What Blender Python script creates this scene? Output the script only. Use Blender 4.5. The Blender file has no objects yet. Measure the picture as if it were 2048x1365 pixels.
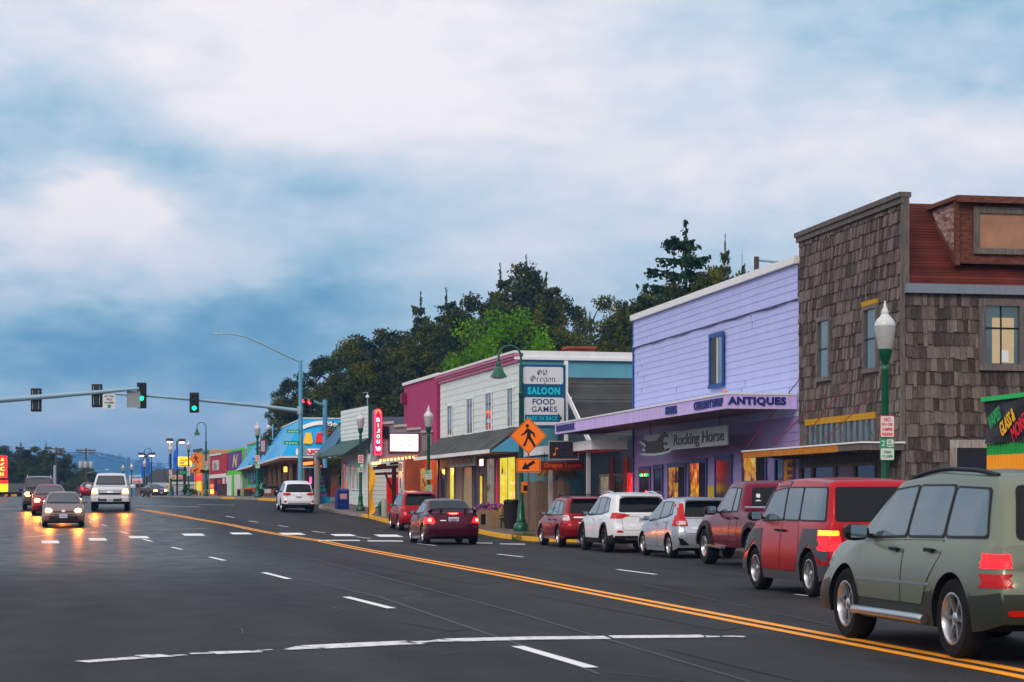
import bpy, bmesh, math, random
from mathutils import Vector, Matrix, noise
from mathutils.bvhtree import BVHTree

R = math.radians
rnd = random.Random(7)
scene = bpy.context.scene
col = scene.collection

# ---------------------------------------------------------------- camera
EYE = 1.45
FPX = 4000.0                      # focal length in photo pixels (about 70 mm)
HZ, CU = 1000.0, 1024.0           # horizon row and centre column of the photo
YAW = math.atan2(774.0, FPX)
CY, SY = math.cos(YAW), math.sin(YAW)
cam_d = bpy.data.cameras.new('camera')
cam = bpy.data.objects.new('camera', cam_d)
col.objects.link(cam)
cam.location = (0, 0, EYE)
cam.rotation_euler = (math.pi / 2, 0, -YAW)
cam_d.sensor_width = 36
cam_d.lens = FPX / 2048 * 36
cam_d.shift_y = (HZ - 682.5) / 2048
cam_d.dof.use_dof = True
cam_d.dof.focus_distance = 52
cam_d.dof.aperture_fstop = 5.6
cam_d.clip_start = 0.1
cam_d.clip_end = 20000
scene.camera = cam

# ---------------------------------------------------------------- colour, exposure
scene.view_settings.view_transform = 'Standard'
scene.view_settings.look = 'None'
scene.view_settings.gamma = 1
scene.view_settings.exposure = 0.2
scene.cycles.max_bounces = 6
scene.cycles.diffuse_bounces = 2
scene.cycles.glossy_bounces = 3
scene.cycles.transparent_max_bounces = 8
scene.cycles.volume_bounces = 0
scene.cycles.sample_clamp_indirect = 4

# ---------------------------------------------------------------- world: dusk sky under broken cloud
BEAM = 200
SUN_EL, SUN_AZ = R(14), R(215)    # low behind the camera to the left
world = bpy.data.worlds.new('World')
scene.world = world
world.use_nodes = True
wt = world.node_tree
wt.nodes.clear()

def wn(kind, **kw):
 n = wt.nodes.new(kind)
 for k, v in kw.items():
  setattr(n, k, v)
 return n

def wl(a, b):
 wt.links.new(a, b)

def wmath(op, a, b=None, c=None, clamp=False):
 n = wn('ShaderNodeMath', operation=op, use_clamp=clamp)
 for i, s in enumerate((a, b, c)):
  if s is None:
   continue
  if isinstance(s, (int, float)):
   n.inputs[i].default_value = s
  else:
   wl(s, n.inputs[i])
 return n.outputs[0]

def wvec(op, a, b=None):
 n = wn('ShaderNodeVectorMath', operation=op)
 for i, s in enumerate((a, b)):
  if s is None:
   continue
  if isinstance(s, (tuple, list, Vector)):
   n.inputs[i].default_value = s
  else:
   wl(s, n.inputs[i])
 return n.outputs[1] if op in ('DOT_PRODUCT', 'LENGTH') else n.outputs[0]

wout = wn('ShaderNodeOutputWorld')
wbg = wn('ShaderNodeBackground')
wbg.inputs[1].default_value = 0.1
sky = wn('ShaderNodeTexSky', sky_type='NISHITA')
sky.sun_disc = False
sky.sun_elevation = SUN_EL
sky.sun_rotation = SUN_AZ
sky.air_density = 1.2
sky.dust_density = 1.5
sky.ozone_density = 3.0
wtc = wn('ShaderNodeTexCoord')
wdir = wtc.outputs['Generated']
# cloud banks are laid out by compass direction: azimuth and height above the horizon
FWD = (math.sin(YAW), math.cos(YAW), 0)
RGT = (math.cos(YAW), -math.sin(YAW), 0)
fwd = wmath('MAXIMUM', wvec('DOT_PRODUCT', wdir, FWD), 0.05)
wx = wmath('DIVIDE', wvec('DOT_PRODUCT', wdir, RGT), fwd)
wsep = wn('ShaderNodeSeparateXYZ')
wl(wdir, wsep.inputs[0])
wz = wmath('DIVIDE', wsep.outputs[2], fwd)
wcomb = wn('ShaderNodeCombineXYZ')
wl(wx, wcomb.inputs[0])
wl(wz, wcomb.inputs[1])
wn1 = wn('ShaderNodeTexNoise', noise_dimensions='3D')
wn1.inputs['Scale'].default_value = 7.0
wn1.inputs['Detail'].default_value = 5.0
wn1.inputs['Roughness'].default_value = 0.55
wmap = wn('ShaderNodeMapping')
wmap.inputs['Scale'].default_value = (1.0, 1.0, 2.2)
wl(wdir, wmap.inputs[0])
wl(wmap.outputs[0], wn1.inputs['Vector'])
warp = wvec('MULTIPLY', wvec('SUBTRACT', wn1.outputs['Color'], (0.5, 0.5, 0.5)), (0.16, 0.09, 0))
wp = wvec('ADD', wcomb.outputs[0], warp)
# (photo column, row, half-width, half-height, weight): brighter or darker banks of cloud
BANKS = [
 (1000, 60, 420, 150, 0.46), (380, 60, 420, 120, 0.26), (1350, 330, 620, 110, 0.26), (205, 432, 75, 45, 0.75), (330, 560, 140, 55, 0.28),
 (1800, 480, 480, 160, 0.14), (1850, 230, 330, 60, 0.22), (60, 500, 110, 45, 0.22), (640, 180, 330, 70, 0.24), (900, 600, 420, 110, 0.06),
 (60, 240, 230, 70, -0.25), (560, 370, 330, 60, -0.14), (90, 690, 430, 55, -0.32), (560, 640, 220, 60, -0.16), (50, 860, 260, 40, 0.02),
 (-1100, 300, 700, 500, 0.45), (3300, 300, 700, 500, 0.35), (500, 860, 330, 60, 0.16), (1700, 60, 500, 60, -0.10), (1150, 520, 200, 60, 0.12), (1500, 160, 260, 40, -0.06),
]
acc = None
for (bu, bv, su, sv, wgt) in BANKS:
 d_ = wvec('SUBTRACT', wp, ((bu - CU) / FPX, (HZ - bv) / FPX, 0))
 d_ = wvec('MULTIPLY', d_, (FPX / su, FPX / sv, 0))
 g_ = wmath('MULTIPLY', wmath('EXPONENT', wmath('MULTIPLY', wvec('DOT_PRODUCT', d_, d_), -0.5)), wgt)
 acc = g_ if acc is None else wmath('ADD', acc, g_)
wn2 = wn('ShaderNodeTexNoise', noise_dimensions='3D')
wn2.inputs['Scale'].default_value = 16.0
wn2.inputs['Detail'].default_value = 7.0
wn2.inputs['Roughness'].default_value = 0.55
wmap2 = wn('ShaderNodeMapping')
wmap2.inputs['Scale'].default_value = (1.0, 1.0, 2.6)
wl(wdir, wmap2.inputs[0])
wl(wmap2.outputs[0], wn2.inputs['Vector'])
wn3 = wn('ShaderNodeTexNoise', noise_dimensions='3D')
wn3.inputs['Scale'].default_value = 42.0
wn3.inputs['Detail'].default_value = 6.0
wmap3 = wn('ShaderNodeMapping')
wmap3.inputs['Scale'].default_value = (1.0, 1.0, 2.0)
wmap3.inputs['Rotation'].default_value = (0, 0.35, 0)
wl(wdir, wmap3.inputs[0])
wl(wmap3.outputs[0], wn3.inputs['Vector'])
dens = wmath('ADD', acc, 0.40)
dens = wmath('ADD', dens, wmath('MULTIPLY', wmath('SUBTRACT', wn3.outputs['Fac'], 0.5), 0.32))
dens = wmath('ADD', dens, wmath('MULTIPLY', wmath('SUBTRACT', wn2.outputs['Fac'], 0.5), 0.60))
wramp = wn('ShaderNodeValToRGB')
wl(dens, wramp.inputs[0])
wramp.color_ramp.interpolation = 'B_SPLINE'
er = wramp.color_ramp.elements
er[0].position, er[0].color = 0.0, (0.075, 0.25, 0.44, 1)
er[1].position, er[1].color = 1.0, (0.98, 0.90, 0.90, 1)
for pos, c in ((0.18, (0.16, 0.36, 0.53)), (0.36, (0.33, 0.52, 0.66)), (0.54, (0.54, 0.65, 0.76)), (0.76, (0.73, 0.75, 0.82))):
 e = er.new(pos)
 e.color = (*c, 1)
# the sky out of the picture: even overcast, brighter towards the sunset behind the left shoulder
west = wmath('MULTIPLY_ADD', wvec('DOT_PRODUCT', wdir, (-0.75, -0.5, 0.43)), 0.5, 0.5, clamp=True)
wmixb = wn('ShaderNodeMix', data_type='RGBA')
wmixb.inputs['A'].default_value = (0.52, 0.60, 0.74, 1)
wmixb.inputs['B'].default_value = (1.30, 1.20, 1.16, 1)
wl(west, wmixb.inputs['Factor'])
low = wn('ShaderNodeMapRange')
low.interpolation_type = 'SMOOTHSTEP'
low.inputs['From Min'].default_value = 0.02
low.inputs['From Max'].default_value = 0.30
low.inputs['To Min'].default_value = 0.42
wl(wsep.outputs[2], low.inputs['Value'])
wlow = wvec('SCALE', wmixb.outputs['Result'])
wl(low.outputs[0], wlow.node.inputs['Scale'])
front = wn('ShaderNodeMapRange')
front.interpolation_type = 'SMOOTHSTEP'
front.inputs['From Min'].default_value = 0.55
front.inputs['From Max'].default_value = 0.85
wl(wvec('DOT_PRODUCT', wdir, FWD), front.inputs['Value'])
wmixc = wn('ShaderNodeMix', data_type='RGBA')
wl(front.outputs[0], wmixc.inputs['Factor'])
wl(wlow, wmixc.inputs['A'])
wl(wramp.outputs[0], wmixc.inputs['B'])
wsc = wvec('MULTIPLY', wmixc.outputs['Result'], (10, 10, 10))
wmixs = wn('ShaderNodeMix', data_type='RGBA')
wmixs.inputs['Factor'].default_value = 0.93
wl(sky.outputs[0], wmixs.inputs['A'])
wl(wsc, wmixs.inputs['B'])
wl(wmixs.outputs['Result'], wbg.inputs[0])
wl(wbg.outputs[0], wout.inputs[0])

sun_d = bpy.data.lights.new('sun', 'SUN')
sun_d.energy = 0.9
sun_d.angle = R(14)
sun_d.color = (1.0, 0.86, 0.74)
sun = bpy.data.objects.new('sun', sun_d)
col.objects.link(sun)
sdir = Vector((math.sin(SUN_AZ) * math.cos(R(28)), math.cos(SUN_AZ) * math.cos(R(28)), math.sin(R(28))))
sun.rotation_euler = sdir.to_track_quat('Z', 'Y').to_euler()

# ---------------------------------------------------------------- photo geometry
def xr(u):
 return (u - CU) / FPX

def depth_on_x(u, X):
 return X / (xr(u) * CY + SY)

def Pd(u, v, d):
 x = xr(u)
 return Vector((d * (x * CY + SY), d * (CY - x * SY), EYE - d * (v - HZ) / FPX))

def sstep(a, b, t):
 t = max(0.0, min(1.0, (t - a) / (b - a)))
 return t * t * (3 - 2 * t)

def _prof(Y, y0, a, y1):
 if Y <= y0:
  return 0.0
 if Y <= y1:
  return a * (Y - y0) ** 2
 z1, s1 = a * (y1 - y0) ** 2, 2 * a * (y1 - y0)
 amp = 1.45 - z1
 return z1 + amp * (1 - math.exp(-(Y - y1) * s1 / amp))

def zg(X, Y):
 t = sstep(3, 13, X)
 z = _prof(Y, 57, 0.00036, 110) * (1 - t) + _prof(Y, 70, 0.00047, 118) * t
 z += 0.0035 * max(0, min(Y, 235) - 135)
 if Y > 235:
  z -= 0.02 * (min(Y, 330) - 235)
 return z

def PG(u, v, lift=0.0):
 d = FPX * EYE / max(v - HZ, 0.5)
 lo, hi = 2.0, 400.0
 # first crossing of the ground along the ray
 prev = lo
 dd = lo
 while dd < hi:
  p = Pd(u, v, dd)
  if p.z <= zg(p.x, p.y) + lift:
   break
  prev = dd
  dd *= 1.02
 a, b = prev, dd
 for _ in range(30):
  m = (a + b) / 2
  p = Pd(u, v, m)
  if p.z <= zg(p.x, p.y) + lift:
   b = m
  else:
   a = m
 return Pd(u, v, b)

# ---------------------------------------------------------------- mesh helpers
class MB:
 def __init__(s):
  s.v, s.f, s.m = [], [], []
  s.cur = 0

 def mat(s, i):
  s.cur = i
  return s

 def add(s, vs, fs):
  o = len(s.v)
  s.v += [tuple(p) for p in vs]
  for f in fs:
   s.f.append([i + o for i in f])
   s.m.append(s.cur)

 def box(s, x0, x1, y0, y1, z0, z1):
  vs = [(x, y, z) for z in (z0, z1) for y in (y0, y1) for x in (x0, x1)]
  s.add(vs, [(0, 2, 3, 1), (4, 5, 7, 6), (0, 1, 5, 4), (2, 6, 7, 3), (0, 4, 6, 2), (1, 3, 7, 5)])
  return s

 def hexa(s, p):
  s.add(p, [(0, 3, 2, 1), (4, 5, 6, 7), (0, 1, 5, 4), (1, 2, 6, 5), (2, 3, 7, 6), (3, 0, 4, 7)])
  return s

 def beam(s, a, b, w, h=None, up=(0, 0, 1)):
  a, b = Vector(a), Vector(b)
  h = w if h is None else h
  t = (b - a).normalized()
  u_ = Vector(up)
  if abs(t.dot(u_)) > 0.98:
   u_ = Vector((1, 0, 0))
  n = t.cross(u_).normalized() * w / 2
  u2 = n.cross(t).normalized() * h / 2
  s.hexa([a - n - u2, a + n - u2, a + n + u2, a - n + u2, b - n - u2, b + n - u2, b + n + u2, b - n + u2])
  return s

 def prism(s, poly, d0, d1, axis='y'):
  """extrude a 2-D polygon (first, second) between d0 and d1 along axis"""
  n = len(poly)
  def mk(p, d):
   if axis == 'y':
    return (p[0], d, p[1])
   if axis == 'x':
    return (d, p[0], p[1])
   return (p[0], p[1], d)
  vs = [mk(p, d0) for p in poly] + [mk(p, d1) for p in poly]
  fs = [tuple(range(n)), tuple(range(2 * n - 1, n - 1, -1))]
  for i in range(n):
   j = (i + 1) % n
   fs.append((i, i + n, j + n, j))
  s.add(vs, fs)
  return s

 def tube(s, path, r, n=10, cap=True):
  path = [Vector(p) for p in path]
  rs = r if isinstance(r, (list, tuple)) else [r] * len(path)
  t0 = (path[1] - path[0]).normalized()
  ref = Vector((0, 0, 1)) if abs(t0.z) < 0.9 else Vector((1, 0, 0))
  nrm = t0.cross(ref).normalized()
  vs, fs = [], []
  for i, p in enumerate(path):
   if i == 0:
    t = t0
   elif i == len(path) - 1:
    t = (path[i] - path[i - 1]).normalized()
   else:
    t = ((path[i + 1] - path[i]).normalized() + (path[i] - path[i - 1]).normalized()).normalized()
   nrm = (nrm - t * nrm.dot(t)).normalized()
   bi = t.cross(nrm)
   for k in range(n):
    a = 2 * math.pi * k / n
    vs.append(p + (nrm * math.cos(a) + bi * math.sin(a)) * rs[i])
  for i in range(len(path) - 1):
   for k in range(n):
    k2 = (k + 1) % n
    fs.append((i * n + k, i * n + k2, (i + 1) * n + k2, (i + 1) * n + k))
  if cap:
   fs.append(tuple(range(n - 1, -1, -1)))
   o = (len(path) - 1) * n
   fs.append(tuple(range(o, o + n)))
  s.add(vs, fs)
  return s

 def lathe(s, prof, n=20, c=(0, 0, 0), axis='z'):
  vs, fs = [], []
  for (r, z) in prof:
   for k in range(n):
    a = 2 * math.pi * k / n
    if axis == 'z':
     vs.append((c[0] + r * math.cos(a), c[1] + r * math.sin(a), c[2] + z))
    elif axis == 'x':
     vs.append((c[0] + z, c[1] + r * math.cos(a), c[2] + r * math.sin(a)))
    else:
     vs.append((c[0] + r * math.sin(a), c[1] + z, c[2] + r * math.cos(a)))
  for i in range(len(prof) - 1):
   for k in range(n):
    k2 = (k + 1) % n
    fs.append((i * n + k, i * n + k2, (i + 1) * n + k2, (i + 1) * n + k))
  fs.append(tuple(range(n - 1, -1, -1)))
  o = (len(prof) - 1) * n
  fs.append(tuple(range(o, o + n)))
  s.add(vs, fs)
  return s

 def quad(s, *p):
  s.add(p, [tuple(range(len(p)))])
  return s

 def build(s, name, mats, parent=None, smooth=None):
  me = bpy.data.meshes.new(name)
  me.from_pydata(s.v, [], s.f)
  mats = mats if isinstance(mats, (list, tuple)) else [mats]
  for m in mats:
   me.materials.append(m)
  me.polygons.foreach_set('material_index', s.m)
  me.update()
  finish(me, smooth)
  o = bpy.data.objects.new(name, me)
  col.objects.link(o)
  if parent is not None:
   o.parent = parent
  return o

def finish(me, smooth):
 if smooth is None:
  return
 me.polygons.foreach_set('use_smooth', [True] * len(me.polygons))
 bm = bmesh.new()
 bm.from_mesh(me)
 th = R(smooth)
 for e in bm.edges:
  if len(e.link_faces) != 2 or e.calc_face_angle(0) > th:
   e.smooth = False
 bm.to_mesh(me)
 bm.free()

def tag(o, label=None, cat=None, group=None, kind=None):
 if label:
  o['label'] = label
 if cat:
  o['category'] = cat
 if group:
  o['group'] = group
 if kind:
  o['kind'] = kind
 return o

def empty(name, loc=(0, 0, 0), rz=0.0, label=None, cat=None, group=None):
 o = bpy.data.objects.new(name, None)
 o.empty_display_size = 0.3
 col.objects.link(o)
 o.location = loc
 o.rotation_euler = (0, 0, rz)
 return tag(o, label, cat, group)

def copy_tree(o, parent=None):
 c = o.copy()
 col.objects.link(c)
 c.parent = parent
 for ch in list(o.children):
  copy_tree(ch, c)
 return c

def dup(root, loc, rz=0.0, label=None, group=None, scale=None):
 c = copy_tree(root)
 c.location = loc
 c.rotation_euler = (0, 0, rz)
 if scale:
  c.scale = scale
 if label:
  c['label'] = label
 if group:
  c['group'] = group
 return c

def text_mb(body, w, h, depth=0.01, bold=0.0, shear=0.0, spacing=1.0, nsc=None):
 """lettering as raw data: fits the box w x h, centred, in the x-z plane facing -y"""
 cu = bpy.data.curves.new('lettering', 'FONT')
 cu.body = body
 cu.size = 1.0
 cu.offset = bold
 cu.shear = shear
 cu.extrude = 0.5
 cu.space_character = spacing
 cu.resolution_u = 3
 cu.fill_mode = 'BOTH'
 cu.align_x = 'CENTER'
 o = bpy.data.objects.new('lettering', cu)
 col.objects.link(o)
 bpy.context.view_layer.update()
 me = bpy.data.meshes.new_from_object(o.evaluated_get(bpy.context.evaluated_depsgraph_get()))
 vs = [v.co.copy() for v in me.vertices]
 fs = [tuple(p.vertices) for p in me.polygons]
 bpy.data.objects.remove(o)
 bpy.data.curves.remove(cu)
 bpy.data.meshes.remove(me)
 x0, x1 = min(v.x for v in vs), max(v.x for v in vs)
 y0, y1 = min(v.y for v in vs), max(v.y for v in vs)
 sx = w / (x1 - x0)
 sy = h / (y1 - y0)
 mb = MB()
 mb.add([((v.x - (x0 + x1) / 2) * sx, -v.z * depth, (v.y - (y0 + y1) / 2) * sy) for v in vs], fs)
 return mb

def lettering(body, w, h, mat, parent, M, depth=0.012, name='lettering', **kw):
 """M places the lettering: local x right, y away from the reader, z up"""
 mb = text_mb(body, w, h, depth, **kw)
 mb.v = [tuple(M @ Vector(p)) for p in mb.v]
 return mb.build(name, mat, parent)

def face_m(o, xdir, zdir=(0, 0, 1)):
 """matrix with its x axis along xdir (reading direction), z up, origin o"""
 x = Vector(xdir).normalized()
 z = Vector(zdir).normalized()
 y = z.cross(x)
 m = Matrix((x, y, z)).transposed().to_4x4()
 m.translation = Vector(o)
 return m

# ---------------------------------------------------------------- materials
MATS = {}

def mat_base(name):
 m = bpy.data.materials.new(name)
 m.use_nodes = True
 nt = m.node_tree
 b = nt.nodes['Principled BSDF']
 return m, nt, b

def setv(b, **kw):
 names = dict(rough='Roughness', metal='Metallic', spec='Specular IOR Level', coat='Coat Weight', coatr='Coat Roughness',
    trans='Transmission Weight', alpha='Alpha', ior='IOR')
 for k, v in kw.items():
  b.inputs[names[k]].default_value = v

SATUR = 1.28
def c4(c):
 """the town is painted in strong colours: every pigment is taken a little richer than its listed value"""
 l_ = .25 * c[0] + .6 * c[1] + .15 * c[2]
 return tuple(max(.0015, min(1, l_ + (x - l_) * SATUR)) for x in c) + (1,)

def paint(name, c, rough=0.5, metal=0.0, var=0.12, scale=3.0, bump=0.0, coat=0.0, streak=0.0, spec=0.35, island=0.0, bscale=40.0):
 """plain surface with cloudy variation, optional vertical weather streaks and a fine bump"""
 if name in MATS:
  return MATS[name]
 m, nt, b = mat_base(name)
 setv(b, rough=rough, metal=metal, coat=coat, coatr=0.04, spec=spec)
 N, L = nt.nodes, nt.links
 tc = N.new('ShaderNodeTexCoord')
 no = N.new('ShaderNodeTexNoise')
 no.inputs['Scale'].default_value = scale
 no.inputs['Detail'].default_value = 4
 L.new(tc.outputs['Object'], no.inputs['Vector'])
 ramp = N.new('ShaderNodeMix')
 ramp.data_type = 'RGBA'
 ramp.inputs['A'].default_value = c4([x * (1 - var) for x in c])
 ramp.inputs['B'].default_value = c4([min(1, x * (1 + var)) for x in c])
 L.new(no.outputs['Fac'], ramp.inputs['Factor'])
 out = ramp.outputs['Result']
 if streak > 0:
  mp = N.new('ShaderNodeMapping')
  mp.inputs['Scale'].default_value = (5, 5, 0.35)
  L.new(tc.outputs['Object'], mp.inputs[0])
  n2 = N.new('ShaderNodeTexNoise')
  n2.inputs['Scale'].default_value = 2.0
  n2.inputs['Detail'].default_value = 5
  L.new(mp.outputs[0], n2.inputs['Vector'])
  mr = N.new('ShaderNodeMapRange')
  mr.inputs['From Min'].default_value = 0.48
  mr.inputs['From Max'].default_value = 0.75
  mr.inputs['To Max'].default_value = streak
  L.new(n2.outputs['Fac'], mr.inputs[0])
  mx = N.new('ShaderNodeMix')
  mx.data_type = 'RGBA'
  mx.inputs['B'].default_value = c4([x * 0.35 + 0.02 for x in c])
  L.new(mr.outputs[0], mx.inputs['Factor'])
  L.new(out, mx.inputs['A'])
  out = mx.outputs['Result']
 if island > 0:
  g = N.new('ShaderNodeNewGeometry')
  mr = N.new('ShaderNodeMapRange')
  mr.inputs['To Min'].default_value = 1 - island
  mr.inputs['To Max'].default_value = 1 + island
  L.new(g.outputs['Random Per Island'], mr.inputs[0])
  mx = N.new('ShaderNodeMix')
  mx.data_type = 'RGBA'
  mx.blend_type = 'MULTIPLY'
  mx.inputs['Factor'].default_value = 1
  L.new(out, mx.inputs['A'])
  L.new(mr.outputs[0], mx.inputs['B'])
  out = mx.outputs['Result']
 L.new(out, b.inputs['Base Color'])
 if bump > 0:
  n3 = N.new('ShaderNodeTexNoise')
  n3.inputs['Scale'].default_value = bscale
  n3.inputs['Detail'].default_value = 4
  L.new(tc.outputs['Object'], n3.inputs['Vector'])
  bp = N.new('ShaderNodeBump')
  bp.inputs['Strength'].default_value = bump
  bp.inputs['Distance'].default_value = 0.02
  L.new(n3.outputs['Fac'], bp.inputs['Height'])
  L.new(bp.outputs[0], b.inputs['Normal'])
 MATS[name] = m
 return m

def emit(name, c, strength, base=None, rough=0.3):
 if name in MATS:
  return MATS[name]
 m, nt, b = mat_base(name)
 b.inputs['Base Color'].default_value = (*(base or c), 1)
 b.inputs['Emission Color'].default_value = (*c, 1)
 b.inputs['Emission Strength'].default_value = strength
 setv(b, rough=rough)
 MATS[name] = m
 return m

def lit_interior(name, cols, strength, scale=2.0, dark=0.4):
 """a lit shop interior seen through glass: blocks of goods and warm light"""
 if name in MATS:
  return MATS[name]
 m, nt, b = mat_base(name)
 N, L = nt.nodes, nt.links
 tc = N.new('ShaderNodeTexCoord')
 mp = N.new('ShaderNodeMapping')
 mp.inputs['Scale'].default_value = (scale, scale, scale * 0.8)
 L.new(tc.outputs['Object'], mp.inputs[0])
 vo = N.new('ShaderNodeTexVoronoi')
 vo.distance = 'CHEBYCHEV'
 vo.inputs['Scale'].default_value = 1.6
 L.new(mp.outputs[0], vo.inputs['Vector'])
 no = N.new('ShaderNodeTexNoise')
 no.inputs['Scale'].default_value = 1.1
 no.inputs['Detail'].default_value = 3
 L.new(mp.outputs[0], no.inputs['Vector'])
 add = N.new('ShaderNodeMath')
 add.operation = 'MULTIPLY_ADD'
 add.inputs[1].default_value = 0.45
 sp = N.new('ShaderNodeSeparateColor')
 L.new(vo.outputs['Color'], sp.inputs[0])
 L.new(sp.outputs[0], add.inputs[0])
 L.new(no.outputs['Fac'], add.inputs[2])
 cr = N.new('ShaderNodeValToRGB')
 cr.color_ramp.interpolation = 'LINEAR'
 e = cr.color_ramp.elements
 e[0].position, e[0].color = dark, c4([x * 0.04 for x in cols[0]])
 e[1].position, e[1].color = 0.98, c4(cols[-1])
 for i, cc in enumerate(cols[:-1]):
  q = e.new(dark + 0.1 + i * (0.85 - dark) / len(cols))
  q.color = c4(cc)
 L.new(add.outputs[0], cr.inputs[0])
 L.new(cr.outputs[0], b.inputs['Emission Color'])
 b.inputs['Emission Strength'].default_value = strength
 b.inputs['Base Color'].default_value = (0.02, 0.02, 0.02, 1)
 setv(b, rough=0.06)
 MATS[name] = m
 return m

def foliage(name, c1, c2, c3):
 if name in MATS:
  return MATS[name]
 m, nt, b = mat_base(name)
 N, L = nt.nodes, nt.links
 g = N.new('ShaderNodeNewGeometry')
 tc = N.new('ShaderNodeTexCoord')
 no = N.new('ShaderNodeTexNoise')
 no.inputs['Scale'].default_value = 0.9
 no.inputs['Detail'].default_value = 3
 L.new(tc.outputs['Object'], no.inputs['Vector'])
 ad = N.new('ShaderNodeMath')
 ad.operation = 'MULTIPLY_ADD'
 ad.inputs[1].default_value = 0.35
 L.new(g.outputs['Random Per Island'], ad.inputs[0])
 mr = N.new('ShaderNodeMapRange')
 mr.inputs['From Min'].default_value = 0.3
 mr.inputs['From Max'].default_value = 0.7
 mr.inputs['To Max'].default_value = 0.65
 L.new(no.outputs['Fac'], mr.inputs[0])
 L.new(mr.outputs[0], ad.inputs[2])
 cr = N.new('ShaderNodeValToRGB')
 e = cr.color_ramp.elements
 e[0].position, e[0].color = 0.1, c4(c1)
 e[1].position, e[1].color = 0.95, c4(c3)
 q = e.new(0.5)
 q.color = c4(c2)
 L.new(ad.outputs[0], cr.inputs[0])
 L.new(cr.outputs[0], b.inputs['Base Color'])
 setv(b, rough=0.7, spec=0.15)
 MATS[name] = m
 return m

def wood(name, c1, c2, grain=(14, 14, 0.8), rough=0.85, island=0.5):
 if name in MATS:
  return MATS[name]
 m, nt, b = mat_base(name)
 N, L = nt.nodes, nt.links
 tc = N.new('ShaderNodeTexCoord')
 mp = N.new('ShaderNodeMapping')
 mp.inputs['Scale'].default_value = grain
 L.new(tc.outputs['Object'], mp.inputs[0])
 no = N.new('ShaderNodeTexNoise')
 no.inputs['Scale'].default_value = 2.5
 no.inputs['Detail'].default_value = 6
 no.inputs['Roughness'].default_value = 0.65
 L.new(mp.outputs[0], no.inputs['Vector'])
 g = N.new('ShaderNodeNewGeometry')
 ad = N.new('ShaderNodeMath')
 ad.operation = 'MULTIPLY_ADD'
 ad.inputs[1].default_value = island
 L.new(g.outputs['Random Per Island'], ad.inputs[0])
 mr = N.new('ShaderNodeMapRange')
 mr.inputs['From Min'].default_value = 0.3
 mr.inputs['From Max'].default_value = 0.72
 mr.inputs['To Max'].default_value = 1 - island
 L.new(no.outputs['Fac'], mr.inputs[0])
 L.new(mr.outputs[0], ad.inputs[2])
 pw = N.new('ShaderNodeMath')
 pw.operation = 'POWER'
 pw.inputs[1].default_value = 1.6
 L.new(ad.outputs[0], pw.inputs[0])
 mx = N.new('ShaderNodeMix')
 mx.data_type = 'RGBA'
 mx.inputs['A'].default_value = c4(c1)
 mx.inputs['B'].default_value = c4(c2)
 L.new(pw.outputs[0], mx.inputs['Factor'])
 L.new(mx.outputs['Result'], b.inputs['Base Color'])
 bp = N.new('ShaderNodeBump')
 bp.inputs['Strength'].default_value = 0.4
 bp.inputs['Distance'].default_value = 0.01
 L.new(no.outputs['Fac'], bp.inputs['Height'])
 L.new(bp.outputs[0], b.inputs['Normal'])
 setv(b, rough=rough, spec=0.2)
 MATS[name] = m
 return m

def bricks(name, c1, c2, mortar, scale=4.0, vertical_axis=True, bw=0.5, bh=0.25, rough=0.85, msize=0.02, rot=(R(90), 0, 0)):
 if name in MATS:
  return MATS[name]
 m, nt, b = mat_base(name)
 N, L = nt.nodes, nt.links
 tc = N.new('ShaderNodeTexCoord')
 mp = N.new('ShaderNodeMapping')
 mp.inputs['Rotation'].default_value = rot
 L.new(tc.outputs['Object'], mp.inputs[0])
 br = N.new('ShaderNodeTexBrick')
 br.inputs['Scale'].default_value = scale
 br.inputs['Brick Width'].default_value = bw
 br.inputs['Row Height'].default_value = bh
 br.inputs['Mortar Size'].default_value = msize
 br.inputs['Color1'].default_value = c4(c1)
 br.inputs['Color2'].default_value = c4(c2)
 br.inputs['Mortar'].default_value = c4(mortar)
 L.new(mp.outputs[0], br.inputs['Vector'])
 no = N.new('ShaderNodeTexNoise')
 no.inputs['Scale'].default_value = 1.3
 no.inputs['Detail'].default_value = 5
 L.new(tc.outputs['Object'], no.inputs['Vector'])
 mx = N.new('ShaderNodeMix')
 mx.data_type = 'RGBA'
 mx.blend_type = 'MULTIPLY'
 mx.inputs['Factor'].default_value = 0.6
 L.new(br.outputs[0], mx.inputs['A'])
 cr = N.new('ShaderNodeMapRange')
 cr.inputs['From Min'].default_value = 0.3
 cr.inputs['From Max'].default_value = 0.7
 cr.inputs['To Min'].default_value = 0.5
 cr.inputs['To Max'].default_value = 1.4
 L.new(no.outputs['Fac'], cr.inputs[0])
 L.new(cr.outputs[0], mx.inputs['B'])
 L.new(mx.outputs['Result'], b.inputs['Base Color'])
 bp = N.new('ShaderNodeBump')
 bp.inputs['Strength'].default_value = 0.5
 bp.inputs['Distance'].default_value = 0.02
 bp.invert = True
 L.new(br.outputs['Fac'], bp.inputs['Height'])
 L.new(bp.outputs[0], b.inputs['Normal'])
 setv(b, rough=rough, spec=0.2)
 MATS[name] = m
 return m

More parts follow.
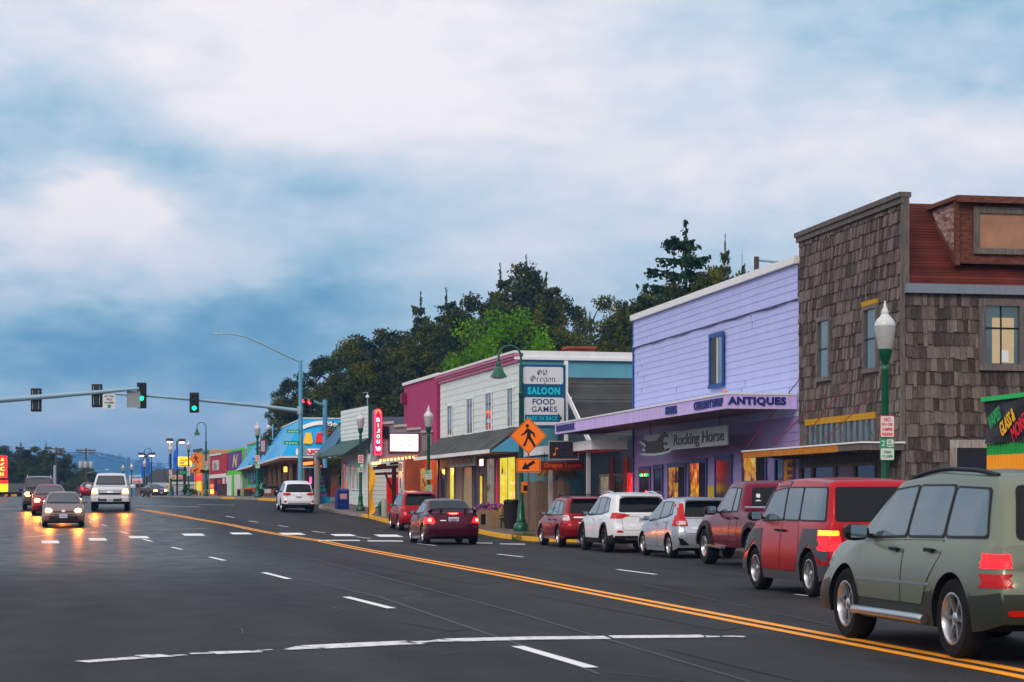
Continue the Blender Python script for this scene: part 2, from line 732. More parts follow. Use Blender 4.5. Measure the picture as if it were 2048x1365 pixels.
def asphalt_mat():
 m, nt, b = mat_base('asphalt')
 N, L = nt.nodes, nt.links
 tc = N.new('ShaderNodeTexCoord')
 def nz(scale, det, sc=(1, 1, 1), rough=0.55):
  mp = N.new('ShaderNodeMapping')
  mp.inputs['Scale'].default_value = sc
  L.new(tc.outputs['Object'], mp.inputs[0])
  n = N.new('ShaderNodeTexNoise')
  n.inputs['Scale'].default_value = scale
  n.inputs['Detail'].default_value = det
  n.inputs['Roughness'].default_value = rough
  L.new(mp.outputs[0], n.inputs['Vector'])
  return n.outputs['Fac']
 big = nz(0.35, 4, (1.6, 0.12, 1))       # long wheel-track streaks
 mid = nz(1.3, 5, (1, 0.5, 1))
 fine = nz(55, 3)
 grit = nz(160, 2)
 def ma(op, a, bb):
  n = N.new('ShaderNodeMath')
  n.operation = op
  for i, s in enumerate((a, bb)):
   if isinstance(s, (int, float)):
    n.inputs[i].default_value = s
   else:
    L.new(s, n.inputs[i])
  return n.outputs[0]
 t = ma('ADD', ma('MULTIPLY', big, 0.6), ma('MULTIPLY', mid, 0.4))
 t = ma('ADD', t, ma('MULTIPLY', ma('SUBTRACT', fine, 0.5), 1.9))
 t = ma('ADD', t, ma('MULTIPLY', ma('SUBTRACT', grit, 0.5), 0.9))
 cr = N.new('ShaderNodeValToRGB')
 e = cr.color_ramp.elements
 e[0].position, e[0].color = 0.28, (0.011, 0.0115, 0.013, 1)
 e[1].position, e[1].color = 0.74, (0.060, 0.060, 0.064, 1)
 q = e.new(0.5)
 q.color = (0.030, 0.030, 0.033, 1)
 L.new(t, cr.inputs[0])
 L.new(cr.outputs[0], b.inputs['Base Color'])
 # the left-hand lanes are still damp
 sp = N.new('ShaderNodeSeparateXYZ')
 L.new(tc.outputs['Object'], sp.inputs[0])
 wet = N.new('ShaderNodeMapRange')
 wet.interpolation_type = 'SMOOTHSTEP'
 wet.inputs['From Min'].default_value = 5.5
 wet.inputs['From Max'].default_value = 1.0
 L.new(sp.outputs[0], wet.inputs[0])
 wety = N.new('ShaderNodeMapRange')
 wety.interpolation_type = 'SMOOTHSTEP'
 wety.inputs['From Min'].default_value = 24
 wety.inputs['From Max'].default_value = 52
 L.new(sp.outputs[1], wety.inputs[0])
 dry = ma('MULTIPLY', ma('MULTIPLY', wet.outputs[0], wety.outputs[0]), ma('ADD', 0.45, mid))
 rr = N.new('ShaderNodeMapRange')
 rr.inputs['To Min'].default_value = 0.75
 rr.inputs['To Max'].default_value = 0.37
 L.new(dry, rr.inputs[0])
 L.new(rr.outputs[0], b.inputs['Roughness'])
 bp = N.new('ShaderNodeBump')
 bp.inputs['Strength'].default_value = 0.25
 bp.inputs['Distance'].default_value = 0.006
 L.new(ma('ADD', fine, ma('MULTIPLY', grit, 0.6)), bp.inputs['Height'])
 L.new(bp.outputs[0], b.inputs['Normal'])
 setv(b, spec=0.10)
 return m

def road_paint(name, c, wear=0.5):
 m, nt, b = mat_base(name)
 N, L = nt.nodes, nt.links
 tc = N.new('ShaderNodeTexCoord')
 no = N.new('ShaderNodeTexNoise')
 no.inputs['Scale'].default_value = 9
 no.inputs['Detail'].default_value = 6
 no.inputs['Roughness'].default_value = 0.7
 L.new(tc.outputs['Object'], no.inputs['Vector'])
 mr = N.new('ShaderNodeMapRange')
 mr.inputs['From Min'].default_value = wear
 mr.inputs['From Max'].default_value = wear + 0.1
 L.new(no.outputs['Fac'], mr.inputs[0])
 mx = N.new('ShaderNodeMix')
 mx.data_type = 'RGBA'
 mx.inputs['A'].default_value = c4(c)
 mx.inputs['B'].default_value = c4([x * 0.45 + 0.03 for x in c])
 L.new(mr.outputs[0], mx.inputs['Factor'])
 L.new(mx.outputs['Result'], b.inputs['Base Color'])
 setv(b, rough=0.6)
 return m

M_ASPH = asphalt_mat()
M_GROUND = paint('earth', (0.07, 0.075, 0.04), 0.95, var=0.5, scale=0.4, spec=0.1)
M_WALK = paint('concrete walk', (0.14, 0.112, 0.10), 0.85, var=0.3, scale=1.2, bump=0.2)
M_KERB = paint('kerb concrete', (0.26, 0.24, 0.22), 0.85, var=0.3, scale=2.0, bump=0.2)
M_KERBY = paint('kerb yellow', (0.72, 0.42, 0.02), 0.7, var=0.25, scale=3.0, streak=0.5)
M_WHITEP = road_paint('white road paint', (0.80, 0.80, 0.80), 0.58)
M_WORN = road_paint('worn white road paint', (0.74, 0.74, 0.74), 0.50)
M_YELP = road_paint('yellow road paint', (0.88, 0.37, 0.01), 0.60)
M_TAR = paint('tar', (0.016, 0.016, 0.018), 0.5, var=0.2)
M_BLACK = paint('black plastic', (0.008, 0.008, 0.009), 0.45, var=0.2, spec=.2)
M_RUBBER = paint('rubber', (0.009, 0.009, 0.010), 0.8, var=0.2, scale=20, spec=.15)
M_GREENMETAL = paint('dark green metal', (0.006, 0.085, 0.05), 0.35, metal=0.2, var=0.2, coat=0.3)
M_STEEL = paint('galvanised steel', (0.30, 0.42, 0.50), 0.45, metal=0.4, var=0.2, scale=6)
M_BLUEPOLE = paint('pale blue pole', (0.16, 0.36, 0.52), 0.45, metal=0.3, var=0.15, scale=3)
M_WHITE = paint('white paint', (0.78, 0.80, 0.82), 0.5, var=0.08, streak=0.12)
M_CHROME = paint('chrome', (0.75, 0.76, 0.78), 0.12, metal=1.0, var=0.03)
M_ALLOY = paint('alloy', (0.50, 0.51, 0.53), 0.28, metal=0.9, var=0.05)
M_SIGNGRN = paint('sign green', (0.01, 0.32, 0.17), 0.4, var=0.05)
M_SIGNRED = paint('sign red', (0.62, 0.02, 0.06), 0.4, var=0.05)
M_ORANGE = paint('sign orange', (0.95, 0.25, 0.01), 0.4, var=0.05)
M_NAVY = paint('navy paint', (0.012, 0.03, 0.13), 0.45, var=0.15)
M_GLASS = paint('dark glass', (0.010, 0.014, 0.018), 0.03, var=0.1, spec=0.9)
M_GLASSR = paint('dark rear glass', (0.006, 0.008, 0.010), 0.04, var=0.1, spec=0.22)
M_GLASSS = paint('side glass', (0.13, 0.17, 0.20), 0.03, var=0.25, spec=0.9, metal=0.45, scale=1.5)
M_ROOFGREY = bricks('grey roof shingle', (0.07, 0.075, 0.075), (0.11, 0.115, 0.11), (0.03, 0.03, 0.03), 5.0, rot=(0, 0, 0))

# ---------------------------------------------------------------- ground, road, walks
def lines(a, b, step):
 n = max(1, int(round((b - a) / step)))
 return [a + (b - a) * i / n for i in range(n + 1)]

def sheet(name, xs, ys, zf, mat, smooth=True):
 mb = MB()
 nx = len(xs)
 mb.v = [(x, y, zf(x, y)) for y in ys for x in xs]
 for j in range(len(ys) - 1):
  for i in range(nx - 1):
   mb.f.append([j * nx + i, j * nx + i + 1, (j + 1) * nx + i + 1, (j + 1) * nx + i])
   mb.m.append(0)
 return mb.build(name, mat, None, 60 if smooth else None)

def hill(X, Y):
 h = 7.5 * sstep(30, 62, X) * sstep(40, 70, Y) * (1 - 0.75 * sstep(190, 330, Y))
 return h + 0.5 * noise.noise(Vector((X * 0.06, Y * 0.06, 0)))*sstep(30, 40, X)

xs = [-5000, -1500, -600, -250, -120, -70] + lines(-50, 70, 5) + [90, 130, 250, 600, 1500, 5000]
ys = [-250, -60, -20] + lines(-5, 260, 5) + [280, 300, 330, 400, 600, 1000, 2000, 4000, 5500]
g = sheet('ground', xs, ys, lambda x, y: zg(x, y) - 0.05 + hill(x, y), M_GROUND)
tag(g, kind='structure')
rd = sheet('road', lines(-40, 24, 1.0), lines(-4, 250, 1.0), lambda x, y: zg(x, y), M_ASPH)
tag(rd, kind='structure')

def pl(pts, y):
 for (x0, y0), (x1, y1) in zip(pts, pts[1:]):
  if y0 <= y <= y1:
   return x0 + (x1 - x0) * (y - y0) / (y1 - y0)
 return pts[0][0] if y < pts[0][1] else pts[-1][0]

def walk_block(kerb, ya, yb, yellow, xin, name):
 """raised pavement with a kerb along its street edge; kerb(y) gives the edge"""
 ys_ = lines(ya, yb, 0.6)
 top, kb = MB(), MB()
 H = 0.15
 for y0, y1 in zip(ys_, ys_[1:]):
  a, b = kerb(y0), kerb(y1)
  z0, z1 = zg(a, y0), zg(b, y1)
  ym = (y0 + y1) / 2
  kb.mat(1 if any(p <= ym <= q for p, q in yellow) else 0)
  s_ = 1 if xin > a else -1
  kb.add([(a, y0, z0 - .02), (b, y1, z1 - .02), (b + .01 * s_, y1, z1 + H + .004), (a + .01 * s_, y0, z0 + H + .004),
    (a + .16 * s_, y0, z0 + H + .004), (b + .16 * s_, y1, z1 + H + .004)], [(0, 1, 2, 3), (3, 2, 5, 4)])
  n = 6
  for i in range(n):
   f0, f1 = i / n, (i + 1) / n
   xa0, xa1 = a + .14 * s_ + (xin - a - .14 * s_) * f0, a + .14 * s_ + (xin - a - .14 * s_) * f1
   xb0, xb1 = b + .14 * s_ + (xin - b - .14 * s_) * f0, b + .14 * s_ + (xin - b - .14 * s_) * f1
   top.add([(xa0, y0, zg(a, y0) + H), (xa1, y0, zg(a, y0) + H), (xb1, y1, zg(b, y1) + H), (xb0, y1, zg(b, y1) + H)], [(0, 1, 2, 3)])
 for yy, sgn in ((ya, -1), (yb, 1)):
  a = kerb(yy)
  kb.mat(0).add([(a, yy, zg(a, yy) - .02), (xin, yy, zg(a, yy) - .02), (xin, yy + .004 * sgn, zg(a, yy) + H + .004), (a, yy + .004 * sgn, zg(a, yy) + H + .004)], [(0, 1, 2, 3)])
 tag(top.build(name, M_WALK), kind='structure')
 tag(kb.build('kerb', [M_KERB, M_KERBY]), kind='structure')

KR = [(15.3, -5), (15.3, 65), (15.0, 66.5), (13.9, 68.5), (13.9, 74), (14.4, 83), (14.2, 84.5), (13.6, 86), (13.6, 91), (12.5, 94), (12.3, 103), (11.4, 108), (10.9, 113), (10.9, 115), (11.3, 117), (12.4, 119), (14.0, 120.2)]
walk_block(lambda y: pl(KR, y), -4, 120.2, [(66, 84), (93.2, 104)], 24, 'pavement')
KR2 = [(12.2, 126.5), (10.6, 127.5), (9.4, 130), (8.9, 135), (8.4, 145), (7.2, 160), (5.4, 190), (4.0, 215), (1.5, 240), (0.5, 250)]
walk_block(lambda y: pl(KR2, y), 126.5, 249, [(129, 136), (150, 158)], 30, 'pavement')

def zs(X, Y):
 """height of the right-hand pavement"""
 kx = pl(KR, Y) if Y < 124 else pl(KR2, Y)
 return zg(kx, Y) + 0.15

KL = [(-7, 60), (-5.2, 62.5), (-4.35, 64.2), (-4.05, 65.5), (-4.1, 68), (-4.6, 70.2), (-6, 72)]
walk_block(lambda y: pl(KL, y), 60, 72, [(60, 72)], -40, 'pavement')
KL2 = [(-9, 98), (-7.3, 99.4), (-6.9, 100.5), (-7.0, 104), (-9, 130), (-14, 180), (-20, 249)]
walk_block(lambda y: pl(KL2, y), 98, 249, [(98, 104)], -40, 'pavement')

# painted markings: worked out from where they lie on the road
def strip(mb, pts, w, lift=0.008, step=0.7):
 """ribbon along ground points"""
 P = [Vector((p[0], p[1])) for p in pts]
 out = [P[0]]
 for a, b in zip(P, P[1:]):
  n = max(1, int((b - a).length / step))
  out += [a + (b - a) * (i + 1) / n for i in range(n)]
 L_, R_ = [], []
 for i, p in enumerate(out):
  t = (out[min(i + 1, len(out) - 1)] - out[max(i - 1, 0)]).normalized()
  n = Vector((-t.y, t.x)) * (w / 2 if not isinstance(w, tuple) else (w[0] + (w[1] - w[0]) * i / max(1, len(out) - 1)) / 2)
  L_.append(p + n)
  R_.append(p - n)
 o = len(mb.v)
 for a, b in zip(L_, R_):
  mb.v += [(a.x, a.y, zg(a.x, a.y) + lift), (b.x, b.y, zg(b.x, b.y) + lift)]
 for i in range(len(out) - 1):
  mb.f.append([o + 2 * i, o + 2 * i + 1, o + 2 * i + 3, o + 2 * i + 2])
  mb.m.append(mb.cur)

def poly_ground(mb, pts, lift=0.008):
 P = [PG(*p) for p in pts]
 mb.quad(*[(p.x, p.y, zg(p.x, p.y) + lift) for p in P])

mb = MB()
for (a, b, w) in [((1035, 1294), (1183, 1337), .13), ((692, 1195), (783, 1218), .13), ((527, 1146), (578, 1159), .13), ((420, 1115), (449, 1122), .13),
    ((343, 1095), (364, 1100), .12), ((286, 1079), (304, 1084), .12), ((242, 1064), (256, 1068), .12), ((203, 1049.5), (214, 1053), .12), ((180, 1038), (190, 1042), .12),
    ((1592, 1190), (1690, 1201), .11), ((1235, 1140), (1312, 1150), .11), ((995, 1109), (1046, 1115), .11), ((835, 1088), (872, 1092), .11),
    ((713, 1074.5), (742, 1078), .11), ((624, 1063), (651, 1066.5), .11), ((556, 1051.5), (576, 1054.5), .11), ((498, 1042.5), (517, 1045.5), .11), ((452, 1033), (468, 1036), .11),
    ((1915, 1231), (2048, 1246), .11)]:
 p, q = PG(*a), PG(*b)
 strip(mb, [p, q], w)
tag(mb.build('lane_dashes', M_WHITEP), kind='structure')
mb = MB()
YL = [PG(*p) for p in [(2400, 1422), (2048, 1350), (1500, 1246), (1000, 1149.5), (640, 1082), (460, 1050), (350, 1031), (275, 1018.5)]]
for off in (-.135, .135):
 pts = []
 for i, p in enumerate(YL):
  t = (YL[min(i + 1, len(YL) - 1)] - YL[max(0, i - 1)]).normalized()
  pts.append((p.x - t.y * off, p.y + t.x * off))
 strip(mb, pts, .145)
tag(mb.build('centre_line', M_YELP), kind='structure')
mb = MB()
for (u0, u1, v0, v1) in [(82, 120, 1082, 1087.5), (176, 214, 1077, 1082), (256, 297, 1073, 1077.5), (363, 407, 1068, 1072.3), (458, 500, 1066, 1069.5), (557, 605, 1066.5, 1070.5), (660, 705, 1069, 1073), (747, 797, 1070, 1074.5)]:
 sk = (u0 - 250) / 75 * (v1 - v0)
 poly_ground(mb, [(u0, v0), (u1 - 4, v0), (u1 + 3 + .25 * sk, v1), (u0 + 5 + .25 * sk, v1)])
poly_ground(mb, [(637, 1080.8), (718, 1080.8), (721, 1082.6), (637, 1082.4)])
poly_ground(mb, [(735, 1081.6), (806, 1082.2), (806, 1084), (735, 1083.4)])
poly_ground(mb, [(945, 1086), (985, 1086.5), (985, 1088), (945, 1087.3)])
poly_ground(mb, [(1000, 1088), (1050, 1088.5), (1050, 1090), (1000, 1089.3)])
poly_ground(mb, [(880, 1052), (905, 1052), (905, 1053.5), (880, 1053.5)])
tag(mb.build('crosswalk_bars', M_WHITEP), kind='structure')
mb = MB()
strip(mb, [PG(*p) for p in [(40, 1076), (120, 1070), (240, 1062.5), (330, 1060), (415, 1057.5)]], .11)
strip(mb, [PG(*p) for p in [(265, 1012.5), (330, 1013), (400, 1014.5)]], .25)
strip(mb, [PG(*p) for p in [(395, 1010), (470, 1011)]], .25)
strip(mb, [PG(*p) for p in [(0, 1019), (40, 1018), (60, 1016)]], .25)
tag(mb.build('stop_lines', M_WORN), kind='structure')
mb = MB()
def frag(pts, w):
 strip(mb, [PG(*p) for p in pts], w, step=0.25)
frag([(163, 1325.5), (280, 1317)], .22)
frag([(282, 1315), (335, 1312.5)], .34)
frag([(345, 1313), (372, 1311.5)], .10)
frag([(380, 1309), (425, 1308)], .13)
frag([(425, 1307.5), (520, 1304.5)], (.34, .22))
frag([(575, 1301), (625, 1296)], (.10, .42))
frag([(624, 1296), (760, 1289), (830, 1286.5)], .50)
frag([(812, 1287), (870, 1284)], (.3, .12))
frag([(868, 1284.2), (900, 1282.5)], (.16, .4))
frag([(898, 1282), (1060, 1278), (1215, 1276.5)], .46)
frag([(1222, 1275.5), (1410, 1274)], .42)
frag([(1408, 1274.5), (1440, 1275)], (.3, .12))
frag([(1446, 1274), (1490, 1275)], .16)
frag([(500, 1304), (545, 1301)], .06)
tag(mb.build('worn_stop_line', M_WORN), kind='structure')
mb = MB()
for pts, w in [([(330, 1090), (520, 1140), (760, 1195), (1024, 1285), (1200, 1350)], .05), ([(420, 1080), (640, 1122), (1024, 1223), (1500, 1365)], .045),
   ([(500, 1092), (760, 1092), (800, 1090)], .04), ([(1290, 1170), (1700, 1260)], .04), ([(0, 1120), (130, 1112), (330, 1090)], .05)]:
 strip(mb, [PG(*p) for p in pts], w, lift=0.005)
for k in range(9):
 q = PG(rnd.uniform(200, 1700), rnd.uniform(1120, 1340))
 a_, pts = rnd.uniform(0, 6.28), []
 for i in range(9):
  pts.append(q.copy())
  a_ += rnd.gauss(0, .5)
  q = q + Vector((math.cos(a_) * .22, math.sin(a_) * .4, 0))
 strip(mb, pts, .022, lift=.0052)
tag(mb.build('tar_seams', M_TAR), kind='structure')
mb = MB()
for pts in ([(1150, 1175), (1560, 1245), (1440, 1262), (1060, 1190)], [(700, 1105), (1000, 1165), (960, 1172), (640, 1112)], [(1500, 1290), (1900, 1365), (1600, 1365), (1330, 1300)], [(860, 1240), (960, 1258), (900, 1264), (800, 1246)]):
 poly_ground(mb, pts, .004)
tag(mb.build('road_patches', paint('patched asphalt', (.026, .0265, .029), .8, var=.3, scale=2, spec=.2, bump=.2)), kind='structure')


# ---------------------------------------------------------------- vehicles
def pf(pts, s):
 for (a0, b0), (a1, b1) in zip(pts, pts[1:]):
  if a0 <= s <= a1:
   return b0 + (b1 - b0) * (s - a0) / max(1e-6, a1 - a0)
 return pts[0][1] if s < pts[0][0] else pts[-1][1]

def spline(pts, s):
 """piecewise-linear profile, softened over a short distance"""
 a = 0.0
 for k, w in ((-.07, 1), (-.035, 2), (0, 3), (.035, 2), (.07, 1)):
  a += w * pf(pts, s + k)
 return a / 9

def body_mesh(S):
 L, W = S['L'], S['W']
 hw0 = W / 2
 wr = S['wr']
 ra = wr * S.get('arch', 1.17)
 ax = [S['ro'], S['ro'] + S['wb']]
 st = set(round(x, 3) for x in lines(0, L, 0.085))
 for s0 in (0.012, 0.03, 0.06, L - .012, L - .03, L - .06):
  st.add(s0)
 for a in ax:
  st = set(s for s in st if abs(s - a) > ra + .02)
  for k in range(-10, 11):
   st.add(round(a + ra * math.sin(k / 10 * math.pi / 2), 4))
  st.add(round(a - ra - .004, 4))
  st.add(round(a + ra + .004, 4))
 st = sorted(s for s in st if 0 <= s <= L)
 gmax = S['H'] - spline(S['belt'], S['gm'])
 clear = S['clear']
 lv = [0, .06, .16, .28, .42, .56, .70, .82, .92, 1]
 rings = []
 for s in st:
  y = s - L / 2
  e = max(0, abs(y) - (L / 2 - .75)) / .75
  hw = hw0 * (1 - S.get('taper', .10) * e ** 2.4)
  zt = spline(S['top'], s) if 0.05 < s < L - .05 else pf(S['top'], s)
  zbt = min(spline(S['belt'], s), zt - .025)
  zb = clear + .10 * e ** 2
  for a in ax:
   dx = abs(s - a)
   if dx < ra:
    zb = max(zb, wr + math.sqrt(max(0, ra * ra - dx * dx)) * .98)
  zb = min(zb, zbt - .05)
  ring = [(0, zb), (hw * .70, zb)]
  for t in lv:
   z = zb + (zbt - zb) * t
   q = max(0, min(1, (z - clear) / max(.1, zbt - clear)))
   w = hw * (.925 + .075 * math.sin(math.pi * min(1, .12 + q * .80)) ** .7 - .02 * q * q)
   ring.append((w, z))
  wb_ = ring[-1][0]
  g = zt - zbt
  k = min(1, g / gmax)
  wt_ = wb_ * (.97 * (1 - k) + S['tumble'] * k) - .0
  ed = min(.09, g * .42)
  zr_ = zt - ed
  for t in (.04, .3, .6, .85, 1.0):
   ring.append((wb_ - .012 * min(1, g / .2) + (wt_ - wb_ + .012 * min(1, g / .2)) * (t ** 1.15), zbt + (zr_ - zbt) * t))
  ring += [(wt_ - min(.035, wt_ * .1), zt - ed * .42), (wt_ - min(.11, wt_ * .2), zt - ed * .10), (wt_ * .55, zt), (0, zt + .012 * k)]
  rings.append((y, ring))
 mb = MB()
 n = len(rings[0][1])
 N = 2 * n - 2
 for y, ring in rings:
  for (x, z) in ring:
   mb.v.append((x, y, z))
  for (x, z) in ring[-2:0:-1]:
   mb.v.append((-x, y, z))
 clad = S.get('clad', 0)
 for i in range(len(rings) - 1):
  for k in range(N):
   k2 = (k + 1) % N
   f = [i * N + k, (i + 1) * N + k, (i + 1) * N + k2, i * N + k2]
   kk = min(k, k2) if abs(k - k2) == 1 else 0
   zmid = sum(mb.v[q][2] for q in f) / 4
   under = (k in (0, N - 1)) or (k in (1, N - 2))
   mb.f.append(f)
   mb.m.append(1 if under else (2 if clad and zmid < clad else 0))
 # end caps as grids so they can be curved
 for end in (0, len(rings) - 1):
  ring = rings[end][1]
  y = rings[end][0]
  cols_ = (-1, -.75, -.4, 0, .4, .75, 1)
  o = len(mb.v)
  for (x, z) in ring[1:-1]:
   for c in cols_:
    mb.v.append((x * c, y, z))
  m_ = len(cols_)
  rows = len(ring) - 2
  for a in range(rows - 1):
   for c in range(m_ - 1):
    f = [o + a * m_ + c, o + a * m_ + c + 1, o + (a + 1) * m_ + c + 1, o + (a + 1) * m_ + c]
    if end:
     f.reverse()
    zmid = sum(mb.v[q][2] for q in f) / 4
    mb.f.append(f)
    mb.m.append(2 if clad and zmid < clad else 0)
 # bumpers swell, tailgates lean, corners round off
 out = []
 for (x, y, z) in mb.v:
  for sgn, prof, kc in ((-1, S['rear'], S.get('rk', .12)), (1, S['front'], S.get('fk', .22))):
   d = L / 2 - y * sgn
   if d < .6:
    w = (1 - d / .6) ** 2
    y = y + sgn * w * (pf(prof, z) - kc * min(1.1, abs(x) / hw0) ** 2.6)
  out.append((x, y, z))
 mb.v = out
 return mb

class Car:
 """a body plus the pieces laid onto its skin"""
 def __init__(s, S, paintm, cladm=None):
  s.S = S
  mb = body_mesh(S)
  me = bpy.data.meshes.new('body')
  me.from_pydata(mb.v, [], mb.f)
  for m in (paintm, M_BLACK, cladm or M_BLACK):
   me.materials.append(m)
  me.polygons.foreach_set('material_index', mb.m)
  me.update()
  bm = bmesh.new()
  bm.from_mesh(me)
  bmesh.ops.remove_doubles(bm, verts=bm.verts, dist=.0008)
  bmesh.ops.recalc_face_normals(bm, faces=bm.faces)
  s.bvh = BVHTree.FromBMesh(bm)
  bm.to_mesh(me)
  bm.free()
  finish(me, 34)
  s.me = me
  s.paint = paintm

 def hit(s, view, a, b):
  L = s.S['L']
  if view in ('left', 'right'):
   sg = -1 if view == 'left' else 1
   o, d = Vector((sg * 3, a - L / 2, b)), Vector((-sg, 0, 0))
  elif view in ('rear', 'front'):
   sg = -1 if view == 'rear' else 1
   o, d = Vector((a, sg * 6, b)), Vector((0, -sg, 0))
  else:
   o, d = Vector((a, b - L / 2, 5)), Vector((0, 0, -1))
  h = s.bvh.ray_cast(o, d)
  k = 0
  md = getattr(s, 'md', None)
  def bad():
   return h[0] is None or (md and view in ('rear', 'front') and abs(h[0].y) < L / 2 - md) or (md and view in ('left', 'right') and abs(h[0].x) < s.S['W'] * .40)
  while bad() and k < 40 and view != 'top':
   k += 1
   if view in ('rear', 'front'):
    o.x -= .012 * (1 if o.x > 0 else -1)
   else:
    o.y -= .012 * (1 if o.y > 0 else -1)
   h = s.bvh.ray_cast(o, d)
  if h[0] is None:
   base = o + d * (2.2 if view in ('left', 'right') else 3.8)
   q = s.bvh.find_nearest(base)
   s.n = q[1]
   if s.n.dot(d) > 0:
    s.n = -s.n
   return q[0], d
  s.n = h[1]
  if s.n.dot(d) > 0:
   s.n = -s.n
  return h[0], d

 def patch(s, mb, view, poly, off=.006, grid=.11, skirt=.02, rnd_=0.0):
  if rnd_ > 0:
   poly = round_poly(poly, rnd_)
  bm = bmesh.new()
  f = bm.faces.new([bm.verts.new((p[0], p[1], 0)) for p in poly])
  xs_, ys_ = [p[0] for p in poly], [p[1] for p in poly]
  for ax_, lo, hi in ((0, min(xs_), max(xs_)), (1, min(ys_), max(ys_))):
   k = int(math.ceil((hi - lo) / grid))
   for i in range(1, k):
    c = lo + (hi - lo) * i / k
    co = (c, 0, 0) if ax_ == 0 else (0, c, 0)
    no = (1, 0, 0) if ax_ == 0 else (0, 1, 0)
    bmesh.ops.bisect_plane(bm, geom=bm.verts[:] + bm.edges[:] + bm.faces[:], plane_co=co, plane_no=no, dist=1e-5)
  bmesh.ops.triangulate(bm, faces=bm.faces[:])
  bm.verts.index_update()
  o = len(mb.v)
  dirs = []
  for v in bm.verts:
   p, d = s.hit(view, v.co.x, v.co.y)
   mb.v.append(tuple(p + (s.n - d * .5).normalized() * off))
   dirs.append((p + d * skirt))
  flip = view in ('right', 'rear')
  flip = not flip if view in ('left', 'front', 'top') else flip
  for f in bm.faces:
   ids = [o + v.index for v in f.verts]
   mb.f.append(ids)
   mb.m.append(mb.cur)
  n = len(bm.verts)
  mb.v += [tuple(p) for p in dirs]
  for e in bm.edges:
   if len(e.link_faces) == 1:
    a, b = e.verts[0].index, e.verts[1].index
    mb.f.append([o + a, o + b, o + n + b, o + n + a])
    mb.m.append(mb.cur)
  bm.free()

def fix_normals(o):
 bm = bmesh.new()
 bm.from_mesh(o.data)
 bmesh.ops.recalc_face_normals(bm, faces=bm.faces)
 bm.to_mesh(o.data)
 bm.free()
 return o

def round_poly(poly, r, n=3):
 out = []
 m = len(poly)
 for i in range(m):
  p, a, b = Vector(poly[i]), Vector(poly[i - 1]), Vector(poly[(i + 1) % m])
  da, db = (a - p), (b - p)
  ra_ = min(r, da.length * .45)
  rb = min(r, db.length * .45)
  p0, p1 = p + da.normalized() * ra_, p + db.normalized() * rb
  for k in range(n + 1):
   t = k / n
   q = (1 - t) ** 2 * p0 + 2 * t * (1 - t) * p + t * t * p1
   out.append((q.x, q.y))
 return out

def mirror(poly):
 return [(-p[0], p[1]) for p in reversed(poly)]

WHEELS = {}
def wheel_pair(r, w, style, rimm):
 """tyre and rim meshes, axle along x, outer face at -x"""
 key = (r, w, style, rimm.name)
 if key in WHEELS:
  return WHEELS[key]
 t = MB()
 ri = r * (.64 if style != 'truck' else .58)
 t.lathe([(ri, -w / 2 + .012), (ri + .02, -w / 2), (r - .035, -w / 2), (r - .008, -w / 2 + .028), (r, -w / 2 + .06), (r, w / 2 - .06), (r - .008, w / 2 - .028), (r - .035, w / 2), (ri, w / 2)], 36, axis='x')
 t.f = t.f[:-2]
 t.m = t.m[:-2]
 q = MB()
 # barrel and lip
 q.lathe([(ri + .004, -w / 2 + .004), (ri - .012, -w / 2 + .002), (ri - .028, -w / 2 + .03), (ri - .03, w / 2 - .02), (ri, w / 2 - .02)], 32, axis='x')
 q.f = q.f[:-2]
 q.m = q.m[:-2]
 q.mat(1).lathe([(ri - .02, -w / 2 + .075), (ri - .02, -w / 2 + .08)], 24, axis='x')
 ns = {'five': 5, 'ten': 10, 'truck': 5, 'six': 6, 'seven': 7}[style]
 for k in range(ns):
  a0 = 2 * math.pi * k / ns
  wd = {'five': .20, 'ten': .10, 'truck': .24, 'six': .2, 'seven': .15}[style]
  pts = []
  for (rr, aw, dep) in ((.05, wd * 1.7, .035), (ri - .02, wd * .8, .022)):
   for sg in (-1, 1):
    aa = a0 + sg * aw / 2 * (1 if rr > .1 else 1.6)
    pts.append((rr, aa, dep))
  def P(i, back):
   rr, aa, dep = pts[i]
   return (-w / 2 + dep + (.03 if back else 0), rr * math.cos(aa), rr * math.sin(aa))
  q.mat(0).hexa([P(0, 0), P(1, 0), P(1, 1), P(0, 1), P(2, 0), P(3, 0), P(3, 1), P(2, 1)])
 q.mat(0).lathe([(.001, -w / 2 + .022), (.045, -w / 2 + .024), (.06, -w / 2 + .034), (.06, -w / 2 + .08)], 16, axis='x')
 if style == 'truck':
  q.mat(0).lathe([(ri - .02, -w / 2 + .03), (ri - .075, -w / 2 + .02), (ri - .09, -w / 2 + .06)], 28, axis='x')
  q.f = q.f[:-2]
  q.m = q.m[:-2]
 def mk(mb, nm, ms):
  me = bpy.data.meshes.new(nm)
  me.from_pydata(mb.v, [], mb.f)
  for m in ms:
   me.materials.append(m)
  me.polygons.foreach_set('material_index', mb.m)
  bm = bmesh.new()
  bm.from_mesh(me)
  bmesh.ops.recalc_face_normals(bm, faces=bm.faces)
  bm.to_mesh(me)
  bm.free()
  finish(me, 35)
  return me
 WHEELS[key] = (mk(t, 'wheel', [M_RUBBER]), mk(q, 'rim', [rimm, M_BLACK]))
 return WHEELS[key]

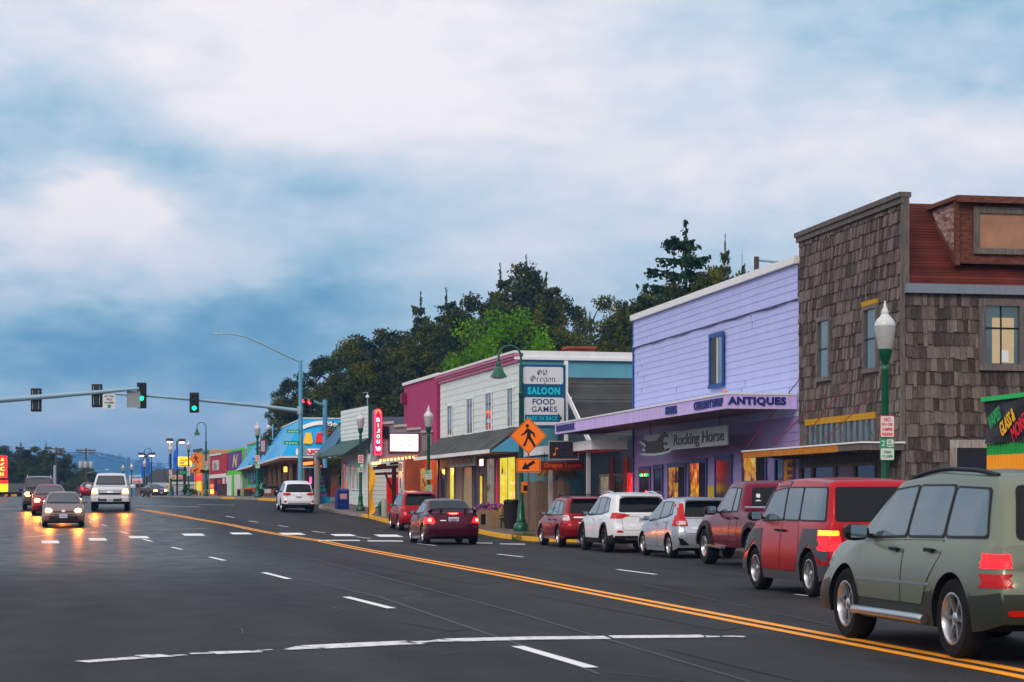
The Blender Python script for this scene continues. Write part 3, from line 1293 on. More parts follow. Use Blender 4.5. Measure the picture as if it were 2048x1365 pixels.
M_HEAD = emit('lit headlamp', (1.0, 0.30, 0.03), 80)
M_HEADOFF = paint('headlamp glass', (0.55, 0.57, 0.6), 0.08, var=0.3, scale=12, spec=0.8)
M_AMBER = emit('lit amber lamp', (1.0, 0.25, 0.01), 3.5)
M_AMBERDIM = emit('amber lens', (1.0, 0.20, 0.01), 1.0)
M_TAIL = emit('lit tail lamp', (1.0, 0.004, 0.010), 1.7)
M_TAILHOT = emit('lit brake bulb', (1.0, 0.10, 0.05), 14)
M_TAILOFF = paint('red lamp lens', (0.42, 0.006, 0.010), 0.12, var=0.2, scale=10, spec=0.3)
M_LENSW = paint('clear lamp lens', (0.62, 0.60, 0.60), 0.1, var=0.2, scale=10, spec=0.8)
M_PLATE = paint('number plate', (0.62, 0.66, 0.72), 0.4, var=0.15, scale=14)
M_PLATEB = paint('plate print', (0.06, 0.09, 0.30), 0.5)
M_INTAKE = paint('grille black', (0.012, 0.012, 0.013), 0.5)

def car_paint(name, c, metal=0.35, rough=0.24):
 return paint(name, c, rough, metal=metal, var=0.06, scale=1.0, coat=0.12, spec=0.25)

def build_car(name, label, S, paintm, cladm=None, group=None):
 C = Car(S, paintm, cladm)
 root = empty(name, label=label, cat=S['cat'], group=group)
 L, W, H = S['L'], S['W'], S['H']
 body = bpy.data.objects.new('body', C.me)
 col.objects.link(body)
 body.parent = root
 def piece(nm, items, mats, parent=root, off=.006, grid=.11, rnd_=0.0, sm=34, label=None):
  """items: (view, polygon[, material index[, offset]])"""
  mb = MB()
  for it in items:
   mb.mat(it[2] if len(it) > 2 else 0)
   C.patch(mb, it[0], it[1], it[3] if len(it) > 3 else off, grid, rnd_=rnd_)
  o = fix_normals(mb.build(nm, mats, parent))
  finish(o.data, sm)
  if label:
   o['label'] = label
  return o
 # doors: a dark gap with the door skin standing just proud of it
 for poly, hz in S.get('doors', []):
  for view in ('left', 'right'):
   big = [(p[0], p[1]) for p in poly]
   cx = sum(p[0] for p in poly) / len(poly)
   cz = sum(p[1] for p in poly) / len(poly)
   small = []
   for p in poly:
    small.append((p[0] + (.011 if p[0] < cx else -.011), p[1] + (.009 if p[1] < cz else -.009)))
   d = piece('door', [(view, big, 1, .002), (view, small, 0, .0055)], [paintm, M_BLACK], grid=.13)
   sg = -1 if view == 'left' else 1
   hs, hh = hz
   p, _ = C.hit(view, hs, hh)
   mb = MB()
   mb.beam((p.x + sg * .035, p.y - .09, p.z), (p.x + sg * .035, p.y + .09, p.z + .005), .03, .035)
   mb.box(p.x - .01, p.x + sg * .03 if sg > 0 else p.x + .01, p.y - .085, p.y - .06, p.z - .012, p.z + .012) if sg > 0 else mb.box(p.x - .03, p.x + .01, p.y - .085, p.y - .06, p.z - .012, p.z + .012)
   mb.build('handle', S.get('handlem', paintm), d)
 # side glass, black surround behind it
 for poly in S['windows']:
  for view in ('left', 'right'):
   cx = sum(p[0] for p in poly) / len(poly)
   cz = sum(p[1] for p in poly) / len(poly)
   big = [(p[0] + (.03 if p[0] > cx else -.03), p[1] + (.022 if p[1] > cz else -.022)) for p in poly]
   piece('window', [(view, big, 1, .0075), (view, poly, 0, .010)], [S.get('glass', M_GLASSS), S.get('surround', M_BLACK)], rnd_=.05)
 for nm, view, key in (('rear_window', 'rear', 'rearwin'), ('windscreen', 'front', 'screen')):
  if key in S:
   poly = S[key]
   cx, cz = 0, sum(p[1] for p in poly) / len(poly)
   big = [(p[0] + (.03 if p[0] > cx else -.03), p[1] + (.02 if p[1] > cz else -.02)) for p in poly]
   w_ = piece(nm, [(view, big, 1, .006), (view, poly, 0, .009)], [M_GLASSR if view == 'rear' else M_GLASS, M_BLACK], rnd_=.06)
   if nm == 'rear_window' and S.get('wiper'):
    zlo = min(p[1] for p in poly)
    mb = MB()
    C.patch(mb, 'rear', [(-.05, zlo + .02), (-.03, zlo + .02), (.38, zlo + .08), (.37, zlo + .10)], .03, .2, .01)
    mb.build('wiper', M_BLACK, w_)
 # tailgate skin with its gap and badge
 if S.get('gate') and 'screen' in S:
  gp = S['gate']
  gi = [(p[0] * .985, p[1] + (.010 if p[1] < .8 else -.010)) for p in gp]
  C.md = .5
  tg = piece('tailgate', [('rear', gp, 1, .002), ('rear', gi, 0, .006)], [paintm, M_BLACK], rnd_=.05)
  zt_ = max(p[1] for p in gp)
  piece('badge', [('rear', [(-.05, zt_ - .09), (.05, zt_ - .09), (.05, zt_ - .02), (-.05, zt_ - .02)], 0, .012), ('rear', [(-.42, zt_ - .26), (-.24, zt_ - .26), (-.24, zt_ - .235), (-.42, zt_ - .235)], 0, .012)], [M_CHROME], tg)
  C.md = None
 # lamps
 for nm, mats, items in S['lamps']:
  for sg in (-1, 1):
   its = []
   for (view, poly, mi) in items:
    if sg < 0:
     its.append((view if view != 'right' else 'left', mirror(poly) if view in ('rear', 'front') else poly, mi, .013 if mi == 0 else .019))
    else:
     its.append((view, poly, mi, .013 if mi == 0 else .019))
   C.md = .42
   piece(nm, its, mats, grid=.045, rnd_=.03)
   C.md = None
 for nm, mats, items in S.get('trim', []):
  its = [(v, p, mi, .008 + .003 * mi) for (v, p, mi) in items]
  for it in ([[q] for q in its] if nm in ('fender', 'bumper_vent', 'side_moulding', 'fog_lamp', 'roof_edge', 'window_sticker') else [its]):
   piece(nm, it, mats, rnd_=.02)
 # arches
 if S.get('flare'):
  w0, w1, fm = S['flare']
  for a in (S['ro'], S['ro'] + S['wb']):
   for view in ('left', 'right'):
    its = []
    n = 14
    rin, rout = S['wr'] * S.get('arch', 1.17) - .005, S['wr'] * S.get('arch', 1.17) + w1
    ring = []
    for i in range(n + 1):
     th = math.pi * i / n * 1.12 - .06 * math.pi
     ring.append((math.cos(th), math.sin(th)))
    mb = MB()
    pts = []
    sg = -1 if view == 'left' else 1
    for (cx, sx) in ring:
     row = []
     for rr, of in ((rin, .0), (rin, w0), (rout, w0 * .9), (rout + .01, -.01)):
      yy, zz = a + cx * rr, max(S['clear'] + .02, S['wr'] + sx * rr)
      p, _ = C.hit(view, yy, min(zz, S['wr'] + sx * (rout + .0)))
      q, _ = C.hit(view, a + cx * (rout), max(S['clear'] + .03, S['wr'] + sx * rout))
      row.append((q.x + sg * of, yy - L / 2, zz))
     pts.append(row)
    for i in range(n):
     for j in range(3):
      mb.quad(pts[i][j], pts[i][j + 1], pts[i + 1][j + 1], pts[i + 1][j])
    fix_normals(mb.build('wheel_arch', fm, root))
 # plates
 for view, (px, pz) in S.get('plates', []):
  p, d = C.hit(view, px, pz)
  sg = -1 if view == 'rear' else 1
  mb = MB()
  mb.box(px - .16, px + .16, p.y + sg * .004, p.y + sg * .02, pz - .08, pz + .08)
  mb.mat(1)
  for i in range(6):
   x0 = px - .12 + i * .042
   mb.box(x0, x0 + .026, p.y + sg * .02, p.y + sg * .022, pz - .035, pz + .03)
  mb.build('number_plate', [M_PLATE, M_PLATEB], root)
 # mirrors
 ms, mz = S['mirror']
 for sg in (-1, 1):
  p, _ = C.hit('left' if sg < 0 else 'right', ms, mz)
  x0 = p.x
  k = S.get('mirsize', 1.0)
  mb = MB()
  mb.v, mb.f, mb.m = [], [], []
  prof = [(.0, -.055), (.085, -.045), (.10, .0), (.085, .05), (.0, .06), (-.03, 0)]
  for t, sc in ((0.03, .45), (.06, .85), (.13, 1.0), (.19, .95), (.225, .55)):
   mb.v += [(x0 + sg * t * k, p.y + (.02 + q[0] * sc) * k, p.z + .05 + q[1] * sc * k * 1.15) for q in prof]
  for i in range(4):
   for j in range(6):
    j2 = (j + 1) % 6
    mb.f.append([i * 6 + j, i * 6 + j2, i * 6 + 6 + j2, i * 6 + 6 + j])
    mb.m.append(0)
  mb.f += [[0, 1, 2, 3, 4, 5], [24, 25, 26, 27, 28, 29]]
  mb.m += [0, 0]
  mb.box(min(x0 - sg * .03, x0 + sg * .07), max(x0 - sg * .03, x0 + sg * .07), p.y + .0, p.y + .05, p.z - .0, p.z + .04)
  o = fix_normals(mb.build('door_mirror', S.get('mirm', paintm), root))
  finish(o.data, 40)
  mg = MB()
  mg.box(x0 + sg * .125 * k - .065 * k, x0 + sg * .125 * k + .065 * k, p.y - .022, p.y - .016, p.z - .0, p.z + .10 * k)
  mg.build('mirror_glass', M_MIRROR, o)
 # roof rails and spoiler
 if S.get('rails'):
  r0, r1, rx, rm, rh = S['rails']
  for sg in (-1, 1):
   path = []
   for i in range(9):
    s_ = r0 + (r1 - r0) * i / 8
    p, _ = C.hit('top', sg * rx, s_)
    path.append((sg * rx, s_ - L / 2, p.z + rh * (0, .7, 1, 1, 1, 1, 1, .7, 0)[i]))
   MB().tube(path, .022, 8).build('roof_rail', rm, root, 40)
  for cs in S.get('crossbars', []):
   p, _ = C.hit('top', rx, cs)
   MB().tube([(-rx - .05, cs - L / 2, p.z + rh + .03), (rx + .05, cs - L / 2, p.z + rh + .03)], .018, 8).build('crossbar', M_BLACK, root, 40)
 if S.get('spoiler'):
  kind, s0, s1, z, hwid = S['spoiler']
  mb = MB()
  if kind == 'lip':
   mb.add([(-hwid, s0 - L / 2, z - .03), (hwid, s0 - L / 2, z - .03), (hwid, s1 - L / 2, z + .015), (-hwid, s1 - L / 2, z + .015),
     (-hwid, s0 - L / 2, z - .005), (hwid, s0 - L / 2, z - .005), (hwid, s1 - L / 2, z + .045), (-hwid, s1 - L / 2, z + .045)],
    [(0, 3, 2, 1), (4, 5, 6, 7), (0, 1, 5, 4), (1, 2, 6, 5), (2, 3, 7, 6), (3, 0, 4, 7)])
  else:
   path = [(-hwid, s1 - L / 2, z - .09), (-hwid + .05, s0 - L / 2, z - .01)] + [(x * hwid * .9, s0 - L / 2 - .03 * (1 - x * x), z + .012 * (1 - x * x)) for x in (-.9, -.5, 0, .5, .9)] + [(hwid - .05, s0 - L / 2, z - .01), (hwid, s1 - L / 2, z - .09)]
   for a, b in zip(path, path[1:]):
    mb.beam(a, b, .11, .035)
   for x in (-.38, .38):
    mb.box(x - .04, x + .04, s0 - L / 2 - .03, s0 - L / 2 + .06, z - .10, z)
  mb.build('spoiler', paintm, root)
 # wheels
 tyre, rim = wheel_pair(S['wr'], S.get('ww', .215), S.get('rim', 'five'), S.get('rimm', M_ALLOY))
 xw = W / 2 - S.get('ww', .215) / 2 - S.get('wi', .025)
 for a in (S['ro'], S['ro'] + S['wb']):
  for sg in (-1, 1):
   o = bpy.data.objects.new('wheel', tyre)
   col.objects.link(o)
   o.parent = root
   o.location = (sg * xw, a - L / 2, S['wr'])
   o.rotation_euler = (rnd.uniform(0, 1.2), 0, 0 if sg < 0 else math.pi)
   q = bpy.data.objects.new('rim', rim)
   col.objects.link(q)
   q.parent = o
 # axle and underbody so that no daylight shows through
 mb = MB()
 mb.box(-W * .36, W * .36, -L / 2 + .35, L / 2 - .35, S['clear'] + .02, S['clear'] + .12)
 for a in (S['ro'], S['ro'] + S['wb']):
  mb.lathe([(.05, -xw), (.05, xw)], 10, c=(0, a - L / 2, S['wr']), axis='x')
 mb.build('underbody', M_BLACK, root)
 root['len'] = L
 S['_car'] = C
 return root

M_MIRROR = paint('mirror glass', (0.35, 0.45, 0.52), 0.04, metal=0.9, var=0.1)

def place_car(root, S, x, y, rz=0.0):
 """x, y is the point midway between the axles"""
 L = S['L']
 mid = S['ro'] + S['wb'] / 2 - L / 2
 f = Vector((-math.sin(rz), math.cos(rz)))
 pf = Vector((x, y)) + f * S['wb'] / 2
 pr = Vector((x, y)) - f * S['wb'] / 2
 zf, zr_ = zg(pf.x, pf.y), zg(pr.x, pr.y)
 pitch = math.atan2(zf - zr_, S['wb'])
 c = Vector((x, y)) - f * mid
 root.location = (c.x, c.y, (zf + zr_) / 2 - mid * math.tan(pitch) - .002)
 root.rotation_euler = (pitch, 0, rz)

def front_screen(hw0, z0, hw1, z1):
 return [(-hw0, z0), (hw0, z0), (hw1, z1), (-hw1, z1)]

REARSUV = [(0.2, -.05), (.38, .05), (.55, .07), (.72, .05), (.80, .01), (1.05, 0), (1.6, -.02)]
FRONTC = [(0.15, -.08), (.3, .03), (.5, .05), (.62, .03), (.75, -.04), (1.1, -.15)]

def mk_suv(**kw):
 S = dict(cat='car', L=4.48, W=1.735, H=1.56, wb=2.525, ro=.98, wr=.335, clear=.24, tumble=.80, gm=1.6, rear=REARSUV, front=FRONTC,
   top=[(0, .84), (.03, 1.0), (.09, 1.06), (.40, 1.45), (.62, 1.53), (1.6, 1.56), (2.35, 1.52), (3.18, 1.06), (3.3, 1.02), (4.1, .90), (4.36, .76), (4.48, .62)],
   belt=[(0, .93), (2.0, .94), (3.2, .90), (4.48, .6)],
   windows=[[(.60, 1.01), (1.22, 1.0), (1.24, 1.41), (.80, 1.38)], [(1.30, 1.0), (2.02, .99), (1.98, 1.425), (1.32, 1.415)], [(2.10, .99), (2.96, .98), (2.86, 1.10), (2.42, 1.40), (2.08, 1.425)]],
   doors=[([(1.27, .62), (1.24, .96), (2.06, .96), (2.06, .34), (1.55, .34), (1.36, .50)], (1.42, .84)), ([(2.07, .34), (2.07, .96), (3.05, .94), (3.10, .60), (3.06, .34)], (2.22, .84))],
   rearwin=[(-.63, 1.06), (.63, 1.06), (.53, 1.40), (-.53, 1.40)], screen=front_screen(.64, 1.06, .52, 1.44),
   gate=[(-.60, .62), (.60, .62), (.63, 1.0), (-.63, 1.0)], mirror=(2.86, .97), plates=[('rear', (0, .80)), ('front', (0, .48))], wiper=True)
 S.update(kw)
 return S

# --- maroon wagon-like SUV parked at the front of the row
def lamp_rear(z0, z1, x0, x1, mats, side=None, extra=None, wrap=.16):
 items = [('rear', [(x0, z0), (x1, z0), (x1, z1), (x0, z1)], 0)]
 items.append(('right', [(.0, z0), (wrap, z0 + .01), (wrap, z1 - .01), (.0, z1)], 0))
 if extra:
  items += extra
 return ('tail_light', mats, items)

def head(z0, z1, x0, x1, m, extra=None, wrap=None, L=4.5):
 items = [('front', [(x0, z0), (x1, z0 + .02), (x1, z1), (x0, z1 - .02)], 0)]
 if wrap:
  items.append(('right', [(L - wrap, z1 - .03), (L - wrap, z1), (L - .1, z1), (L - .1, z0)], 0))
 return ('headlight', [m], items + (extra or []))

S_FOR = mk_suv(rails=(.75, 2.3, .56, M_BLACK, .055), crossbars=[1.0, 2.0], spoiler=('lip', .28, .55, 1.50, .52), handlem=M_BLACK,
   lamps=[('tail_light', [M_TAILOFF, M_LENSW], [('rear', [(.62, .72), (.86, .72), (.84, 1.05), (.70, 1.05)], 0), ('right', [(.02, .72), (.20, .76), (.14, 1.04), (.06, 1.05)], 0), ('rear', [(.66, .82), (.84, .82), (.83, .98), (.70, .98)], 1), ('right', [(.06, .82), (.16, .82), (.12, .97), (.08, .97)], 1)]), head(.66, .80, .50, .80, M_HEADOFF)],
   trim=[('chrome_strip', [M_CHROME], [('rear', [(-.55, .90), (.55, .90), (.55, .94), (-.55, .94)], 0)])])
c = build_car('parked_car', 'dark red wagon with black roof rack, front car of the parked row', S_FOR, car_paint('car red', (0.22, 0.008, 0.02)), group='cars parked at the kerb')
place_car(c, S_FOR, 13.05 + .84, 61.3)

S_RAV = mk_suv(L=4.6, W=1.845, H=1.66, wb=2.66, ro=.98, wr=.365, clear=.24, gm=1.7, clad=.47, tumble=.78, rim='five', rimm=paint('dark alloy', (.10, .10, .11), .3, metal=.8), ww=.23,
   top=[(0, .84), (.03, 1.06), (.09, 1.14), (.44, 1.52), (.66, 1.60), (1.7, 1.66), (2.5, 1.60), (3.32, 1.13), (3.48, 1.08), (4.2, .97), (4.48, .80), (4.6, .62)],
   belt=[(0, 1.0), (1.2, 1.02), (3.3, .96), (4.6, .6)],
   windows=[[(.78, 1.14), (1.22, 1.09), (1.24, 1.50), (1.00, 1.47)], [(1.30, 1.08), (2.06, 1.05), (2.04, 1.52), (1.32, 1.51)], [(2.14, 1.05), (3.06, 1.03), (2.95, 1.15), (2.52, 1.48), (2.12, 1.52)]],
   doors=[([(1.40, .72), (1.25, .90), (1.25, 1.05), (2.10, 1.02), (2.10, .38), (1.62, .38)], (1.45, .92)), ([(2.11, .38), (2.11, 1.02), (3.12, 1.0), (3.2, .65), (3.16, .38)], (2.26, .92))],
   rearwin=[(-.66, 1.13), (.66, 1.13), (.56, 1.48), (-.56, 1.48)], screen=front_screen(.68, 1.12, .54, 1.54), mirror=(2.98, 1.02), mirm=M_BLACK,
   rails=(.8, 2.5, .60, M_CHROME, .05), spoiler=('lip', .22, .56, 1.575, .56), flare=(.02, .05, M_BLACK),
   plates=[('rear', (0, .92)), ('front', (0, .48))],
   lamps=[('tail_light', [M_TAILOFF], [('rear', [(.38, 1.04), (.62, .94), (.90, .94), (.90, 1.10), (.7, 1.09)], 0), ('right', [(.0, .94), (.30, .98), (.36, 1.08), (.0, 1.10)], 0)]), ('reflector', [M_TAILOFF], [('rear', [(.58, .56), (.78, .56), (.76, .62), (.62, .62)], 0)]), head(.74, .88, .46, .84, M_HEADOFF)],
   trim=[('chrome_strip', [M_CHROME], [('rear', [(-.5, .36), (.5, .36), (.56, .40), (-.56, .40)], 0)])])
c = build_car('parked_car', 'white SUV with dark alloys and black rear window, second in the parked row', S_RAV, car_paint('car white', (0.74, 0.77, 0.80), 0.0), group='cars parked at the kerb')
place_car(c, S_RAV, 13.0 + .89, 55.1)

S_FIT = mk_suv(L=4.06, W=1.69, H=1.525, wb=2.53, ro=.72, wr=.305, clear=.17, gm=1.5, tumble=.77, rim='ten', ww=.19,
   top=[(0, .80), (.03, 1.0), (.08, 1.06), (.34, 1.42), (.58, 1.49), (1.5, 1.525), (2.1, 1.48), (3.15, 1.03), (3.3, .98), (3.8, .84), (4.0, .70), (4.06, .55)],
   belt=[(0, .98), (.8, 1.0), (3.1, .86), (4.06, .55)],
   windows=[[(.62, 1.10), (.80, 1.07), (.84, 1.38), (.76, 1.36)], [(.88, 1.06), (1.66, .99), (1.68, 1.39), (.92, 1.39)], [(1.74, .98), (2.74, .92), (2.66, 1.02), (2.12, 1.35), (1.76, 1.39)]],
   doors=[([(.98, .60), (.84, .86), (.84, 1.03), (1.70, .96), (1.70, .27), (1.16, .27)], (1.0, .90)), ([(1.71, .27), (1.71, .96), (2.80, .88), (2.84, .55), (2.80, .27)], (1.86, .84))],
   rearwin=[(-.56, 1.05), (.56, 1.05), (.46, 1.38), (-.46, 1.38)], screen=front_screen(.60, 1.04, .50, 1.42), mirror=(2.62, .93),
   spoiler=('lip', .16, .46, 1.465, .5), plates=[('rear', (0, .78)), ('front', (0, .42))],
   lamps=[('tail_light', [M_TAILOFF, M_LENSW], [('rear', [(.50, .80), (.82, .80), (.80, 1.05), (.72, 1.06), (.64, 1.36), (.55, 1.36), (.58, 1.06)], 0), ('right', [(.0, .80), (.22, .92), (.12, 1.06), (.26, 1.34), (.16, 1.36), (.05, 1.08)], 0), ('rear', [(.56, .84), (.76, .84), (.75, .93), (.57, .93)], 1)]), head(.64, .80, .46, .80, M_HEADOFF)],
   trim=[('bumper_vent', [M_BLACK], [('rear', [(.48, .34), (.70, .34), (.76, .52), (.66, .50)], 0), ('rear', [(-.48, .34), (-.66, .50), (-.76, .52), (-.70, .34)], 0)])])
c = build_car('parked_car', 'silver hatchback with tall red tail lights, third in the parked row', S_FIT, car_paint('car silver', (0.46, 0.50, 0.55), 0.55, 0.22), group='cars parked at the kerb')
place_car(c, S_FIT, 13.25 + .82, 49.3)

# --- maroon extended-cab pickup
S_SIL = mk_suv(cat='pickup truck', L=5.5, W=1.99, H=1.87, wb=3.35, ro=1.12, wr=.40, clear=.42, gm=2.8, tumble=.80, rim='truck', ww=.26, arch=1.22, wi=.0,
   top=[(0, 1.10), (.02, 1.20), (.1, 1.22), (1.90, 1.22), (1.96, 1.24), (2.08, 1.72), (2.24, 1.84), (3.0, 1.87), (3.32, 1.82), (3.98, 1.30), (4.12, 1.26), (5.1, 1.14), (5.42, 1.02), (5.5, .8)],
   belt=[(0, 1.17), (1.9, 1.17), (4.0, 1.12), (5.5, .8)], rear=[(.3, -.05), (.45, .10), (.62, .10), (.66, 0), (2, 0)], rk=.04, taper=.05,
   windows=[[(2.24, 1.22), (2.56, 1.21), (2.58, 1.70), (2.34, 1.68)], [(2.66, 1.21), (3.66, 1.19), (3.56, 1.32), (3.30, 1.62), (3.16, 1.70), (2.66, 1.70)]],
   doors=[([(2.08, .56), (2.08, 1.18), (2.60, 1.18), (2.60, .56)], (2.2, 1.06)), ([(2.61, .56), (2.61, 1.18), (3.78, 1.15), (3.84, .8), (3.78, .56)], (2.76, 1.05))], handlem=M_BLACK,
   rearwin=[(-.66, 1.30), (.66, 1.30), (.58, 1.70), (-.58, 1.70)], screen=front_screen(.70, 1.30, .58, 1.72), mirror=(3.55, 1.16), mirm=M_BLACK, mirsize=1.5, wiper=False,
   flare=(.05, .10, M_BLACK), plates=[('rear', (0, .58))],
   lamps=[('tail_light', [M_TAILOFF], [('rear', [(.80, .74), (.97, .74), (.97, 1.12), (.80, 1.12)], 0), ('right', [(.0, .74), (.08, .74), (.08, 1.12), (.0, 1.12)], 0)]), head(.8, .96, .5, .9, M_HEADOFF),
     ('cab_lamp', [M_TAILOFF, M_LENSW], [('rear', [(.06, 1.765), (.2, 1.765), (.2, 1.80), (.06, 1.80)], 0), ('rear', [(.10, 1.77), (.15, 1.77), (.15, 1.795), (.10, 1.795)], 1)])],
   trim=[('side_moulding', [M_CHROME], [(v, [(2.12, .68), (2.58, .68), (2.58, .73), (2.12, .73)], 0) for v in ('left', 'right')] + [(v, [(2.64, .68), (3.76, .68), (3.76, .73), (2.64, .73)], 0) for v in ('left', 'right')]),
     ('window_sticker', [paint('sticker violet', (.35, .2, .6), .5), paint('sticker white', (.7, .72, .75), .5)], [('rear', [(-.54, 1.60), (-.47, 1.60), (-.47, 1.665), (-.54, 1.665)], 0), ('rear', [(-.56, 1.50), (-.47, 1.49), (-.46, 1.58), (-.55, 1.58)], 1), ('rear', [(-.60, 1.42), (-.44, 1.42), (-.50, 1.45), (-.54, 1.45)], 1)])])
c = build_car('parked_pickup', 'maroon extended-cab pickup with black fender flares at the kerb', S_SIL, car_paint('car maroon', (0.13, 0.010, 0.028)), group='cars parked at the kerb')
for sg in (-1, 1):
 MB().tube([(sg * .86, -2.55, 1.22), (sg * .86, -2.5, 1.29), (sg * .86, -.95, 1.29), (sg * .86, -.90, 1.22)], .028, 10).build('bed_rail', M_ALLOY, c, 40)
MB().beam((-.98, 0.3, .40), (-.98, 1.35, .44), .10, .05).build('side_step', M_CHROME, c)
place_car(c, S_SIL, 12.87 + .98, 41.9)

# --- red boxy crossover driving in the kerb lane
M_CLADG = paint('grey cladding', (0.055, 0.06, 0.07), 0.5, var=.1)
S_ELE = mk_suv(L=4.3, W=1.815, H=1.79, wb=2.575, ro=.78, wr=.345, clear=.22, gm=1.6, tumble=.86, clad=.52, rim='seven', taper=.07, rk=.08, ww=.22,
   top=[(0, 1.04), (.02, 1.14), (.06, 1.22), (.17, 1.64), (.30, 1.74), (1.5, 1.79), (2.55, 1.77), (2.85, 1.68), (3.42, 1.18), (3.56, 1.12), (4.1, 1.0), (4.25, .84), (4.3, .6)],
   belt=[(0, 1.10), (2.0, 1.10), (3.4, 1.06), (4.3, .6)], surround=M_BLACK,
   windows=[[(.26, 1.15), (1.28, 1.15), (1.28, 1.63), (.36, 1.62)], [(1.36, 1.15), (2.02, 1.15), (2.02, 1.63), (1.36, 1.63)], [(2.10, 1.15), (3.12, 1.13), (3.04, 1.27), (2.72, 1.58), (2.10, 1.63)]],
   doors=[([(1.18, .62), (1.30, 1.11), (2.06, 1.11), (2.06, .36), (1.40, .36)], (1.96, .98)), ([(2.07, .36), (2.07, 1.11), (3.0, 1.09), (2.96, .36)], (2.2, .98))], handlem=M_BLACK,
   rearwin=[(-.70, 1.15), (.70, 1.15), (.64, 1.62), (-.64, 1.62)], screen=front_screen(.68, 1.16, .60, 1.64), mirror=(3.02, 1.14), mirm=M_BLACK, mirsize=1.2,
   plates=[('rear', (0, .82))],
   lamps=[('tail_light', [M_TAIL, M_AMBER], [('rear', [(.66, .70), (.90, .70), (.90, .92), (.66, .92)], 0), ('right', [(.0, .70), (.12, .70), (.12, .92), (.0, .92)], 0), ('rear', [(.68, .925), (.90, .925), (.90, 1.0), (.68, 1.0)], 1), ('right', [(.0, .925), (.13, .925), (.13, 1.0), (.0, 1.0)], 1)]),
     ('reflector', [M_TAILOFF], [('right', [(.05, .50), (.22, .50), (.22, .55), (.05, .55)], 0)]),
     ('marker_light', [M_AMBERDIM], [('right', [(3.98, .74), (4.16, .74), (4.16, .80), (3.98, .80)], 0)]), head(.72, .92, .5, .84, M_HEADOFF)],
   trim=[('fender', [M_CLADG], [(v, [(.06, .50), (.06, 1.02), (1.06, 1.02), (1.28, .50), (1.18, .42), (.78, .80), (.4, .6)], 0) for v in ('left', 'right')] +
     [(v, [(2.98, .40), (3.02, 1.0), (3.60, .98), (4.12, .84), (4.2, .5), (3.75, .62), (3.36, .82)], 0) for v in ('left', 'right')]),
     ('roof_edge', [M_CLADG], [(v, [(2.0, 1.67), (2.72, 1.65), (3.1, 1.28), (3.2, 1.24), (2.84, 1.70), (2.4, 1.745), (2.0, 1.745)], 0) for v in ('left', 'right')])])
c = build_car('moving_car', 'red boxy crossover with dark grey fenders driving beside the maroon pickup', S_ELE, car_paint('car bright red', (0.34, 0.012, 0.03)), M_CLADG, group='cars driving away')
place_car(c, S_ELE, 10.0 + .88, 29.7)

# --- sage green SUV nearest the camera
M_SAGED = paint('sage cladding', (0.022, 0.027, 0.020), 0.45, var=.1)
S_END = mk_suv(L=4.80, W=1.87, H=1.74, wb=2.75, ro=1.0, wr=.37, clear=.27, gm=1.7, tumble=.79, clad=.60, rim='six', ww=.24, taper=.09, rk=.15,
   top=[(0, .86), (.03, 1.06), (.08, 1.13), (.34, 1.60), (.58, 1.69), (1.8, 1.74), (2.75, 1.67), (3.55, 1.17), (3.7, 1.12), (4.45, 1.0), (4.7, .85), (4.80, .6)],
   belt=[(0, 1.04), (2.0, 1.05), (3.5, 1.0), (4.80, .6)],
   windows=[[(.40, 1.13), (1.24, 1.12), (1.26, 1.56), (.58, 1.54)], [(1.32, 1.12), (2.14, 1.11), (2.14, 1.58), (1.34, 1.575)], [(2.22, 1.11), (3.26, 1.08), (3.18, 1.20), (2.78, 1.54), (2.22, 1.58)]],
   doors=[([(1.50, .72), (1.28, .95), (1.28, 1.08), (2.17, 1.07), (2.17, .46), (1.66, .46)], (1.5, .98)), ([(2.18, .46), (2.18, 1.07), (3.3, 1.04), (3.36, .7), (3.3, .46)], (2.36, .97))],
   rearwin=[(-.66, 1.12), (.66, 1.12), (.56, 1.56), (-.56, 1.56)], screen=front_screen(.68, 1.16, .56, 1.62), mirror=(3.1, 1.07), mirm=M_BLACK, mirsize=1.3,
   rails=(.62, 2.65, .62, M_BLACK, .035), plates=[('rear', (0, .80))], handlem=M_BLACK,
   lamps=[('tail_light', [M_TAIL], [('rear', [(.76, .90), (.80, .85), (.94, .85), (.94, .98), (.80, .97)], 0), ('right', [(.0, .85), (.26, .87), (.34, .92), (.26, .965), (.0, .98)], 0)]),
     ('lower_lens', [M_TAILOFF], [('rear', [(.80, .68), (.94, .68), (.94, .80), (.80, .80)], 0), ('right', [(.0, .68), (.12, .70), (.14, .80), (.0, .81)], 0)]),
     ('reflector', [M_TAILOFF], [('rear', [(.6, .44), (.80, .44), (.80, .49), (.6, .49)], 0)]), head(.74, .9, .5, .86, M_HEADOFF)],
   trim=[('side_moulding', [M_CHROME], [(v, [(1.52, .645), (3.34, .645), (3.34, .675), (1.52, .675)], 0) for v in ('left', 'right')])])
c = build_car('moving_car', 'sage green SUV with black roof rails, largest vehicle and nearest the camera', S_END, car_paint('car sage', (0.18, 0.20, 0.16), .4), M_SAGED, group='cars driving away')
for sg in (-1, 1):
 MB().tube([(sg * .96, -.88, .33), (sg * .98, -.80, .34), (sg * .98, .86, .34), (sg * .96, .94, .33)], .045, 10).build('running_board', M_ALLOY, c, 40)
place_car(c, S_END, 7.40 + .90, 18.5, R(0))

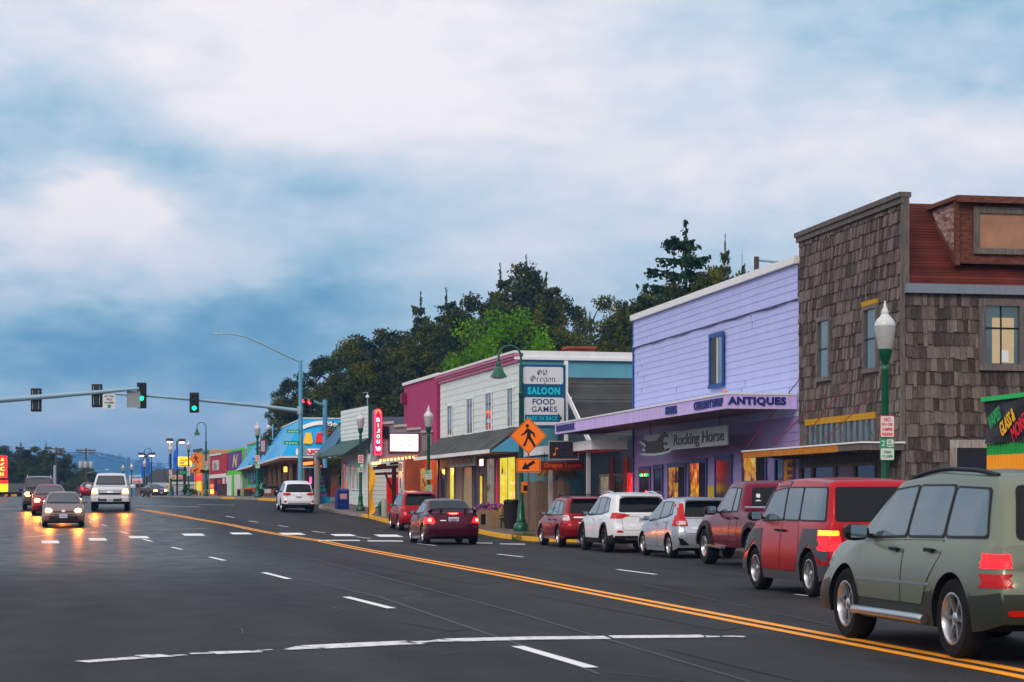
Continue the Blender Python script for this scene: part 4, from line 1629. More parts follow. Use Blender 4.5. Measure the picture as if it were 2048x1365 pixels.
# --- dark maroon coupe braking at the crosswalk
S_TC = mk_suv(L=4.42, W=1.755, H=1.43, wb=2.70, ro=.82, wr=.33, clear=.16, gm=1.9, tumble=.74, rim='seven', taper=.12,
   top=[(0, .78), (.03, .96), (.10, 1.0), (.46, 1.01), (.58, 1.03), (1.35, 1.36), (1.75, 1.42), (2.2, 1.42), (2.6, 1.34), (3.32, .96), (3.5, .92), (4.1, .80), (4.35, .66), (4.42, .5)],
   belt=[(0, .94), (1.5, .95), (3.3, .86), (4.42, .5)],
   windows=[[(1.10, 1.02), (1.60, 1.0), (1.62, 1.30), (1.46, 1.28)], [(1.68, .99), (2.88, .93), (2.80, 1.02), (2.40, 1.28), (1.70, 1.31)]],
   doors=[([(1.62, .27), (1.62, .95), (2.96, .90), (3.02, .55), (2.96, .27)], (1.76, .84))],
   rearwin=[(-.60, 1.05), (.60, 1.05), (.48, 1.34), (-.48, 1.34)], screen=front_screen(.62, .98, .5, 1.34), mirror=(2.74, .94), wiper=False, mirm=M_BLACK,
   spoiler=('wing', .10, .30, 1.10, .72), plates=[('rear', (0, .78))], rear=[(0.15, -.05), (.3, .05), (.5, .07), (.66, .05), (.8, .0), (1.05, -.03)],
   lamps=[('tail_light', [M_TAIL, M_TAILHOT], [('rear', [(.56, .68), (.84, .66), (.84, .85), (.64, .86)], 0), ('right', [(.0, .68), (.22, .74), (.18, .84), (.0, .85)], 0), ('rear', [(.69, .72), (.77, .72), (.77, .81), (.69, .81)], 1)]), head(.62, .76, .5, .82, M_HEADOFF)],
   trim=[('brake_light', [M_TAIL, M_TAILHOT], [('rear', [(-.17, .945), (.17, .945), (.17, .985), (-.17, .985)], 0), ('rear', [(-.12, .955), (.12, .955), (.12, .975), (-.12, .975)], 1)])])
c = build_car('moving_car', 'dark maroon two-door coupe with rear wing and lit brake lights', S_TC, car_paint('car wine', (0.060, 0.005, 0.016)), group='cars driving away')
c.scale = (1.04, 1.04, 1.04)
place_car(c, S_TC, 10.35, 65.6)

# --- red SUV at the kerb in front of the coupe
S_ESC = mk_suv(L=4.44, W=1.80, H=1.70, wb=2.62, ro=.90, wr=.345, gm=1.6, tumble=.82, rails=(.7, 2.3, .58, M_ALLOY, .06), spoiler=('lip', .24, .5, 1.62, .56),
   top=[(0, .9), (.03, 1.06), (.09, 1.14), (.36, 1.58), (.55, 1.66), (1.6, 1.70), (2.35, 1.64), (3.15, 1.14), (3.3, 1.08), (4.1, .98), (4.34, .82), (4.44, .62)],
   belt=[(0, 1.0), (2.0, 1.02), (3.2, .97), (4.44, .6)],
   windows=[[(.50, 1.09), (1.2, 1.08), (1.22, 1.54), (.72, 1.52)], [(1.28, 1.08), (2.02, 1.07), (1.98, 1.55), (1.30, 1.545)], [(2.10, 1.07), (2.98, 1.05), (2.88, 1.18), (2.42, 1.52), (2.08, 1.55)]],
   rearwin=[(-.66, 1.12), (.66, 1.12), (.58, 1.54), (-.58, 1.54)], screen=front_screen(.66, 1.12, .54, 1.58), mirror=(2.86, 1.03), mirm=M_BLACK,
   lamps=[('tail_light', [M_TAILOFF], [('rear', [(.66, .90), (.90, .90), (.90, 1.22), (.76, 1.22)], 0), ('right', [(.0, .9), (.14, .92), (.10, 1.2), (.0, 1.22)], 0)]), head(.7, .86, .5, .82, M_HEADOFF)])
c = build_car('parked_car', 'red SUV parked beyond the coupe, mostly hidden by it', S_ESC, car_paint('car crimson', (0.30, 0.012, 0.025)), group='cars parked at the kerb')
place_car(c, S_ESC, 11.62 + .87, 87.3)

# --- white SUV at the kerb by the signal pole
S_OUT = mk_suv(L=4.7, W=1.81, H=1.68, wb=2.67, ro=1.0, wr=.36, gm=1.7, clad=.50, tumble=.78, rim='five', ww=.22,
   top=[(0, .84), (.03, 1.06), (.09, 1.12), (.42, 1.54), (.64, 1.62), (1.7, 1.68), (2.5, 1.62), (3.4, 1.12), (3.55, 1.07), (4.3, .97), (4.58, .80), (4.7, .62)],
   belt=[(0, .99), (1.2, 1.0), (3.3, .95), (4.7, .6)],
   windows=[[(.62, 1.12), (1.22, 1.09), (1.24, 1.52), (.88, 1.49)], [(1.30, 1.08), (2.06, 1.05), (2.04, 1.53), (1.32, 1.53)], [(2.14, 1.05), (3.06, 1.03), (2.95, 1.15), (2.52, 1.50), (2.12, 1.53)]],
   rearwin=[(-.68, 1.12), (.68, 1.12), (.57, 1.52), (-.57, 1.52)], screen=front_screen(.68, 1.12, .54, 1.54), mirror=(2.98, 1.02), mirm=M_BLACK,
   plates=[('rear', (0, .84))],
   lamps=[('tail_light', [M_TAILOFF], [('rear', [(.42, .96), (.60, .92), (.90, .94), (.90, 1.08), (.46, 1.07)], 0), ('right', [(.0, .94), (.28, .98), (.22, 1.06), (.0, 1.08)], 0)]), ('reflector', [M_TAILOFF], [('rear', [(.66, .56), (.80, .56), (.80, .66), (.66, .66)], 0)]), head(.74, .88, .46, .84, M_HEADOFF)],
   trim=[('chrome_strip', [M_CHROME], [('rear', [(-.44, 1.0), (.44, 1.0), (.48, 1.05), (-.48, 1.05)], 0), ('rear', [(-.6, .50), (.6, .50), (.6, .55), (-.6, .55)], 0)])])
c = build_car('parked_car', 'white SUV parked by the blue signal pole near the bakery', S_OUT, car_paint('car white', (0.74, 0.77, 0.80), 0.0), group='cars parked at the kerb')
place_car(c, S_OUT, 9.15, 109.9, R(0.4))

# --- oncoming traffic
def sedan(**kw):
 S = mk_suv(L=4.64, W=1.776, H=1.455, wb=2.70, ro=1.0, wr=.32, clear=.16, gm=2.0, tumble=.72, wiper=False,
   top=[(0, .80), (.03, .98), (.10, 1.04), (.7, 1.08), (.85, 1.10), (1.55, 1.40), (1.95, 1.455), (2.4, 1.44), (2.75, 1.36), (3.55, .99), (3.72, .95), (4.35, .80), (4.56, .66), (4.64, .5)],
   belt=[(0, .98), (1.5, .98), (3.5, .88), (4.64, .5)],
   windows=[[(.98, 1.05), (1.26, 1.04), (1.52, 1.30), (1.42, 1.30)], [(1.32, 1.04), (2.06, 1.01), (2.06, 1.35), (1.62, 1.33)], [(2.14, 1.0), (3.12, .95), (3.02, 1.05), (2.58, 1.31), (2.14, 1.35)]],
   doors=[([(1.42, .55), (1.32, 1.0), (2.10, .97), (2.10, .27), (1.56, .27)], (1.46, .9)), ([(2.11, .27), (2.11, .97), (3.18, .91), (3.22, .55), (3.18, .27)], (2.26, .88))],
   rearwin=[(-.6, 1.12), (.6, 1.12), (.48, 1.38), (-.48, 1.38)], screen=front_screen(.66, 1.0, .50, 1.37), mirror=(2.98, .97))
 S.update(kw)
 return S

def on_lamps(z0, z1, x0, x1, L):
 return [('headlight', [M_HEADOFF, M_HEAD], [('front', [(x0 - .02, z0 - .02), (x1 + .04, z0 + .04), (x1 + .03, z1 + .03), (x0, z1)], 0), ('front', [(x0 + .07, z0 - .01), (x0 + .26, z0 - .01), (x0 + .26, z1 + .01), (x0 + .07, z1 + .01)], 1)]),
   ('turn_signal', [M_AMBER], [('front', [(x1 - .10, z0 + .02), (x1 + .01, z0 + .04), (x1 + .01, z1), (x1 - .10, z1)], 0)])]

BACKL = ('tail_light', [M_TAILOFF], [('rear', [(.6, .8), (.84, .8), (.84, .98), (.6, .98)], 0)])
S_COR = sedan(lamps=on_lamps(.64, .76, .44, .76, 4.64) + [BACKL],
   trim=[('grille', [M_INTAKE], [('front', [(-.62, .30), (.62, .30), (.52, .56), (-.52, .56)], 0), ('front', [(-.48, .62), (.48, .62), (.44, .68), (-.44, .68)], 0)]), ('badge', [M_CHROME], [('front', [(-.07, .64), (.07, .64), (.07, .73), (-.07, .73)], 0)]),
     ('visor_light', [emit('cabin lamp', (1.0, .62, .08), 1.4)], [('front', [(.10, 1.18), (.20, 1.17), (.26, 1.25), (.16, 1.29)], 0)])])
c = build_car('oncoming_car', 'brown-grey sedan with orange headlights, front car of the oncoming queue', S_COR, car_paint('car taupe', (0.24, 0.155, 0.14), .5), group='oncoming traffic')
pc = PG(124, 1054)
place_car(c, S_COR, pc.x, pc.y + 1.5, math.pi + R(2))
S_MAR = sedan(lamps=on_lamps(.66, .78, .42, .76, 4.64) + [BACKL],
   trim=[('grille', [M_INTAKE], [('front', [(-.55, .30), (.55, .30), (.5, .52), (-.5, .52)], 0), ('front', [(-.4, .60), (.4, .60), (.36, .68), (-.36, .68)], 0)]), ('hood_scoop', [M_INTAKE], [('front', [(-.3, .86), (.3, .86), (.26, .90), (-.26, .90)], 0)]),
     ('visor_light', [MATS['cabin lamp']], [('front', [(.04, 1.20), (.22, 1.17), (.26, 1.27), (.16, 1.27), (.1, 1.23)], 0)])])
c = build_car('oncoming_car', 'dark red sedan with lit headlight, middle car of the oncoming queue', S_MAR, car_paint('car dark red', (0.26, 0.008, 0.02)), group='oncoming traffic')
pc = PG(97, 1030)
place_car(c, S_MAR, pc.x, pc.y + 1.5, math.pi + R(2))
S_JEEP = mk_suv(H=1.72, top=[(0, .9), (.03, 1.06), (.09, 1.14), (.25, 1.60), (.45, 1.68), (1.6, 1.72), (2.45, 1.68), (3.1, 1.14), (3.3, 1.08), (4.2, 1.0), (4.4, .85), (4.48, .62)],
    belt=[(0, 1.0), (2.0, 1.02), (3.2, .99), (4.48, .6)], tumble=.84, rails=(.6, 2.5, .6, M_ALLOY, .06), screen=front_screen(.68, 1.13, .58, 1.60), mirm=M_BLACK,
    rearwin=[(-.66, 1.12), (.66, 1.12), (.58, 1.54), (-.58, 1.54)],
    windows=[[(.50, 1.09), (1.2, 1.08), (1.22, 1.54), (.66, 1.52)], [(1.28, 1.08), (2.02, 1.07), (1.98, 1.55), (1.30, 1.545)], [(2.10, 1.07), (2.98, 1.05), (2.88, 1.18), (2.52, 1.52), (2.08, 1.55)]],
    lamps=on_lamps(.76, .92, .40, .74, 4.48) + [BACKL], trim=[('grille', [M_INTAKE], [('front', [(-.36, .70), (.36, .70), (.36, .92), (-.36, .92)], 0), ('front', [(-.5, .32), (.5, .32), (.5, .48), (-.5, .48)], 0)])])
c = build_car('oncoming_car', 'dark boxy SUV with roof rails, last car of the oncoming queue at left', S_JEEP, car_paint('car charcoal', (0.05, 0.03, 0.035)), group='oncoming traffic')
pc = PG(76, 1020.5)
place_car(c, S_JEEP, pc.x, pc.y + 1.5, math.pi + R(2))
S_F15 = mk_suv(cat='pickup truck', L=5.6, W=2.0, H=1.93, wb=3.5, ro=1.15, wr=.40, clear=.42, gm=3.0, tumble=.80, rim='truck', ww=.26, arch=1.2, taper=.05, fk=.10, wiper=False,
   top=[(0, 1.14), (.02, 1.28), (1.9, 1.30), (1.98, 1.34), (2.1, 1.80), (2.3, 1.90), (3.2, 1.93), (3.5, 1.88), (4.1, 1.38), (4.25, 1.33), (5.3, 1.26), (5.56, 1.16), (5.6, .9)],
   belt=[(0, 1.22), (1.9, 1.22), (4.1, 1.2), (5.6, .9)], front=[(.35, 0), (.45, .09), (.72, .09), (.76, 0), (1.1, -.02), (1.4, -.06)],
   windows=[[(2.3, 1.28), (3.0, 1.27), (3.0, 1.76), (2.4, 1.74)], [(3.06, 1.27), (3.84, 1.25), (3.74, 1.38), (3.42, 1.70), (3.06, 1.76)]],
   doors=[([(2.12, .6), (2.12, 1.24), (3.02, 1.24), (3.02, .6)], (2.3, 1.1)), ([(3.03, .6), (3.03, 1.24), (3.94, 1.22), (3.98, .6)], (3.2, 1.1))],
   screen=front_screen(.74, 1.36, .62, 1.79), rearwin=[(-.6, 1.36), (.6, 1.36), (.55, 1.74), (-.55, 1.74)], mirror=(3.78, 1.2), mirsize=1.6, plates=[('front', (0, .60))],
   lamps=[('headlight', [M_HEADOFF, M_HEAD], [('front', [(.60, .88), (.96, .88), (.96, 1.16), (.60, 1.16)], 0), ('front', [(.66, .96), (.90, .96), (.90, 1.14), (.66, 1.14)], 1)]),
     ('turn_signal', [M_AMBER], [('front', [(.68, .90), (.92, .90), (.92, .965), (.68, .965)], 0), ('right', [(5.30, .90), (5.5, .90), (5.5, 1.1), (5.30, 1.1)], 0)]), BACKL],
   trim=[('grille', [M_INTAKE, M_CHROME], [('front', [(-.56, .86), (.56, .86), (.56, 1.16), (-.56, 1.16)], 0), ('front', [(-.54, 1.10), (.54, 1.10), (.54, 1.14), (-.54, 1.14)], 1), ('front', [(-.54, .99), (.54, .99), (.54, 1.03), (-.54, 1.03)], 1), ('front', [(-.16, .97), (.16, .97), (.16, 1.06), (-.16, 1.06)], 1)]),
     ('bumper_intake', [M_INTAKE], [('front', [(-.62, .44), (.62, .44), (.58, .74), (-.58, .74)], 0)]),
     ('fog_lamp', [M_LENSW], [('front', [(.72, .58), (.82, .58), (.82, .68), (.72, .68)], 0), ('front', [(-.82, .58), (-.72, .58), (-.72, .68), (-.82, .68)], 0)])])
c = build_car('oncoming_pickup', 'white pickup with chrome grille and orange headlights, coming towards the camera', S_F15, car_paint('truck white', (0.62, 0.64, 0.68), 0.1), group='oncoming traffic')
pc = PG(222, 1022)
place_car(c, S_F15, pc.x, pc.y + 1.75, math.pi - R(1))

# --- small cars far up the road
def far_car(u, v, S, pm, label, rz, d):
 c = build_car('distant_car', label, S, pm, group='cars far up the road')
 p = Pd(u, v, d)
 place_car(c, S, p.x, p.y, rz)
 return c
S_SM = sedan(lamps=[('tail_light', [M_TAIL], [('rear', [(.55, .78), (.84, .78), (.84, .96), (.6, .96)], 0)]), head(.64, .76, .44, .8, M_HEADOFF)])
far_car(176, 998, S_SM, MATS['car red'], 'small red car far off, just left of the white pickup', R(6), 196)
S_SM2 = sedan(lamps=[BACKL, head(.64, .76, .44, .8, M_HEADOFF)])
far_car(333, 996, S_SM2, MATS['car silver'], 'silver car parked far off below the red lettered sign board', R(60), 282)
S_SM3 = mk_suv(lamps=[BACKL, head(.66, .80, .50, .80, M_HEADOFF)])
far_car(359, 996, S_SM3, car_paint('car navy', (.02, .06, .22)), 'dark blue car far off beside the street shrubs', R(50), 268)
S_SM4 = sedan(lamps=[BACKL, head(.64, .76, .44, .8, M_HEAD)])
far_car(308, 997, S_SM4, MATS['car charcoal'], 'dark car with lit headlights emerging far up the road', math.pi + R(20), 225)

# ---------------------------------------------------------------- buildings
class Fac:
 """a street front: local x runs away from the camera, y towards the street, z up"""
 def __init__(s, p0, p1, z0, name, label, cat='building', group=None):
  s.p0, s.p1 = Vector(p0), Vector(p1)
  s.len = (s.p1 - s.p0).length
  s.t = (s.p1 - s.p0) / s.len
  s.n = Vector((-s.t.y, s.t.x))
  s.z0 = z0
  s.root = empty(name, (p0[0], p0[1], z0), math.atan2(s.t.y, s.t.x), label, cat, group)
 def ray(s, u, v):
  o = Vector((0, 0, EYE))
  return o, (Pd(u, v, 1.0) - o)
 def loc(s, P):
  q = Vector((P.x, P.y)) - s.p0
  return Vector((q.dot(s.t), q.dot(s.n), P.z - s.z0))
 def f(s, u, v, y=0.0):
  """pixel on the plane parallel to the front, y out of it -> (x, z)"""
  o, d = s.ray(u, v)
  a, b = s.loc(o), s.loc(o + d)
  k = (y - a.y) / (b.y - a.y)
  q = a + (b - a) * k
  return q.x, q.z
 def g(s, u, v, x=0.0):
  """pixel on a plane across the street at local x -> (y, z)"""
  o, d = s.ray(u, v)
  a, b = s.loc(o), s.loc(o + d)
  k = (x - a.x) / (b.x - a.x)
  q = a + (b - a) * k
  return q.y, q.z
 def rect(s, u0, v0, u1, v1, y=0.0):
  """top-left and bottom-right pixel -> x0, x1, z0, z1 (far edge is the left one)"""
  xa, za = s.f(u0, v0, y)
  xb, zb = s.f(u1, v1, y)
  return min(xa, xb), max(xa, xb), min(za, zb), max(za, zb)

def siding(mb, x0, x1, z0, z1, y, exp=.2, lip=.022, axis='x'):
 """overlapping boards; axis x: on a street front, axis y: on a cross wall facing the camera (outward is -x)"""
 z = z0
 while z < z1 - .01:
  zt = min(z1, z + exp)
  a, b = lip, .003
  if axis == 'x':
   mb.quad((x0, y + a, z), (x1, y + a, z), (x1, y + b, zt), (x0, y + b, zt))
   mb.quad((x0, y, z), (x1, y, z), (x1, y + a, z), (x0, y + a, z))
  else:
   mb.quad((y - a, x1, z), (y - a, x0, z), (y - b, x0, zt), (y - b, x1, zt))
   mb.quad((y, x1, z), (y, x0, z), (y - a, x0, z), (y - a, x1, z))
  z = zt
 return mb

def window(F, x0, x1, z0, z1, y, fm, gm, fw=.08, proud=.05, bars=(), hbars=(), side=None, cap=None, parent=None, name='window', sill=True):
 """frame with a pane behind it; side='x' puts it on a cross wall facing the camera (x0..x1 are then y values, y is the wall's x)"""
 mb = MB()
 def bx(a0, a1, c0, c1, d0, d1):
  if side:
   mb.box(y - d1, y - d0, a0, a1, c0, c1)
  else:
   mb.box(a0, a1, y + d0, y + d1, c0, c1)
 bx(x0 - fw, x0, z0, z1, 0, proud)
 bx(x1, x1 + fw, z0, z1, 0, proud)
 bx(x0 - fw, x1 + fw, z1, z1 + fw * 1.1, 0, proud + .004)
 bx(x0 - fw, x1 + fw, z0 - fw, z0, 0, proud + (.03 if sill else .003))
 fr = mb.build(name, fm, parent or F.root)
 gb = MB()
 mb = gb
 bx(x0, x1, z0, z1, .004, .012)
 gb.build('pane', gm, fr)
 if bars or hbars:
  mb = MB()
  for t in bars:
   bx(x0 + (x1 - x0) * t - .018, x0 + (x1 - x0) * t + .018, z0, z1, .012, .03)
  for t in hbars:
   bx(x0, x1, z0 + (z1 - z0) * t - .018, z0 + (z1 - z0) * t + .018, .0125, .034)
  mb.build('glazing_bar', cap or fm, fr)
 return fr

def shell(F, x0, x1, depth, z0, z1, mat, parapet=.0, roofm=None, name='wall', front=True):
 """box of walls behind the street front"""
 mb = MB()
 mb.box(x0, x1, -depth, -.001, z0, z1)
 mb.mat(1).box(x0 + .1, x1 - .1, -depth + .1, -.1, z1, z1 + .02)
 return mb.build(name, [mat, roofm or M_TARROOF], F.root)

M_TARROOF = paint('flat roof', (.09, .09, .10), .9, var=.3)
M_LAV = paint('lavender boards', (0.46, 0.50, 0.79), 0.6, var=.10, scale=1.2, streak=.16, bump=.15, bscale=14)
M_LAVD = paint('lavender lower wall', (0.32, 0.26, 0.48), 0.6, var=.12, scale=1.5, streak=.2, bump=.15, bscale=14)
M_LAVF = paint('lavender fascia', (0.60, 0.50, 0.84), 0.6, var=.10, scale=1.5, streak=.35, bump=.2, bscale=10)
M_BLUETRIM = paint('deep blue trim', (0.02, 0.06, 0.22), 0.5, var=.15)
M_SOFFIT = paint('soffit boards', (0.17, 0.14, 0.17), 0.8, var=.25, scale=3)
M_PALEGLASS = paint('sky reflecting glass', (0.10, 0.15, 0.17), 0.02, var=.6, scale=.8, spec=1.0, metal=.35)
M_DARKIN = paint('unlit shop glass', (0.006, 0.006, 0.012), 0.06, var=.3, spec=.5)
M_LITWARM = lit_interior('warm shop window', [(.30, .08, .01), (.9, .32, .03), (1.0, .55, .12), (.5, .16, .03), (1, .75, .3)], 0.45, 2.0, .52)
M_LITYEL = lit_interior('yellow shop window', [(.75, .38, .01), (.95, .60, .02), (1.0, .72, .05), (1.0, .8, .18), (1.0, .82, .3)], .72, 2.2, .34)
M_LITRED = lit_interior('red bar light', [(.5, .0, .01), (1, .02, .04), (.9, .01, .03), (1.0, .12, .1)], 1.3, 3, .45)
M_LITDIM = lit_interior('dim shop window', [(.12, .05, .02), (.30, .18, .08), (.20, .22, .2), (.4, .3, .2)], .55, 2.2, .3)

# ===== lavender antique shop
XF = 18.1
Y_S0, Y_S1 = 44.7, 52.2          # shingled building
Y_L0, Y_L1 = 52.2, 70.2          # lavender building
F = Fac((XF, Y_L0), (XF, Y_L1), zs(XF, 60), 'antique_shop', 'lavender two-storey shop with long canopy and blue trimmed shopfront', 'shop')
Ln = F.len
ztop = F.f(1420, 577)[1] - .1
shell(F, 0, Ln, 14, -.3, ztop - .05, M_LAV)
zc = F.f(1300, 835)[1]
zband = F.f(1400, 655)[1]
mb = MB()
siding(mb, 0.0, Ln, zc - .6, zband, 0, .21, .017)
siding(mb, 0.0, Ln, zband + .02, ztop - .12, .035, .21, .017)
mb.box(0, Ln, 0.0, .07, zband - .03, zband + .02)
mb.mat(1)
for z_ in [zc - .6 + .21 * k for k in range(int((ztop - zc) / .21))]:
 for k in range(1):
  x_ = rnd.uniform(.3, Ln - .3)
  mb.box(x_, x_ + .008, .0, .019, z_, z_ + .2)
mb.build('clapboards', [M_LAV, M_BLUETRIM], F.root)
MB().tube([(x_, .05 + .02 * math.sin(x_ * 5), zband - .06 + .03 * math.sin(x_ * 2)) for x_ in [Ln * k / 24 for k in range(25)]], .014, 5).build('cable', M_BLACK, F.root)
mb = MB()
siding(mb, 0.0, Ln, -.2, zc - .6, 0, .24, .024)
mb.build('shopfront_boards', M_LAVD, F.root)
mb = MB()
mb.box(-.05, Ln + .05, -.4, .16, ztop - .10, ztop + .10)
mb.build('parapet_cap', M_WHITE, F.root)
mb = MB()
mb.box(Ln - .02, Ln + .10, -.05, .06, 0, ztop - .12)
mb.build('corner_board', M_BLUETRIM, F.root)
x0, x1, z0, z1 = F.rect(1426, 678, 1450, 766)
window(F, x0, x1, z0, z1, .06, M_BLUETRIM, M_PALEGLASS, .12, .05, bars=(.45,), cap=M_WHITE)
mb = MB()
mb.box(x0 + (x1 - x0) * .5, x1 - .02, .073, .078, z0 + .02, z1 - .02)
mb.build('window_blind', paint('drawn blind', (.05, .05, .07), .8), F.root)
# canopy
CE = 2.05
xa, za = F.f(1448, 818, CE)
xb, zb_ = F.f(1110, 886, CE)
xa, xb = 0.10, F.f(1110, 886, CE)[0]
zlo = F.f(1448, 818, CE)[1]
zhi = F.f(1448, 790, CE)[1]
mb = MB()
mb.box(xa, xb, CE - .08, CE, zlo, zhi)
mb.box(xa, xa + .08, .03, CE - .08, zlo, zhi)
mb.box(xb - .08, xb, .03, CE - .08, zlo, zhi)
mb.mat(1).box(xa - .02, xb + .02, -.0 + .03, CE + .03, zhi, zhi + .05)
mb.mat(2)
for i in range(13):
 y0 = .04 + i * (CE - .12) / 13
 mb.box(xa + .09, xb - .09, y0, y0 + (CE - .12) / 13 - .012, zlo + .05 + .002 * (i % 2), zlo + .09)
can = mb.build('canopy', [M_LAVF, M_WHITE, M_SOFFIT], F.root)
M_LETBLUE = paint('blue cut letters', (0.018, 0.03, 0.16), 0.5, var=.1)
def on_front(F, s, u0, v0, u1, v1, y, mat, parent, bold=.02, depth=.03, **kw):
 """lettering on a street front, read from the street: its left is the far... runs towards the camera to the right"""
 xa_, xb_, z0_, z1_ = F.rect(u0, v0, u1, v1, y)
 M = face_m(((xa_ + xb_) / 2, y, (z0_ + z1_) / 2), (-1, 0, 0))
 return lettering(s, xb_ - xa_, (z1_ - z0_), mat, parent, M, depth, bold=bold, **kw)
def on_cross(F, s, u0, v0, u1, v1, x, mat, parent, bold=.02, depth=.03, shear=0.0, rot=0.0, **kw):
 ya_, za_ = F.g(u0, v0, x)
 yb_, zb2 = F.g(u1, v1, x)
 M = face_m((x, (ya_ + yb_) / 2, (za_ + zb2) / 2), (0, -1, 0)) @ Matrix.Rotation(rot, 4, 'Y')
 return lettering(s, abs(yb_ - ya_), abs(za_ - zb2), mat, parent, M, depth, bold=bold, shear=shear, **kw)
hl = zhi - zlo
def fascia_text(s, u0, u1):
 xa_ = F.f(u0, 850, CE + .02)[0]
 xb_ = F.f(u1, 850, CE + .02)[0]
 M = face_m(((xa_ + xb_) / 2, CE + .02, zlo + hl * .52), (-1, 0, 0))
 lettering(s, abs(xa_ - xb_), hl * .62, M_LETBLUE, can, M, .03, bold=.045)
fascia_text('NOTEWALLARK', 1113, 1149)
fascia_text('SHELLS', 1331, 1353)
fascia_text('CELEBRITY STUFF', 1388, 1445)
ya_, _ = F.g(1456, 800, xa - .02)
yb_, _ = F.g(1572, 800, xa - .02)
lettering('ANTIQUES', abs(ya_ - yb_), hl * .66, M_LETBLUE, can, face_m((xa - .02, (ya_ + yb_) / 2, zlo + hl * .52), (0, -1, 0)), .03, bold=.05, spacing=1.12)
MB().lathe([(.05, 0), (.06, .05), (.03, .09)], 10, c=(xa + .4, CE - .1, zhi + .05)).build('beacon', M_ORANGE, can)
# shop windows under the canopy
for (u0, v0, u1, v1, gm) in [(1282, 942, 1301, 1010, 'r'), (1311, 938, 1326, 1010, 'd'), (1340, 936, 1372, 1010, 'w'), (1381, 928, 1414, 1010, 'w'), (1434, 922, 1464, 1010, 'd'), (1489, 915, 1533, 1010, 'w')]:
 x0, x1, z0, z1 = F.rect(u0, v0, u1, v0 + 60)
 z0 = .45 if gm != 'd' else .08
 fr = window(F, x0, x1, z0, z1, .03, paint('blue frame', (.02, .05, .20), .5, var=.15), {'w': M_LITWARM, 'd': M_DARKIN, 'r': M_DARKIN}[gm], .13, .03, name='window' if gm != 'd' else 'door')
 if gm == 'w':
  mb = MB()
  mb.box(x0 + .01, x0 + (x1 - x0) * .40, .043, .05, z0, z1)
  mb.build('curtain', paint('dark curtain', (.01, .009, .02), .9), fr)
 if gm == 'r':
  for (t, cm) in ((.25, 'g'), (.5, 'r'), (.75, 'g')):
   m_ = emit('string light ' + cm, {'g': (.02, 1, .15), 'r': (1, .02, .08)}[cm], 3)
   MB().lathe([(.001, -.05), (.06, -.03), (.06, .03), (.001, .05)], 10, c=(x0 + (x1 - x0) * t, .07, z1 - .16)).build('string_light', m_, fr)
  MB().box(x0 + .3, x0 + .55, .045, .055, z1 - 1.0, z1 - .72).build('neon_sign', emit('red neon', (1, .015, .04), 4), fr)
# painted sign panel by the near door
x0, x1, z0, z1 = F.rect(1573, 920, 1590, 1000)
pn = MB().box(x0, x1, .03, .08, .4, z1).build('poster_panel', paint('orange panel', (.85, .34, .02), .6), F.root)
for i in range(3):
 on_front(F, ('ANTIQUE', 'MALL', 'OPEN')[i], 1575, 926 + i * 14, 1588, 936 + i * 14, .085, M_NAVY, pn, .02, .01)
MB().prism([(x0 + .1, .95), (x1 - .1, .95), ((x0 + x1) / 2, 1.3)], .08, .088).build('arrow', M_SIGNRED, pn)
window(F, x1 + .12, x1 + .75, .1, z1, .03, M_BLUETRIM, M_DARKIN, .1, .05, name='door')
x0, x1, z0, z1 = F.rect(1418, 972, 1431, 1000)
MB().box(x0, x1, .03, .045, .3, z1).build('notice_board', paint('mustard board', (.55, .38, .10), .7), F.root)

# hanging shop sign with a rocking horse
xs_ = F.f(1430, 900, 1.2)[0]
t_ = empty('hanging_sign', label='white hanging board lettered Rocking Horse under the lavender canopy', cat='sign')
t_.location = F.root.location
t_.rotation_euler = F.root.rotation_euler
ya_, za_ = F.g(1455, 862, xs_)
xa1 = F.f(1288, 860, 1.0)[0]
xb1 = F.f(1455, 860, 1.0)[0]
zt_, zb1 = F.f(1370, 861, 1.0)[1], F.f(1370, 898, 1.0)[1]
mb = MB()
mb.box(min(xa1, xb1), max(xa1, xb1), .97, 1.0, zb1, zt_)
bd = mb.build('board', paint('sign board pale', (.30, .33, .34), .7, var=.1), t_)
for xx in (xa1 - .8, xb1 + .8):
 MB().tube([(xx, .985, zt_), (xx, .985, zlo + .05)], .012, 6).build('hanger', M_BLACK, t_)
on_front(F, 'Rocking Horse', 1347, 870, 1448, 889, 1.012, M_BLACK, bd, .012, .01, shear=.08)
HORSE = [(-.10, .10), (.02, .02), (.25, -.03), (.5, -.05), (.75, -.03), (.98, .03), (1.10, .12), (1.06, .15), (.94, .10), (.86, .09), (.84, .22), (.80, .30), (.90, .36), (.97, .30), (1.02, .34), (.94, .46), (.82, .48), (.80, .60),
  (.86, .72), (.92, .78), (1.02, .72), (1.06, .77), (.98, .90), (.92, .98), (.90, 1.04), (.86, .98), (.78, .94), (.68, .80), (.60, .64), (.42, .60), (.26, .62), (.16, .58), (.10, .66), (-.02, .72), (-.12, .66), (-.04, .60), (.05, .50), (.12, .40), (.02, .28), (.06, .18), (.10, .09), (.0, .10)]
hx = F.f(1283, 880, 1.03)[0] - F.f(1340, 880, 1.03)[0]
hz = (zt_ - zb1)
hx0 = F.f(1287, 880, 1.03)[0]
MB().prism([(hx0 - p[0] * hx * .82, zb1 - .02 + p[1] * hz * 1.05) for p in HORSE], 1.0, 1.03).build('horse_cutout', M_BLACK, t_)
MB().prism([(hx0 + .35 - p[0] * hx * .95, zb1 - .10 + p[1] * hz * 1.22) for p in HORSE], .985, 1.0015).build('horse_backing', paint('sign backing', (.42, .52, .52), .7), t_)

